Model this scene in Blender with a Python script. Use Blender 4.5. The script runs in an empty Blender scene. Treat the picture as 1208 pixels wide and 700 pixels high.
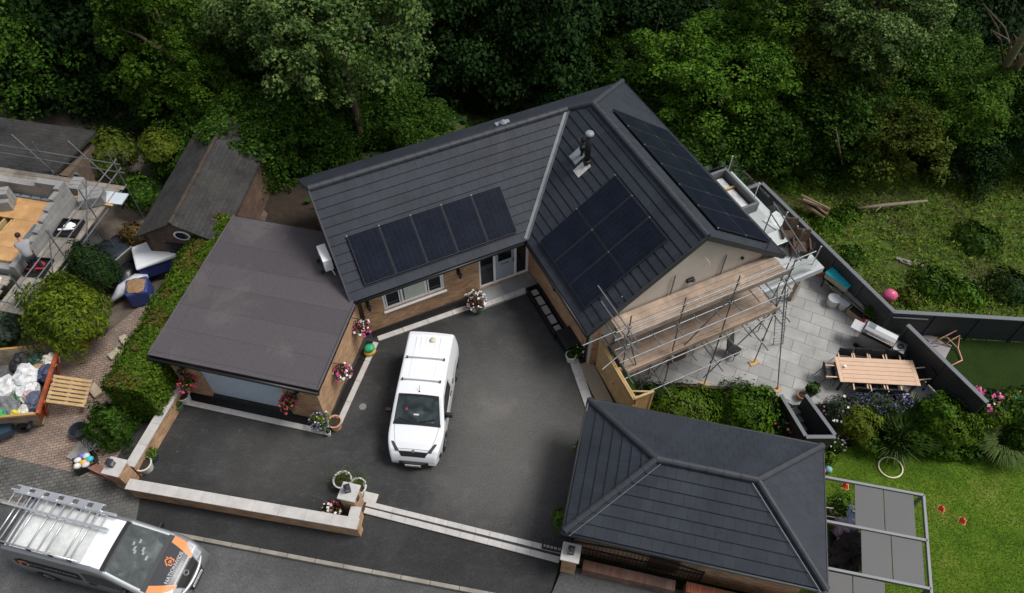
import bpy, bmesh, math, random
import numpy as np
from mathutils import Vector, Matrix, noise as mnoise
R=math.radians
sc=bpy.context.scene; COL=sc.collection
rnd=random.Random(7)
# ---------------------------------------------------------------- camera calibration (survey of the place)
CAMH=23.0; TH=R(52.1); FPX=870.0
def ray(u,v):
    x=(u-604)/FPX; y=-(v-350)/FPX
    return Vector((x, math.cos(TH)+y*math.sin(TH), -math.sin(TH)+y*math.cos(TH)))
def P(u,v,z=0.0):
    d=ray(u,v); t=(z-CAMH)/d.z
    return Vector((d.x*t,d.y*t,z))
# ---------------------------------------------------------------- mesh builder
class MB:
    def __init__(s): s.v=[];s.f=[];s.mi=[];s.uv={}
    def add(s,vs,fs,m=0):
        o=len(s.v); s.v+= [Vector(p) for p in vs]
        for f in fs: s.f.append([o+i for i in f]); s.mi.append(m)
        return s
    def poly(s,pts,m=0,uv=None):
        if uv is not None: s.uv[len(s.f)]=uv
        return s.add(pts,[list(range(len(pts)))],m)
    def box(s,c,d,rz=0,M=None,m=0):
        hx,hy,hz=d[0]/2,d[1]/2,d[2]/2
        vs=[Vector((x,y,z)) for x in(-hx,hx) for y in(-hy,hy) for z in(-hz,hz)]
        if M is None: M=Matrix.Rotation(rz,3,'Z') if rz else Matrix.Identity(3)
        vs=[M@p+Vector(c) for p in vs]
        return s.add(vs,[[0,1,3,2],[4,6,7,5],[0,4,5,1],[2,3,7,6],[0,2,6,4],[1,5,7,3]],m)
    def bb(s,x0,x1,y0,y1,z0,z1,m=0):
        return s.box(((x0+x1)/2,(y0+y1)/2,(z0+z1)/2),(x1-x0,y1-y0,z1-z0),m=m)
    def prism(s,pts,z0,z1,m=0):
        pts=[(p[0],p[1]) for p in pts]
        a=sum(pts[i][0]*pts[(i+1)%len(pts)][1]-pts[(i+1)%len(pts)][0]*pts[i][1] for i in range(len(pts)))
        if a<0: pts=pts[::-1]
        n=len(pts)
        z1s=z1 if isinstance(z1,(list,tuple)) else [z1]*n
        if a<0 and isinstance(z1,(list,tuple)): z1s=list(z1)[::-1]
        vs=[(x,y,z0) for x,y in pts]+[(x,y,zz) for (x,y),zz in zip(pts,z1s)]
        fs=[list(range(n))[::-1],list(range(n,2*n))]+[[i,(i+1)%n,n+(i+1)%n,n+i] for i in range(n)]
        return s.add(vs,fs,m)
    def bar(s,p0,p1,w,h,m=0,up=(0,0,1)):
        p0=Vector(p0);p1=Vector(p1);d=(p1-p0);L=d.length;x=d.normalized();u=Vector(up)
        y=u.cross(x)
        if y.length<1e-4: y=Vector((0,1,0)).cross(x)
        y.normalize(); z=x.cross(y)
        return s.box((p0+p1)/2,(L,w,h),M=Matrix((x,y,z)).transposed(),m=m)
    def tube(s,pts,r,n=8,m=0,cap=True):
        pts=[Vector(p) for p in pts]; rs=r if isinstance(r,(list,tuple)) else [r]*len(pts)
        rings=[];pu=None
        for i,p in enumerate(pts):
            a=pts[max(i-1,0)];b=pts[min(i+1,len(pts)-1)];d=(b-a).normalized()
            if pu is None: pu=Vector((0,0,1)) if abs(d.z)<.9 else Vector((1,0,0))
            x=pu.cross(d)
            if x.length<1e-5: x=Vector((0,1,0)).cross(d)
            x.normalize(); y=d.cross(x); pu=y
            rings.append([p+rs[i]*(math.cos(k*2*math.pi/n)*x+math.sin(k*2*math.pi/n)*y) for k in range(n)])
        vs=[q for rg in rings for q in rg]; fs=[]
        for i in range(len(pts)-1):
            for k in range(n): fs.append([i*n+k,i*n+(k+1)%n,(i+1)*n+(k+1)%n,(i+1)*n+k])
        if cap: fs.append(list(range(n))[::-1]); fs.append([(len(pts)-1)*n+k for k in range(n)])
        return s.add(vs,fs,m)
    def cyl(s,p0,p1,r0,r1=None,n=12,m=0): return s.tube([p0,p1],[r0,r0 if r1 is None else r1],n,m)
    def lathe(s,prof,c=(0,0,0),n=20,m=0,sy=1):
        vs=[];fs=[];c=Vector(c)
        for r,z in prof:
            for k in range(n): vs.append(c+Vector((r*math.cos(k*2*math.pi/n),sy*r*math.sin(k*2*math.pi/n),z)))
        for i in range(len(prof)-1):
            for k in range(n): fs.append([i*n+k,i*n+(k+1)%n,(i+1)*n+(k+1)%n,(i+1)*n+k])
        return s.add(vs,fs,m)
    def disc(s,c,r,n=20,m=0): return s.add([Vector(c)+Vector((r*math.cos(k*2*math.pi/n),r*math.sin(k*2*math.pi/n),0)) for k in range(n)],[list(range(n))],m)
    def blob(s,c,r,amp=.2,seed=0,sub=3,freq=1.6,flat=None,m=0):
        bm=bmesh.new(); bmesh.ops.create_icosphere(bm,subdivisions=sub,radius=1)
        r=(r,r,r) if not isinstance(r,(list,tuple)) else r
        vs=[]
        for v in bm.verts:
            k=1+amp*mnoise.noise(v.co*freq+Vector((seed*3.7,seed*1.3,-seed)))+amp*.4*mnoise.noise(v.co*freq*3+Vector((seed,5,seed)))
            q=Vector((v.co.x*r[0]*k,v.co.y*r[1]*k,v.co.z*r[2]*k))
            if flat is not None: q.z=max(q.z,flat)
            vs.append(q+Vector(c))
        fs=[[v.index for v in f.verts] for f in bm.faces]; bm.free()
        return s.add(vs,fs,m)
def xform(mb,M):
    mb.v=[M@p for p in mb.v]; return mb
ROOTM={}
def rootmat(o):
    while o.parent: o=o.parent
    return ROOTM.get(o.name,Matrix.Identity(4))
def mesh_from(mb,name,world=None):
    me=bpy.data.meshes.new(name)
    vs=mb.v
    if world is not None:
        inv=world.inverted(); vs=[inv@p for p in vs]
    me.from_pydata([tuple(p) for p in vs],[],mb.f); me.update()
    uvl=me.uv_layers.new(name='UVMap')
    Z=Vector((0,0,1))
    for poly in me.polygons:
        cu=mb.uv.get(poly.index)
        if cu is not None:
            for li,q in zip(poly.loop_indices,cu): uvl.data[li].uv=q
            continue
        n=poly.normal
        if abs(n.z)>.995: t=Vector((1,0,0)); b=Vector((0,1,0))
        else: t=Z.cross(n).normalized(); b=n.cross(t)
        for li in poly.loop_indices:
            p=me.vertices[me.loops[li].vertex_index].co
            uvl.data[li].uv=(p.dot(t),p.dot(b))
    return me
SPLIT={'verge_trim','side_pane','orange_stripe','casement','windscreen_trim','door_seam','fascia','gutter','downpipe','soffit','roof_light','timber_batten','apron','rail','hip_flashing','side_rim','joist','capping','floor_deck','coupler','sole_board','flue_cap','wiper','edge_timber'}
def pieces(mb):
    par=list(range(len(mb.v)))
    def fd(i):
        while par[i]!=i: par[i]=par[par[i]]; i=par[i]
        return i
    for f in mb.f:
        for i in f[1:]: par[fd(i)]=fd(f[0])
    out={}
    for k_,f in enumerate(mb.f): out.setdefault(fd(f[0]),[]).append(k_)
    for ks in out.values():
        n=MB(); ids={}
        for k_ in ks:
            g=[]
            for i in mb.f[k_]:
                if i not in ids: ids[i]=len(n.v); n.v.append(mb.v[i])
                g.append(ids[i])
            if k_ in mb.uv: n.uv[len(n.f)]=mb.uv[k_]
            n.f.append(g); n.mi.append(mb.mi[k_])
        yield n
def obj(name,mb,mat,parent=None,world=False,smooth=False,bevel=0,loc=None,rz=0):
    if name in SPLIT and parent is not None:
        ps=list(pieces(mb))
        if len(ps)>1:
            for q in ps: o=obj1(name,q,mat,parent,world,smooth,bevel,loc,rz)
            return o
    return obj1(name,mb,mat,parent,world,smooth,bevel,loc,rz)
def obj1(name,mb,mat,parent=None,world=False,smooth=False,bevel=0,loc=None,rz=0):
    me=mesh_from(mb,name,rootmat(parent) if (world and parent) else None)
    mats=mat if isinstance(mat,(list,tuple)) else [mat]
    for m in mats: me.materials.append(m)
    if len(mats)>1: me.polygons.foreach_set('material_index',mb.mi)
    if smooth: me.shade_smooth()
    o=bpy.data.objects.new(name,me); COL.objects.link(o)
    if parent: o.parent=parent
    if loc is not None: o.location=loc; o.rotation_euler=(0,0,rz); ROOTM[o.name]=Matrix.Translation(Vector(loc))@Matrix.Rotation(rz,4,'Z')
    if bevel:
        b=o.modifiers.new('bevel','BEVEL'); b.width=bevel; b.segments=2; b.limit_method='ANGLE'; b.angle_limit=R(40); b.harden_normals=False
    if smooth and mb.f and smooth=='auto':
        pass
    return o
def thing(name,label,cat,loc=(0,0,0),rz=0,group=None,M=None):
    o=bpy.data.objects.new(name,None); COL.objects.link(o); o.empty_display_size=.2
    if M is None: M=Matrix.Translation(Vector(loc))@Matrix.Rotation(rz,4,'Z')
    o.matrix_world=M; o.location=M.to_translation(); o.rotation_euler=M.to_euler()
    ROOTM[o.name]=M.copy()
    return tag(o,label,cat,group)
def tag(o,label,cat,group=None):
    o['label']=label; o['category']=cat
    if group: o['group']=group
    return o
def solo(name,label,cat,mb,mat,loc=(0,0,0),rz=0,group=None,**k):
    return tag(obj(name,mb,mat,loc=loc,rz=rz,**k),label,cat,group)
def struct(name,mb,mat,kind='structure',**k):
    o=obj(name,mb,mat,**k); o['kind']=kind; return o
def dup(root,label=None,loc=None,rz=None,M=None,scale=None,group=None):
    r=root.copy(); COL.objects.link(r)
    if M is not None: r.matrix_world=M; r.location=M.to_translation(); r.rotation_euler=M.to_euler()
    if loc is not None: r.location=loc
    if rz is not None: r.rotation_euler=(0,0,rz)
    if scale is not None: r.scale=scale
    if label: r['label']=label
    if group: r['group']=group
    ROOTM[r.name]=M.copy() if M is not None else Matrix.Translation(r.location)@r.rotation_euler.to_matrix().to_4x4()
    def kids(src,dst):
        for ch in list(src.children):
            c=ch.copy(); COL.objects.link(c); c.parent=dst; kids(ch,c)
    kids(root,r)
    return r
# ---------------------------------------------------------------- materials
MATS={}
def nt(name):
    m=bpy.data.materials.new(name); m.use_nodes=True; t=m.node_tree; b=t.nodes['Principled BSDF']; return m,t,b
def N(t,typ,**k):
    n=t.nodes.new(typ)
    for a,v in k.items():
        if a in n.inputs: n.inputs[a].default_value=v
        else: setattr(n,a,v)
    return n
def ramp(t,fac,stops):
    r=t.nodes.new('ShaderNodeValToRGB'); e=r.color_ramp.elements
    while len(e)<len(stops): e.new(.5)
    for el,(p,c) in zip(e,stops): el.position=p; el.color=(*c,1) if len(c)==3 else c
    t.links.new(fac,r.inputs[0]); return r.outputs[0]
def g3(v): return (v,v,v)
def pm(name,col,rough=.7,var=.2,scale=2.0,bump=.15,bscale=40,metal=0,spec=.4,stain=0,coat=0,coord='Object'):
    if name in MATS: return MATS[name]
    m,t,b=nt(name); L=t.links
    tc=N(t,'ShaderNodeTexCoord')
    n1=N(t,'ShaderNodeTexNoise',Scale=scale,Detail=6.0,Roughness=.65); L.new(tc.outputs[coord],n1.inputs['Vector'])
    mx=N(t,'ShaderNodeMix',data_type='RGBA',blend_type='MULTIPLY'); mx.inputs[0].default_value=1
    mx.inputs[6].default_value=(*col,1)
    c=ramp(t,n1.outputs[0],[(.25,g3(1-var)),(.75,g3(1+var))]); L.new(c,mx.inputs[7]); out=mx.outputs[2]
    if stain:
        n2=N(t,'ShaderNodeTexNoise',Scale=scale*.25,Detail=8.0,Roughness=.7); L.new(tc.outputs[coord],n2.inputs['Vector'])
        m2=N(t,'ShaderNodeMix',data_type='RGBA',blend_type='MULTIPLY'); m2.inputs[0].default_value=1
        c2=ramp(t,n2.outputs[0],[(.35,g3(1-stain)),(.6,g3(1.0)),(.75,g3(1+stain*.5))]); L.new(out,m2.inputs[6]); L.new(c2,m2.inputs[7]); out=m2.outputs[2]
    L.new(out,b.inputs['Base Color'])
    b.inputs['Roughness'].default_value=rough; b.inputs['Metallic'].default_value=metal; b.inputs['Specular IOR Level'].default_value=spec
    if coat: b.inputs['Coat Weight'].default_value=coat; b.inputs['Coat Roughness'].default_value=.08
    if bump:
        nb=N(t,'ShaderNodeTexNoise',Scale=bscale,Detail=4.0); L.new(tc.outputs[coord],nb.inputs['Vector'])
        bp=N(t,'ShaderNodeBump',Strength=bump,Distance=.01); L.new(nb.outputs[0],bp.inputs['Height']); L.new(bp.outputs[0],b.inputs['Normal'])
    MATS[name]=m; return m
def brickmat(name,c1,c2,mortar,loc=(0,0,0),w=.225,h=.075,mort=.012,rough=.85,rot=0,bump=.5,var=.25,offset=.5,scale_noise=1.2,squash=0,bias=0,dirt=None,spec=.2):
    if name in MATS: return MATS[name]
    m,t,b=nt(name); L=t.links
    tc=N(t,'ShaderNodeTexCoord'); mp=N(t,'ShaderNodeMapping'); mp.inputs['Rotation'].default_value=(0,0,rot); mp.inputs['Location'].default_value=loc; L.new(tc.outputs['UV'],mp.inputs[0])
    br=N(t,'ShaderNodeTexBrick',offset=offset); br.inputs['Color1'].default_value=(*c1,1); br.inputs['Color2'].default_value=(*c2,1); br.inputs['Mortar'].default_value=(*mortar,1)
    br.inputs['Scale'].default_value=1; br.inputs['Brick Width'].default_value=w; br.inputs['Row Height'].default_value=h; br.inputs['Mortar Size'].default_value=mort; br.inputs['Mortar Smooth'].default_value=.2; br.inputs['Bias'].default_value=bias
    L.new(mp.outputs[0],br.inputs[0])
    n1=N(t,'ShaderNodeTexNoise',Scale=scale_noise,Detail=8.0,Roughness=.7); L.new(tc.outputs['Object'],n1.inputs['Vector'])
    mx=N(t,'ShaderNodeMix',data_type='RGBA',blend_type='MULTIPLY'); mx.inputs[0].default_value=1
    L.new(br.outputs['Color'],mx.inputs[6]); L.new(ramp(t,n1.outputs[0],[(.3,g3(1-var)),(.7,g3(1+var))]),mx.inputs[7]); out=mx.outputs[2]
    if dirt:
        n2=N(t,'ShaderNodeTexNoise',Scale=.35,Detail=9.0,Roughness=.72); L.new(tc.outputs['Object'],n2.inputs['Vector'])
        m2=N(t,'ShaderNodeMix',data_type='RGBA'); L.new(ramp(t,n2.outputs[0],[(.45,g3(0)),(.72,g3(.8))]),m2.inputs[0]); L.new(out,m2.inputs[6]); m2.inputs[7].default_value=(*dirt,1); out=m2.outputs[2]
    L.new(out,b.inputs['Base Color']); b.inputs['Roughness'].default_value=rough; b.inputs['Specular IOR Level'].default_value=spec
    if bump:
        bp=N(t,'ShaderNodeBump',Strength=bump,Distance=.008,invert=True); L.new(br.outputs['Fac'],bp.inputs['Height']); L.new(bp.outputs[0],b.inputs['Normal'])
    MATS[name]=m; return m
def leafmat(name,c1,c2,rough=.6,trans=.16,spec=.08,nscale=.5):
    if name in MATS: return MATS[name]
    m,t,b=nt(name); L=t.links
    g=N(t,'ShaderNodeNewGeometry'); tc=N(t,'ShaderNodeTexCoord'); oi=N(t,'ShaderNodeObjectInfo')
    n1=N(t,'ShaderNodeTexNoise',Scale=nscale,Detail=3.0); L.new(tc.outputs['Object'],n1.inputs['Vector'])
    ad=N(t,'ShaderNodeMath',operation='ADD'); L.new(g.outputs['Random Per Island'],ad.inputs[0]); L.new(n1.outputs[0],ad.inputs[1])
    c=ramp(t,ad.outputs[0],[(.35,c1),(1.0,c2),]) 
    ml=N(t,'ShaderNodeMath',operation='MULTIPLY_ADD'); L.new(ad.outputs[0],ml.inputs[0]); ml.inputs[1].default_value=.62; ml.inputs[2].default_value=-.02
    rr=c.node; L.new(ml.outputs[0],rr.inputs[0])
    hs=N(t,'ShaderNodeHueSaturation'); L.new(c,hs.inputs['Color'])
    mv=N(t,'ShaderNodeMath',operation='MULTIPLY_ADD'); L.new(oi.outputs['Random'],mv.inputs[0]); mv.inputs[1].default_value=.35; mv.inputs[2].default_value=.83; L.new(mv.outputs[0],hs.inputs['Value'])
    L.new(hs.outputs[0],b.inputs['Base Color']); b.inputs['Roughness'].default_value=rough; b.inputs['Specular IOR Level'].default_value=spec
    tr=N(t,'ShaderNodeBsdfTranslucent'); L.new(hs.outputs[0],tr.inputs['Color'])
    ms=N(t,'ShaderNodeMixShader'); ms.inputs[0].default_value=trans; L.new(b.outputs[0],ms.inputs[1]); L.new(tr.outputs[0],ms.inputs[2])
    L.new(ms.outputs[0],t.nodes['Material Output'].inputs['Surface'])
    MATS[name]=m; return m
def glassmat(name,tint=(.8,.9,.88),alpha=.25,rough=.03):
    if name in MATS: return MATS[name]
    m,t,b=nt(name); L=t.links
    gl=N(t,'ShaderNodeBsdfGlossy'); gl.inputs['Roughness'].default_value=rough
    tr=N(t,'ShaderNodeBsdfTransparent'); tr.inputs['Color'].default_value=(*tint,1)
    fr=N(t,'ShaderNodeFresnel'); fr.inputs[0].default_value=1.5
    md=N(t,'ShaderNodeMath',operation='ADD'); L.new(fr.outputs[0],md.inputs[0]); md.inputs[1].default_value=alpha
    ms=N(t,'ShaderNodeMixShader'); L.new(md.outputs[0],ms.inputs[0]); L.new(tr.outputs[0],ms.inputs[1]); L.new(gl.outputs[0],ms.inputs[2])
    L.new(ms.outputs[0],t.nodes['Material Output'].inputs['Surface']); MATS[name]=m; return m
tarmac=None
def tarmac_mat(name,base,streak,wear=()):
    m,t,b=nt(name); L=t.links; tc=N(t,'ShaderNodeTexCoord')
    big=N(t,'ShaderNodeTexNoise',Scale=.28,Detail=9.0,Roughness=.68); L.new(tc.outputs['Object'],big.inputs['Vector'])
    fine=N(t,'ShaderNodeTexNoise',Scale=22.0,Detail=6.0,Roughness=.85); L.new(tc.outputs['Object'],fine.inputs['Vector'])
    mp=N(t,'ShaderNodeMapping'); mp.inputs['Scale'].default_value=(1.0,2.2,1); mp.inputs['Rotation'].default_value=(0,0,.5); L.new(tc.outputs['Object'],mp.inputs[0])
    sm=N(t,'ShaderNodeTexNoise',Scale=1.6,Detail=10.0,Roughness=.8,Distortion=1.2); L.new(mp.outputs[0],sm.inputs['Vector'])
    spk=N(t,'ShaderNodeTexVoronoi',Scale=1.3); L.new(tc.outputs['Object'],spk.inputs['Vector'])
    c=ramp(t,big.outputs[0],[(.3,g3(base*.7)),(.5,g3(base)),(.68,g3(base*1.75))])
    for wp in wear:
        dm=N(t,'ShaderNodeVectorMath',operation='DISTANCE'); dm.inputs[1].default_value=(wp[0],wp[1],0); wn=N(t,'ShaderNodeTexNoise',Scale=.55,Detail=9.0,Roughness=.7); L.new(tc.outputs['Object'],wn.inputs['Vector']); va=N(t,'ShaderNodeVectorMath',operation='MULTIPLY_ADD'); va.inputs[1].default_value=(3.2,3.2,0); L.new(wn.outputs['Color'],va.inputs[0]); L.new(tc.outputs['Object'],va.inputs[2]); vo=N(t,'ShaderNodeVectorMath',operation='SUBTRACT'); vo.inputs[1].default_value=(1.6,1.6,0); L.new(va.outputs[0],vo.inputs[0]); L.new(vo.outputs[0],dm.inputs[0])
        wx=N(t,'ShaderNodeMix',data_type='RGBA'); L.new(ramp(t,dm.outputs['Value'],[(0,g3(wp[3])),(min(.99,wp[2]*.15),g3(wp[3]*.6)),(min(1,wp[2]),g3(0))]),wx.inputs[0]); L.new(c,wx.inputs[6]); wx.inputs[7].default_value=(.125,.119,.11,1); c=wx.outputs[2]
        dmv=N(t,'ShaderNodeMath',operation='MULTIPLY'); dmv.inputs[1].default_value=1/wp[4]; L.new(dm.outputs['Value'],dmv.inputs[0]); L.new(dmv.outputs[0],c.node.inputs[0].links[0].from_node.inputs[0])
    m1=N(t,'ShaderNodeMix',data_type='RGBA'); L.new(ramp(t,sm.outputs[0],[(.5,g3(0)),(.62,g3(streak*.35)),(.78,g3(streak))]),m1.inputs[0]); L.new(c,m1.inputs[6]); m1.inputs[7].default_value=(.13,.13,.13,1)
    m2=N(t,'ShaderNodeMix',data_type='RGBA',blend_type='MULTIPLY'); m2.inputs[0].default_value=1; L.new(m1.outputs[2],m2.inputs[6]); L.new(ramp(t,fine.outputs[0],[(.3,g3(.4)),(.7,g3(1.75))]),m2.inputs[7])
    m3=N(t,'ShaderNodeMix',data_type='RGBA'); L.new(ramp(t,spk.outputs['Distance'],[(.0,g3(.85)),(.022,g3(0.8)),(.026,g3(0))]),m3.inputs[0]); L.new(m2.outputs[2],m3.inputs[6]); m3.inputs[7].default_value=(.22,.21,.2,1)
    L.new(m3.outputs[2],b.inputs['Base Color']); b.inputs['Roughness'].default_value=.82; b.inputs['Specular IOR Level'].default_value=.3
    bp=N(t,'ShaderNodeBump',Strength=.5,Distance=.01); L.new(fine.outputs[0],bp.inputs['Height']); L.new(bp.outputs[0],b.inputs['Normal'])
    MATS[name]=m; return m
M_drive=tarmac_mat('drive_tarmac',.029,.42,[(-.4,13.0,1,1.0,4.2),(.4,10.4,1,.8,3.0),(-1.5,9.6,1,.5,2.2),(-8,10.9,1,.35,2.6)])
M_apron=tarmac_mat('apron_tarmac',.025,.25)
M_road=tarmac_mat('road_asphalt',.07,.35)
M_pave=tarmac_mat('old_pavement',.085,.5)
M_concrete=pm('concrete',(.3,.285,.26),.85,.25,1.5,.3,30,stain=.3)
M_coping=pm('pale_coping',(.50,.475,.45),.75,.12,3,.15,60,stain=.12)
M_brick=brickmat('tan_brick',(.56,.30,.135),(.30,.125,.05),(.40,.33,.24),var=.28,mort=.014)
M_brickred=brickmat('red_brick',(.24,.085,.05),(.33,.15,.1),(.2,.17,.15),var=.4)
M_bricknew=brickmat('orange_brick',(.40,.115,.05),(.29,.075,.035),(.12,.10,.085),loc=(0,.15,0),w=.08,h=.3,var=.25)
M_render=pm('cream_render',(.52,.46,.39),.9,.06,1.2,.2,80,stain=.08)
M_white=pm('white_upvc',(.86,.86,.85),.35,.03,3,0)
M_black=pm('black_plastic',(.012,.012,.013),.4,.1,3,0)
M_grey=pm('grey_paint',(.12,.13,.14),.5,.08,3,.05)
M_anthr=pm('anthracite',(.035,.038,.042),.5,.15,2,.05,stain=.15)
M_lead=pm('lead_grey',(.22,.25,.27),.5,.2,4,.1)
M_steel=pm('galvanised',(.20,.21,.22),.5,.3,6,.1,metal=.6)
M_alu=pm('aluminium',(.62,.63,.64),.35,.1,6,0,metal=.7)
M_dglass=pm('dark_glass',(.012,.014,.015),.06,.1,1,0,spec=.8)
M_wood=pm('new_softwood',(.50,.33,.15),.75,.2,3,.2,30,stain=.2)
M_board=pm('scaffold_board',(.40,.30,.225),.85,.28,1.3,.3,30,stain=.35)
M_soil=pm('soil',(.035,.024,.016),.95,.4,6,.6,25)
M_terra=pm('terracotta',(.45,.2,.12),.8,.15,5,.1)
M_rubber=pm('rubber',(.012,.012,.012),.7,.2,5,.1)
# ================================================================ SETTING
HA=R(25.4); HO=Vector((0.688,19.169,0)); HM=Matrix.Translation(HO)@Matrix.Rotation(HA,4,'Z')
def H(a,b,z=0): return HM@Vector((a,b,z))
def toH(p): return HM.inverted()@Vector(p)
def sstep(x,a,b):
    t=min(1,max(0,(x-a)/(b-a))); return t*t*(3-2*t)
def ground_h(x,y):
    p=toH((x,y,0)); a,b=p.x,p.y
    if b>-6: lr=sstep(a,1.2,3.0)
    else: lr=sstep(x,3.2,6.0)
    d0=7.5+ (2.5 if a<-6 else 0)
    lb=sstep(b,d0,d0+11) if a<3 else 1
    h=-.25-3.5*max(lr,lb)
    far=max(0,y-30); h-=min(7,.16*far)
    r=math.hypot(x,y-20)
    if y>22 and (a>8 or b>9): h+=.25*mnoise.noise(Vector((x*.25,y*.25,0)))
    if r>70: h+=min(14,(r-70)*.12)
    return h
mb=MB(); xs=list(np.arange(-46,50.1,1.25)); ys=list(np.arange(-6,72.1,1.25))
xs=[-400,-220,-120,-75]+xs+[80,130,230,400]; ys=[-400,-200,-90,-35]+ys+[95,140,230,400]
nx=len(xs)
for y in ys:
    for x in xs: mb.v.append(Vector((x,y,ground_h(x,y))))
for j in range(len(ys)-1):
    for i in range(nx-1):
        mb.f.append([j*nx+i,j*nx+i+1,(j+1)*nx+i+1,(j+1)*nx+i]); mb.mi.append(0)
def groundmat():
    m,t,b=nt('rough_ground'); L=t.links; tc=N(t,'ShaderNodeTexCoord')
    n1=N(t,'ShaderNodeTexNoise',Scale=.3,Detail=10.0,Roughness=.75); n2=N(t,'ShaderNodeTexNoise',Scale=6.0,Detail=6.0,Roughness=.8)
    L.new(tc.outputs['Object'],n1.inputs['Vector']); L.new(tc.outputs['Object'],n2.inputs['Vector'])
    c=ramp(t,n1.outputs[0],[(.35,(.055,.042,.018)),(.5,(.06,.095,.010)),(.62,(.06,.12,.009)),(.75,(.09,.065,.028))])
    mx=N(t,'ShaderNodeMix',data_type='RGBA',blend_type='MULTIPLY'); mx.inputs[0].default_value=1; L.new(c,mx.inputs[6]); L.new(ramp(t,n2.outputs[0],[(.3,g3(.5)),(.7,g3(1.5))]),mx.inputs[7])
    L.new(mx.outputs[2],b.inputs['Base Color']); b.inputs['Roughness'].default_value=.95
    bp=N(t,'ShaderNodeBump',Strength=.9,Distance=.08); L.new(n2.outputs[0],bp.inputs['Height']); L.new(bp.outputs[0],b.inputs['Normal']); return m
M_ground=groundmat()
struct('ground',mb,M_ground,smooth=True)
def sheet(name,pts,z,mat,th=.12,kind='structure'):
    mb=MB().prism(pts,z-th,z); return struct(name,mb,mat,kind)
FA=R(-13.0)
# driveway
sheet('driveway',[P(132,548),(-12.3,14.2),(-9,18.2),H(-3,.3),H(.5,.3),H(.5,-5.5),P(735,486),(2.3,7.9),P(660,652),P(437,597),(-4.9,8.75),(-12.4,10.2)],0,M_drive,.3)
kd=(P(560,700)-P(230,637)).normalized(); kp=P(230,637); kn=Vector((-kd.y,kd.x,0))
def kl(s,o=0): q=kp+kd*s+kn*o; return (q.x,q.y)
sheet('crossover',[kl(-2.1,.13),kl(11.2,.13),(1.6,7.85),(-4.6,9.3),(-5.0,8.4),(-12.2,10.1)],-.035,M_apron,.2)
sheet('pavement',[kl(-18,.13),kl(-2.104,.13),(-12.204,10.1),(-12.9,10.1),(-16.5,10.9),(-24,12.5)],-.03,brickmat('grey_setts',(.13,.125,.115),(.09,.088,.08),(.05,.05,.045),w=.2,h=.13,mort=.015,rot=R(-13),var=.5,dirt=(.14,.135,.125)),.2)
sheet('footway',[kl(11.204,.13),kl(30,.13),(20,3.5),(12,5.2),(2.25,7.3),(1.604,7.45)],-.031,M_pave,.2)
mb=MB()
s=-18.0
while s<30:
    a=kl(s+.006,.065); b=kl(s+.906,.065); mb.bar((a[0],a[1],-.09),(b[0],b[1],-.09),.125,.16); s+=.914
struct('kerb',mb,pm('kerbstone',(.30,.27,.23),.85,.3,1.3,.3,40,stain=.25),bevel=.012)
sheet('road',[kl(-40,-.004),kl(60,-.004),kl(60,-9),kl(-40,-9)],-.145,M_road,.1)
# neighbour's paved drive
M_pavers=brickmat('block_pavers',(.33,.235,.18),(.25,.18,.145),(.10,.08,.065),w=.21,h=.105,mort=.012,rot=R(-13),var=.4,dirt=(.16,.14,.12))
sheet('paved_drive',[(-16.5,10.904),(-12.9,10.104),(-12.0,13.4),(-11.1,18.6),(-13.0,19.0),(-14.6,17.4),(-15.6,15.9),(-26,18),(-24,12.504)],-.02,M_pavers,.2)
sheet('yard',[(-26,18.004),(-15.6,15.904),(-14.6,17.404),(-13.0,19.004),(-11.0,19.0),(-9.5,27.5),(-26,31)],-.06,pm('yard_dirt',(.13,.105,.085),.95,.35,1.5,.5,20,stain=.4),.2)
sheet('back_yard',[H(-6.2,9.6),H(-6.2,6.3),H(-7.1,1.5),(-10.9,19.2),(-10.6,22.5),H(-9.5,10.5)],-.05,M_soil,.2)
# patio
PZ=-2.6
M_patio=brickmat('patio_slabs',(.40,.395,.375),(.31,.305,.295),(.15,.145,.14),w=.9,h=.6,mort=.012,rot=R(25.4-0),var=.18,bump=.3,dirt=(.22,.21,.2),scale_noise=.8)
sheet('patio',[H(.6,-4.9),H(.6,-6.2),P(745,455,PZ),P(800,452,PZ),P(905,460,PZ),P(935,478,PZ),P(1000,475,PZ),P(1122,478,PZ),H(13.0,-8.0),H(12.75,-7.6),H(12.7,.7),H(7.5,6.0),H(7.5,-4.9)],PZ,M_patio,1.3)
LZ=-3.6
def lawnmat(name,c1,c2,c3,sc_=.5):
    m,t,b=nt(name); L=t.links; tc=N(t,'ShaderNodeTexCoord')
    n1=N(t,'ShaderNodeTexNoise',Scale=sc_,Detail=9.0,Roughness=.7); n2=N(t,'ShaderNodeTexNoise',Scale=16.0,Detail=6.0,Roughness=.85)
    L.new(tc.outputs['Object'],n1.inputs['Vector']); L.new(tc.outputs['Object'],n2.inputs['Vector'])
    c=ramp(t,n1.outputs[0],[(.32,c1),(.5,c2),(.7,c3)])
    mx=N(t,'ShaderNodeMix',data_type='RGBA',blend_type='MULTIPLY'); mx.inputs[0].default_value=1; L.new(c,mx.inputs[6]); L.new(ramp(t,n2.outputs[0],[(.3,g3(.55)),(.7,g3(1.45))]),mx.inputs[7])
    L.new(mx.outputs[2],b.inputs['Base Color']); b.inputs['Roughness'].default_value=.9; b.inputs['Specular IOR Level'].default_value=.15
    bp=N(t,'ShaderNodeBump',Strength=.8,Distance=.03); L.new(n2.outputs[0],bp.inputs['Height']); L.new(bp.outputs[0],b.inputs['Normal']); MATS[name]=m; return m
M_lawn=lawnmat('lawn',(.030,.074,.005),(.078,.145,.009),(.15,.18,.028))
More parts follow.
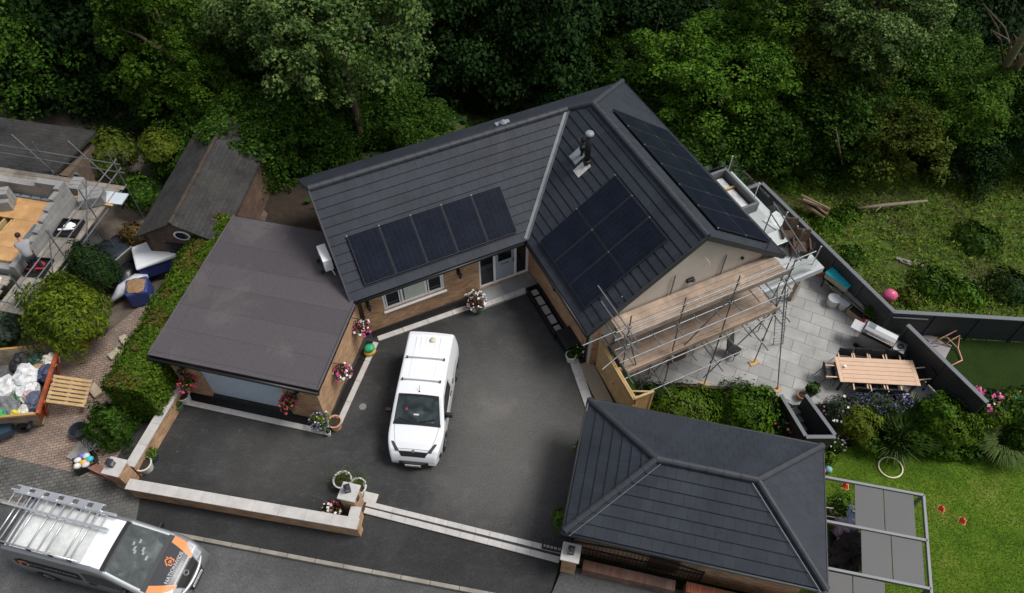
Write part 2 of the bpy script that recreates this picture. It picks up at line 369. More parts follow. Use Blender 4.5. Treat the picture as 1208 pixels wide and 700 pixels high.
M_turf=lawnmat('artificial_turf',(.011,.026,.003),(.017,.036,.004),(.026,.044,.006),.5)
LAWN=[(8.3,5.0),(9.4,10.4),(9.8,11.6),(12.0,12.3),(13.2,13.2),(20,12.6),(27,12.0),(27,2.5),(12,3)]
sheet('lawn',LAWN,LZ,M_lawn,.3)
sheet('artificial_lawn',[H(12.95,-7.55),P(1125,480,PZ),(17.9,13.9),(27,13.5),(27,17.2),H(17.5,-10.1)],PZ-.02,M_turf,1.4)
# flower beds: sloping earth banks between patio and lawn
def bank(name,top,bot):
    mb=MB(); n=len(top)
    pts=top+bot[::-1]; zs=[PZ-.12]*n+[LZ+.05]*len(bot)
    mb.prism(pts,LZ-.4,zs); struct(name,mb,M_soil)
bank('flower_bed',[(12.0,14.45),(14.0,14.40),(17.25,14.42),(27,13.4)],[(12.1,12.6),(13.3,13.3),(20,12.75),(27,12.2)])
bank('bank_bed',[H(.7,-6.15),(5.5,15.3),(10.35,15.1)],[(2.4,12.0),(9.4,10.6),(10.7,12.4)])
# ================================================================ HOUSE
k=.72; EZ=2.45
M_tile=brickmat('slate_tile',(.031,.036,.046),(.025,.029,.038),(.012,.013,.016),w=1.0,h=1.0,mort=.02,var=.24,bump=.4,rough=.6,scale_noise=1.1,spec=.2,dirt=(.036,.041,.049))
M_ridge=pm('ridge_tile',(.036,.040,.047),.6,.25,3,.1)
def clip(poly,nx,ny,c,keep_ge):
    out=[];n=len(poly)
    for i in range(n):
        p=poly[i];q=poly[(i+1)%n]; dp=p[0]*nx+p[1]*ny-c; dq=q[0]*nx+q[1]*ny-c
        if not keep_ge: dp,dq=-dp,-dq
        if dp>=0: out.append(p)
        if dp*dq<0:
            t=dp/(dp-dq); out.append((p[0]+t*(q[0]-p[0]),p[1]+t*(q[1]-p[1])))
    return out
def roofplane(mb,poly,p0,u,z0,kk,gauge=.345,lift=.034,tw=.33):
    """tiled slope: poly in plan, u = unit upslope plan vector, eave line through p0 at z0"""
    ux,uy=u; vx,vy=-uy,ux; g=gauge/math.sqrt(1+kk*kk)
    nrm=Vector((-ux*kk,-uy*kk,1)).normalized()
    ds=[(p[0]-p0[0])*ux+(p[1]-p0[1])*uy for p in poly]; d=math.floor(min(ds)/g)*g; c0=p0[0]*ux+p0[1]*uy; row=0
    while d<max(ds)-1e-6:
        q=clip(clip(poly,ux,uy,c0+d,True),ux,uy,c0+d+g,False)
        if len(q)>=3:
            vs=[];uv=[];low=[]
            for p in q:
                dd=(p[0]-p0[0])*ux+(p[1]-p0[1])*uy; t=(dd-d)/g
                base=Vector((p[0],p[1],z0+kk*dd)); top=base+nrm*(lift*(1-t)+.002)
                vs.append(top); uv.append(((p[0]*vx+p[1]*vy)/tw+row*.5,.01+.98*t))
                if t<.02: low.append((base,top))
            A=sum((vs[i].x*vs[(i+1)%len(vs)].y-vs[(i+1)%len(vs)].x*vs[i].y) for i in range(len(vs)))
            if A<0: vs=vs[::-1];uv=uv[::-1]
            mb.poly(vs,uv=uv)
            if len(low)>=2:
                low.sort(key=lambda z:z[0].x*vx+z[0].y*vy); a,b=low[0],low[-1]
                mb.poly([a[0]-nrm*.01,b[0]-nrm*.01,b[1],a[1]],uv=[(0,.5),(.0,.5),(.0,.5),(0,.5)])
        d+=g;row+=1
def underside(mb,poly,p0,u,z0,kk,drop=.06):
    vs=[Vector((p[0],p[1],z0-drop+kk*((p[0]-p0[0])*u[0]+(p[1]-p0[1])*u[1]))) for p in poly]; mb.poly(vs[::-1])
def ridge(mb,p0,p1,r=.12,seg=.45):
    p0=Vector(p0);p1=Vector(p1);L=(p1-p0).length;n=max(1,round(L/seg));d=(p1-p0)/n
    for i in range(n):
        a=p0+d*i;b=p0+d*(i+1.06); mb.tube([a,b],[r,r*.88],10)
def wallgrid(mb,x0,x1,z0,z1,opens,y0,y1):
    xs=sorted({x0,x1}|{o[0] for o in opens}|{o[1] for o in opens}); zs=sorted({z0,z1}|{o[2] for o in opens}|{o[3] for o in opens})
    for i in range(len(xs)-1):
        cz=[]
        for j in range(len(zs)-1):
            xm=(xs[i]+xs[i+1])/2; zm=(zs[j]+zs[j+1])/2
            if not any(o[0]<xm<o[1] and o[2]<zm<o[3] for o in opens): cz.append((zs[j],zs[j+1]))
        runs=[]
        for a,b in cz:
            if runs and abs(runs[-1][1]-a)<1e-6: runs[-1][1]=b
            else: runs.append([a,b])
        for a,b in runs: mb.bb(xs[i],xs[i+1],y0,y1,a,b)
house=thing('bungalow','L shaped tan brick bungalow with dark grey tiled roof, cream gable and solar panels','house',HO,HA)
W_open=[(-6.05,-3.62,.92,1.9),(-2.2,-.06,.12,2.16)]
mb=MB(); wallgrid(mb,-6.95,0,-.3,2.5,W_open,-.08,.22)
mb.bb(-6.95,-6.65,.22,6.2,-.3,2.5); mb.bb(-6.65,0,5.9,6.2,-.5,2.5)
mb.bb(0,.3,-4.65,.22,-.3,2.5); mb.bb(.0,7.55,5.9,6.2,-4,2.5); mb.bb(7.25,7.55,-4.65,5.9,-4,2.5)
# left gable triangle
mb.add([(-6.95,-.08,2.5),(-6.95,6.2,2.5),(-6.95,3.05,4.75),(-6.7,-.08,2.5),(-6.7,6.2,2.5),(-6.7,3.05,4.75)],[[0,2,1],[3,4,5],[0,3,5,2],[1,2,5,4]])
obj('wall',mb,M_brick,house)
mb=MB()
gz=lambda a: EZ-.12+k*min(a+.35,7.9-a)
mb.add([(0,-4.95,-3),(7.55,-4.95,-3),(7.55,-4.95,gz(7.55)),(3.775,-4.95,gz(3.775)),(0,-4.95,gz(0)),(0,-4.65,-3),(7.55,-4.65,-3),(7.55,-4.65,gz(7.55)),(3.775,-4.65,gz(3.775)),(0,-4.65,gz(0))],
 [[0,1,2,3,4],[9,8,7,6,5],[0,4,9,5],[1,6,7,2]])
gw=obj('gable_wall',mb,M_render,house); gw['label']='cream rendered gable wall above the scaffold'
mb=MB(); mb.bb(.006,.3,-4.97,-4.66,-.29,2.3); obj('brick_return',mb,M_brick,house)
mb=MB(); mb.bb(3.9,4.8,-4.985,-4.951,-2.6,-.55); dr=obj('door',mb,pm('brown_door',(.11,.05,.03),.5,.2,4,.1),house,bevel=.01); 
mb=MB(); mb.bb(5.2,6.9,-4.99,-4.952,-1.7,-.5); w=obj('window',mb,M_white,house); mb=MB(); mb.bb(5.27,6.83,-5.0,-4.991,-1.63,-.57); obj('pane',mb,M_dglass,w)
# gable fittings
mb=MB(); mb.box((3.75,-5.0,3.05),(.28,.1,.16)); mb.box((3.85,-5.06,3.02),(.12,.06,.1)); fl=obj('flood_light',mb,M_black,house,bevel=.01)
mb=MB(); mb.cyl((5.95,-4.96,3.12),(5.95,-5.04,3.12),.06); obj('vent_outlet',mb,M_black,house)
mb=MB(); mb.tube([(4.1,-4.96,4.1),(4.1,-5.25,4.1),(4.1,-5.3,3.95)],.02,6); obj('overflow_pipe',mb,M_render,house)
# roof
A=(-7.2,-.4);V=(-.35,-.4);J=(3.1,3.05);K=(3.78,2.375);B=(-7.2,3.05);C=(-7.2,6.5);LL=(7.9,6.5);Mv=(-.35,-5.15);Nv=(3.775,-5.15);Ov=(7.9,-5.15)
mb=MB()
roofplane(mb,[A,V,J,B],A,(0,1),EZ,k)
roofplane(mb,[C,B,J,(4.45,3.05)] if False else [C,B,(J[0],3.05),(4.45,3.05),LL],C,(0,-1),EZ,k)
roofplane(mb,[J,K,(4.45,3.05)],C,(0,-1),EZ,k)
roofplane(mb,[Mv,V,J,K,Nv],Mv,(1,0),EZ,k)
roofplane(mb,[Nv,K,LL,Ov],Ov,(-1,0),EZ,k)
for pl,p0,u in(([A,V,J,B],A,(0,1)),([C,B,J,K,LL],C,(0,-1)),([Mv,V,J,K,Nv],Mv,(1,0)),([Nv,K,LL,Ov],Ov,(-1,0))): underside(mb,pl,p0,u,EZ,k,.05)
roof=obj('roof',mb,M_tile,house)
zr=lambda d: EZ+k*d+.02
mb=MB()
ridge(mb,(-7.22,3.05,zr(3.45)),(3.1,3.05,zr(3.45))); ridge(mb,(3.775,-5.17,zr(4.125)),(3.775,2.375,zr(4.125)))
ridge(mb,(3.1,3.05,zr(3.45)),(3.775,2.375,zr(4.125))); ridge(mb,(7.9,6.5,zr(0)),(3.775,2.375,zr(4.125)))
obj('ridge_tiles',mb,M_ridge,roof,smooth=False,bevel=0)
mb=MB()
dv=Vector((1,1,0)).normalized(); sv=Vector((1,-1,0)).normalized()
a=Vector((-.35,-.4,EZ+.06));b=Vector((3.1,3.05,EZ+k*3.45+.06)); mb.add([a-sv*.1+Vector((0,0,.05)),a,b,b-sv*.1+Vector((0,0,.05))],[[0,1,2,3]]); mb.add([a,a+sv*.1+Vector((0,0,.05)),b+sv*.1+Vector((0,0,.05)),b],[[0,1,2,3]])
obj('valley_gutter',mb,pm('valley_grey',(.13,.145,.155),.5,.2,4,.1),roof)
def verge(mb,p0,p1,w=.05,h=.2): mb.bar(Vector(p0)-Vector((0,0,.04)),Vector(p1)-Vector((0,0,.04)),w,h)
mb=MB()
verge(mb,(-7.22,-.42,EZ),(-7.22,3.05,zr(3.43)));verge(mb,(-7.22,6.5,EZ),(-7.22,3.05,zr(3.43)))
verge(mb,(-.38,-5.17,EZ),(3.775,-5.17,zr(4.1)));verge(mb,(7.93,-5.17,EZ),(3.775,-5.17,zr(4.1)))
obj('verge_trim',mb,M_anthr,roof)
mb=MB(); mb.bar((-7.15,-.36,EZ-.11),(-.42,-.36,EZ-.11),.03,.2);mb.bar((-.31,-.45,EZ-.11),(-.31,-5.1,EZ-.11),.03,.2);mb.bar((7.86,-5.1,EZ-.11),(7.86,6.4,EZ-.11),.03,.2);mb.bar((-7.15,6.46,EZ-.11),(7.8,6.46,EZ-.11),.03,.2)
obj('fascia',mb,M_anthr,house)
mb=MB()
for p,q in(((-7.2,-.46,EZ-.05),(-.48,-.46,EZ-.05)),((-.41,-.52,EZ-.05),(-.41,-5.15,EZ-.05)),((7.97,-5.15,EZ-.05),(7.97,6.5,EZ-.05))): mb.tube([p,q],.06,8)
obj('gutter',mb,M_black,house,smooth=True)
mb=MB(); mb.bar((-6.9,-.4,EZ-.26),(-.05,-.4,EZ-.26),.6,.02) if False else mb.bb(-6.9,-.1,-.35,-.09,EZ-.24,EZ-.22); mb.bb(-.3,-.01,-5,-.36,EZ-.24,EZ-.22); obj('soffit',mb,M_anthr,house)
mb=MB(); mb.tube([(-6.8,-.42,EZ-.1),(-6.88,-.15,EZ-.4),(-6.88,-.15,.02)],.04,8); mb.tube([(-.38,-4.75,EZ-.1),(-.06,-4.75,EZ-.4),(-.06,-4.75,.02)],.04,8); obj('downpipe',mb,M_black,house,smooth=True)
# window
def framed(name,x0,x1,z0,z1,bars,yf,parent,frame=.085,extra=None):
    mb=MB(); y0,y1=yf-.02,yf+.07
    mb.bb(x0,x1,y0,y1,z0,z0+frame); mb.bb(x0,x1,y0,y1,z1-frame,z1); mb.bb(x0,x0+frame,y0+.001,y1-.001,z0+frame,z1-frame); mb.bb(x1-frame,x1,y0+.001,y1-.001,z0+frame,z1-frame)
    for b in bars: mb.bb(b-frame/2,b+frame/2,y0+.001,y1-.001,z0+frame,z1-frame)
    return obj(name,mb,M_white,parent,bevel=.006)
win=framed('window',-6.05,-3.62,.92,1.9,[-5.3,-4.35],.0,house)
mb=MB(); mb.bb(-6.0,-3.67,.03,.05,.97,1.85); obj('pane',mb,M_dglass,win)
mb=MB()
for x0,x1 in((-5.95,-5.38),(-4.28,-3.72)):
    mb.bb(x0,x1,-.045,-.0205,1.0,1.05);mb.bb(x0,x1,-.045,-.0205,1.77,1.82);mb.bb(x0,x0+.05,-.044,-.0205,1.05,1.77);mb.bb(x1-.05,x1,-.044,-.0205,1.05,1.77)
obj('casement',mb,M_white,win,bevel=.005)
mb=MB(); mb.bb(-6.1,-3.57,-.17,-.081,.86,.92); obj('sill',mb,M_white,win,bevel=.01)
mb=MB()
for i in range(18):
    x=-5.2+i*.045; mb.bb(x,x+.04,.012,.02,1.0,1.83)
obj('blind',mb,pm('blind',(.62,.66,.58),.8,.1),win)
# front door screen
scr=framed('door_screen',-2.2,-.06,.12,2.16,[-1.52,-.62],.0,house,.09)
mb=MB(); mb.bb(-1.475,-.665,.005,.045,.22,2.06); d=obj('door',mb,pm('grey_door',(.34,.38,.43),.45,.05,4,0),scr,bevel=.006)
mb=MB(); mb.bb(-1.35,-.8,-.004,.004,1.3,1.95); obj('door_glass',mb,M_dglass,d)
mb=MB(); mb.bb(-1.25,-.9,-.012,.004,1.08,1.13); mb.bb(-.74,-.71,-.05,.004,1.05,1.25); obj('door_handle',mb,M_steel,d)
mb=MB(); mb.bb(-2.11,-1.565,.02,.035,.22,2.06); mb.bb(-.575,-.16,.02,.035,.22,2.06); obj('side_pane',mb,M_dglass,scr)
mb=MB(); mb.bb(-2.55,-.02,-.72,-.09,-.1,.1); obj('porch_step',mb,pm('porch_slab',(.26,.26,.255),.75,.15,2,.1),house,bevel=.01)
mb=MB()
for i in range(5): mb.bb(-2.55+i*.507,-2.55+i*.507+.5,-.95,-.725,-.1,.11)
obj('step_edge',mb,M_coping,house,bevel=.008)
def lantern_mb(c,n):
    mb=MB(); c=Vector(c); n=Vector(n)
    mb.bar(c,c+n*.05,.12,.28); mb.tube([c+n*.05+Vector((0,0,.05)),c+n*.14+Vector((0,0,.12)),c+n*.2+Vector((0,0,.06))],.012,6)
    b=c+n*.2; mb.lathe([(.0,.09),(.05,.07),(.09,.0),(.075,-.01),(.055,-.2),(.04,-.22),(0,-.23)],b,8); return mb
for a in(-6.62,-3.05): obj('wall_lantern',lantern_mb((a,-.081,1.72),(0,-1,0)),M_black,house)
obj('wall_lantern',lantern_mb((-.001,-2.45,1.9),(-1,0,0)),M_black,house)
# flue
q=lambda a,b: EZ+k*(a+.35)
mb=MB(); z=q(2.48,.41)
mb.tube([(2.48,.41,z-.1),(2.48,.41,z+1.45)],.11,16); mb.lathe([(.1,0),(.15,.02),(.15,.1),(.1,.12)],(2.48,.41,z+.12),16); mb.lathe([(.105,0),(.13,.03),(.16,.06),(.16,.16),(.0,.2)],(2.48,.41,z+1.3),16); mb.lathe([(.104,0),(.104,.1)],(2.48,.41,z+.75),16)
fl=obj('flue',mb,M_black,house,smooth=True)
mb=MB(); mb.lathe([(0,.21),(.13,.2),(.165,.15),(.165,.1)],(2.48,.41,z+1.3),16); mb.lathe([(.108,0),(.108,.06)],(2.48,.41,z+.95),16); obj('flue_cap',mb,M_lead,fl,smooth=True)
mb=MB(); mb.tube([(2.52,.86,q(2.52,.9)-.1),(2.52,.86,q(2.52,.9)+.75)],.055,12); mb.lathe([(.06,0),(.09,.02),(.09,.12),(.04,.16),(.02,.28),(0,.28)],(2.52,.86,q(2.52,.9)+.7),12); mb.box((2.5,.8,q(2.5,.8)+.45),(.2,.12,.2)); obj('vent_pipe',mb,M_black,house,smooth=True)
SN=Vector((-k,0,1)).normalized(); SU=Vector((1,0,k)).normalized(); SV=Vector((0,1,0))
RM3=Matrix((-SV,SU,SN)).transposed()
mb=MB(); mb.box(Vector((2.28,.38,q(2.28,0)+.04)),(.42,.62,.03),M=RM3); obj('flue_flashing',mb,pm('bright_flashing',(.62,.6,.55),.45,.3,8,.3,metal=.3),house,bevel=.01)
mb=MB(); mb.box(Vector((2.4,.98,q(2.4,0)+.04)),(.5,.5,.02),M=RM3); obj('pipe_flashing',mb,M_lead,house)
mb=MB(); zz=EZ+k*(6.5-4.3); mb.lathe([(.12,-.1),(.12,.12),(.16,.13),(.05,.22),(0,.22)],(.9,4.3,zz),10); mb.box((.9,4.3,zz+.03),(.6,.4,.03)); obj('roof_vent',mb,M_lead,house)
# brackets on the eaves: lead collar where valley meets gutter omitted
# ---------------------------------------------------------------- solar panels (things on the roof)
def pvmat():
    m,t,b=nt('pv_cells'); L=t.links; tc=N(t,'ShaderNodeTexCoord')
    br=N(t,'ShaderNodeTexBrick',offset=0.0); br.inputs['Scale'].default_value=1; br.inputs['Brick Width'].default_value=.183; br.inputs['Row Height'].default_value=.0915; br.inputs['Mortar Size'].default_value=.004
    br.inputs['Color1'].default_value=(.007,.010,.018,1); br.inputs['Color2'].default_value=(.010,.013,.023,1); br.inputs['Mortar'].default_value=(.026,.028,.035,1)
    L.new(tc.outputs['UV'],br.inputs[0]); n=N(t,'ShaderNodeTexNoise',Scale=1.0,Detail=3.0); L.new(tc.outputs['Object'],n.inputs['Vector'])
    mx=N(t,'ShaderNodeMix',data_type='RGBA',blend_type='MULTIPLY'); mx.inputs[0].default_value=1; L.new(br.outputs[0],mx.inputs[6]); L.new(ramp(t,n.outputs[0],[(.3,g3(.8)),(.7,g3(1.2))]),mx.inputs[7]); L.new(mx.outputs[2],b.inputs['Base Color'])
    b.inputs['Roughness'].default_value=.2; b.inputs['Specular IOR Level'].default_value=.06; return m
M_pv=pvmat(); M_pvf=pm('pv_frame',(.02,.021,.024),.6,.1,3,0)
def panel_proto(w,h,label,group,M):
    r=thing('solar_panel',label,'solar panel',group=group,M=M)
    mb=MB(); x,y=w/2,h/2; mb.box((0,0,.05),(w-.03,h-.03,.006),m=0); mb.uv={}
    c=obj('cells',mb,M_pv,r)
    for lp in c.data.uv_layers[0].data: pass
    uvl=c.data.uv_layers[0].data
    for pol in c.data.polygons:
        for li in pol.loop_indices:
            co=c.data.vertices[c.data.loops[li].vertex_index].co; uvl[li].uv=(co.x+x,co.y+y)
    mb=MB(); mb.bb(-x,x,-y,-y+.02,0,.055); mb.bb(-x,x,y-.02,y,0,.055); mb.bb(-x,-x+.02,-y+.02,y-.02,0,.054); mb.bb(x-.02,x,-y+.02,y-.02,0,.054); obj('frame',mb,M_pvf,r)
    mb=MB(); mb.box((-x,y+.0,.04),(.04,.04,.045)); obj('clamp',mb,M_lead,r)
    return r
def slopeM(o,xdir,up,kk,off=.085):
    xd=Vector(xdir).normalized(); u=Vector((up[0],up[1],kk)).normalized(); n=xd.cross(u)
    M=Matrix((xd,u,n)).transposed().to_4x4(); M.translation=Vector(o)+n*off
    return HM@M
ORD=['first','second','third','fourth','fifth','sixth']
# left wing front slope : a from -6.56 to -.6, b .0 to 1.44
p=None; n=5; w=5.96/n
for i in range(n):
    a=-6.56+w*(i+.5); b=.68; M=slopeM((a,b,EZ+k*(b+.4)),(1,0,0),(0,1),k)
    lab=['leftmost panel of the five panel row above the white window','second solar panel from the left in the five panel row','middle solar panel of the five panel row on the left roof slope','fourth solar panel from the left in the five panel row','rightmost panel of the five panel row, above the grey front door'][i]
    if p is None: p=panel_proto(w-.02,1.84,lab,'solar panels in a row on the left roof slope',M)
    else: dup(p,lab,M=M)
# right wing left slope : a .0..2.95, b -.92..-4.35  3 along b, 2 up
p=None; wl=3.46/3; hl=2.95/2*1.232
for j in range(2):
    for i in range(3):
        b=-.92-wl*(i+.5); a=0+2.95/2*(j+.5); M=slopeM((a,b,EZ+k*(a+.35)),(0,-1,0),(1,0),k)
        lab=f"{['lower','upper'][j]} row panel {['nearest the valley gutter','in the middle','nearest the gable'][i]} in the six panel block below the flue"
        if p is None: p=panel_proto(wl-.02,hl-.02,lab,'solar panels in a block of six facing the driveway',M)
        else: dup(p,lab,M=M)
p=None; wl=7.0/6; hl=2.9/2*1.232
for j in range(2):
    for i in range(6):
        b=2.35-wl*(i+.5)-(.0); a=7.5-2.9/2*(j+.5); M=slopeM((a,b,EZ+k*(7.9-a)),(0,1,0),(-1,0),k)
        lab=f"{ORD[i]} panel from the far end of the {['lower','upper'][j]} row on the right hand roof slope"
        if p is None: p=panel_proto(wl-.02,hl-.02,lab,'solar panels in two rows on the right roof slope',M)
        else: dup(p,lab,M=M)
# AC unit
ac=thing('air_conditioner','white outdoor air conditioning unit on the gable end beside the flat garage roof','air conditioner',H(-7.45,1.55,2.62),HA)
mb=MB(); mb.bb(-.16,.16,-.42,.42,.06,.62); obj('casing',mb,M_white,ac,bevel=.02)
mb=MB(); mb.lathe([(.2,0),(.21,.012),(0,.012)],(0,0,0),20); xform(mb,Matrix.Translation((-.163,-.1,.34))@Matrix.Rotation(R(-90),4,'Y')); obj('fan_grille',mb,M_grey,ac)
for y in(-.3,.3):
    mb=MB(); mb.bar((-.3,y,.03),(.24,y,.03),.05,.05); mb.box((-.26,y,.0),(.1,.12,.06)); obj('foot',mb,M_black,ac)
mb=MB(); mb.tube([(.05,-.43,.2),(.08,-.5,.1),(.12,-.55,-.1)],.02,6); obj('pipe',mb,M_white,ac)
# ================================================================ GARAGE
GA=R(-13.0); GO=Vector((-11.63,13.58,0)); GM=Matrix.Translation(GO)@Matrix.Rotation(GA,4,'Z')
gar=thing('garage','flat roofed tan brick garage with brown felt roof and pale blue roller door','garage',GO,GA)
GI=GM.inverted(); W5=5.32
hw=GI@H(-6.99,-.12); hb=GI@H(-6.99,3.2)
mb=MB(); wallgrid(mb,0,W5,-.3,2.3,[(.95,4.05,-.05,2.02)],0,.25)
mb.bb(0,.25,.25,6.4,-.3,2.3)
mb.prism([(W5-.25,.25),(W5,.25),(W5,0.2500001),(hw.x,hw.y),(hw.x-.25,hw.y)],-.3,2.3)
mb.bb(.25,3.4,6.15,6.4,-.3,2.3)
obj('wall',mb,M_brick,gar)
mb=MB()
for i in range(20): mb.box((2.5,.16,.06+i*.1),(3.1,.04,.096),M=Matrix.Rotation(R(6),3,'X'))
obj('roller_door',mb,pm('door_blue',(.50,.57,.63),.5,.05,2,0),gar,bevel=.006)
fr=[GI@Vector(q) for q in((-12.08,13.53,0),(-6.23,12.17,0),(-5.5,15.6,0))]
rf=[(fr[0].x,fr[0].y),(fr[1].x,fr[1].y),(fr[2].x,fr[2].y),(hw.x-.02,hw.y+.2),(hb.x-.02,hb.y)]+[tuple((GI@Vector((-10.71,19.93,0)))[:2])]
M_felt=None
def feltmat():
    m,t,b=nt('roof_felt'); L=t.links; tc=N(t,'ShaderNodeTexCoord')
    br=N(t,'ShaderNodeTexBrick',offset=.37); br.inputs['Scale'].default_value=1; br.inputs['Brick Width'].default_value=9; br.inputs['Row Height'].default_value=1.0; br.inputs['Mortar Size'].default_value=.012; br.inputs['Mortar Smooth'].default_value=.6
    br.inputs['Color1'].default_value=(.076,.066,.070,1); br.inputs['Color2'].default_value=(.061,.053,.057,1); br.inputs['Mortar'].default_value=(.042,.037,.04,1); L.new(tc.outputs['UV'],br.inputs[0])
    n=N(t,'ShaderNodeTexNoise',Scale=.5,Detail=9.0,Roughness=.65,Distortion=.5); L.new(tc.outputs['Object'],n.inputs['Vector'])
    mx=N(t,'ShaderNodeMix',data_type='RGBA'); L.new(ramp(t,n.outputs[0],[(.52,g3(0)),(.64,g3(.3)),(.655,g3(.12)),(.8,g3(.4))]),mx.inputs[0]); L.new(br.outputs[0],mx.inputs[6]); mx.inputs[7].default_value=(.15,.13,.12,1)
    f=N(t,'ShaderNodeTexNoise',Scale=30.0,Detail=4.0); L.new(tc.outputs['Object'],f.inputs['Vector'])
    m2=N(t,'ShaderNodeMix',data_type='RGBA',blend_type='MULTIPLY'); m2.inputs[0].default_value=1; L.new(mx.outputs[2],m2.inputs[6]); L.new(ramp(t,f.outputs[0],[(.3,g3(.8)),(.7,g3(1.2))]),m2.inputs[7])
    L.new(m2.outputs[2],b.inputs['Base Color']); b.inputs['Roughness'].default_value=.7
    bp=N(t,'ShaderNodeBump',Strength=.35,Distance=.01,invert=True); L.new(br.outputs['Fac'],bp.inputs['Height']); L.new(bp.outputs[0],b.inputs['Normal']); return m
mb=MB().prism(rf,2.3,2.5); rr=obj('roof',mb,[M_black],gar)
mb=MB().prism([((x-2)*.985+2,(y-3)*.985+3) for x,y in rf],2.501,2.515); obj('roof_felt',mb,feltmat(),rr)
mb=MB(); mb.prism([(fr[0].x-.02,fr[0].y-.03),(fr[1].x+.03,fr[1].y-.03),(fr[1].x+.03,fr[1].y+.05),(fr[0].x-.02,fr[0].y+.05)],2.48,2.54); mb.bar((fr[0].x,fr[0].y+.05,2.51),(rf[5][0],rf[5][1],2.51),.07,.06); mb.bar((fr[1].x,fr[1].y+.05,2.51),(fr[2].x,fr[2].y,2.51),.07,.06); obj('roof_trim',mb,pm('felt_trim',(.085,.075,.08),.6,.15),rr,bevel=.015)
mb=MB(); mb.tube([(fr[0].x,fr[0].y-.09,2.38),(fr[1].x+.05,fr[1].y-.09,2.38)],.06,8); obj('gutter',mb,M_black,gar,smooth=True)
for x in(.48,4.62): obj('wall_lantern',lantern_mb((x,-.001,1.85),(0,-1,0)),M_black,gar)
# edging strips round the driveway (structure)
def strip(name,pts,w,z,mat,seg=.6,h=.06,side=1):
    mb=MB()
    for a,b in zip(pts[:-1],pts[1:]):
        a=Vector((a[0],a[1],0));b=Vector((b[0],b[1],0));L=(b-a).length;n=max(1,round(L/seg));d=(b-a)/n
        for i in range(n): mb.bar(a+d*(i+.006)+Vector((0,0,z)),a+d*(i+.994)+Vector((0,0,z)),w,h)
    return struct(name,mb,mat,bevel=.006)
gl=lambda x,y: tuple((GM@Vector((x,y,0)))[:2])
hl_=lambda a,b: tuple(H(a,b)[:2])
strip('edging_slabs',[gl(.05,-.42),gl(5.55,-.42)],.2,.012,M_coping,.9)
hcorner=GI@H(-6.75,-.62)
strip('edging_slabs',[gl(5.75,.0),gl(hcorner.x+.02,hcorner.y-.0)],.2,.012,M_coping,.9)
strip('edging_slabs',[hl_(-6.62,-.52),hl_(-2.6,-.62)],.22,.012,M_coping,.9)
strip('drain_channel',[gl(.05,-.16),gl(5.45,-.16)],.28,.002,M_black,1.0)
strip('drain_channel',[gl(5.5,.0),gl(hcorner.x-.22,hcorner.y)],.24,.002,M_black,1.0)
strip('drain_channel',[hl_(-6.75,-.26),hl_(-2.6,-.30)],.24,.002,M_black,1.0)
lw0=Vector((-11.88,13.56,0)); 
strip('edging_slabs',[P(211,478)[:2],P(170,545)[:2]],.2,.013,M_coping,.9)
strip('path_slabs',[P(668,400)[:2],P(700,492)[:2]],.34,.015,M_coping,.6)
strip('gravel_strip',[P(690,428)[:2],P(722,492)[:2]],.55,.012,pm('gravel',(.33,.27,.2),.95,.6,25,1,60),3)
# gate threshold
strip('threshold_paving',[P(432,594.5)[:2],P(662,651)[:2]],.17,.016,M_coping,.45)
strip('threshold_paving',[P(430,602.5)[:2],P(660,661)[:2]],.19,.016,M_coping,.45)
strip('gate_track',[P(431,598.5)[:2],P(661,656)[:2]],.05,.01,M_anthr,9)
mb=MB(); q0=P(437,588); mb.box((q0.x,q0.y,.012),(.45,.35,.06),rz=FA); struct('threshold_paving',mb,M_coping)
# ================================================================ FRONT WALLS
def brickwall(name,label,p0,p1,h,w,cw,z0=-.3,mat=None,cop=True,group=None):
    p0=Vector((p0[0],p0[1],0));p1=Vector((p1[0],p1[1],0));L=(p1-p0).length;ang=math.atan2(p1.y-p0.y,p1.x-p0.x)
    r=thing(name,label,'wall',p0,ang,group)
    mb=MB(); mb.bb(0,L,-w/2,w/2,z0,h-.06); obj('brickwork',mb,mat or M_brick,r)
    mb=MB(); n=max(1,round(L/.9))
    for i in range(n): mb.bb(L*i/n+.002,L*(i+1)/n-.002,-cw/2,cw/2,h-.06,h)
    if cop: obj('coping',mb,M_coping,r,bevel=.008)
    return r
brickwall('garden_wall','long low tan brick wall with pale coping in front of the driveway',(-12.30,9.76),(-4.75,8.44),.74,.25,.36)
brickwall('garden_wall','tan brick side wall with pale coping between hedge and driveway',(-12.42,10.36),(-11.68,13.46),.74,.25,.34)
brickwall('garden_wall','very short wall stub joining the gate pillar to the long front wall',(-4.93,8.62),(-4.88,9.0),.742,.25,.34)
def pillar(label,c,w,h,mat,rz=FA):
    r=thing('gate_pillar',label,'pillar',(c[0],c[1],0),rz)
    mb=MB(); mb.bb(-w/2+.06,w/2-.06,-w/2+.06,w/2-.06,-.3,h-.07); obj('brickwork',mb,mat,r)
    mb=MB(); mb.bb(-w/2,w/2,-w/2,w/2,h-.07,h); obj('cap',mb,M_coping,r,bevel=.012)
    return r
p1=pillar('tan brick corner pillar where the side wall meets the front wall',(-12.64,10.13),.6,1.2,M_brick)
p2=pillar('tan brick gate pillar with black intercom beside the two white pots',(-5.07,9.29),.58,1.2,M_brick)
p3=pillar('tan brick gate pillar at the corner of the hipped roof building',(1.74,7.41),.56,1.2,M_brick)
mb=MB(); mb.bb(.232,.27,-.08,.06,.75,1.0); obj('intercom',mb,M_black,p2,bevel=.01)
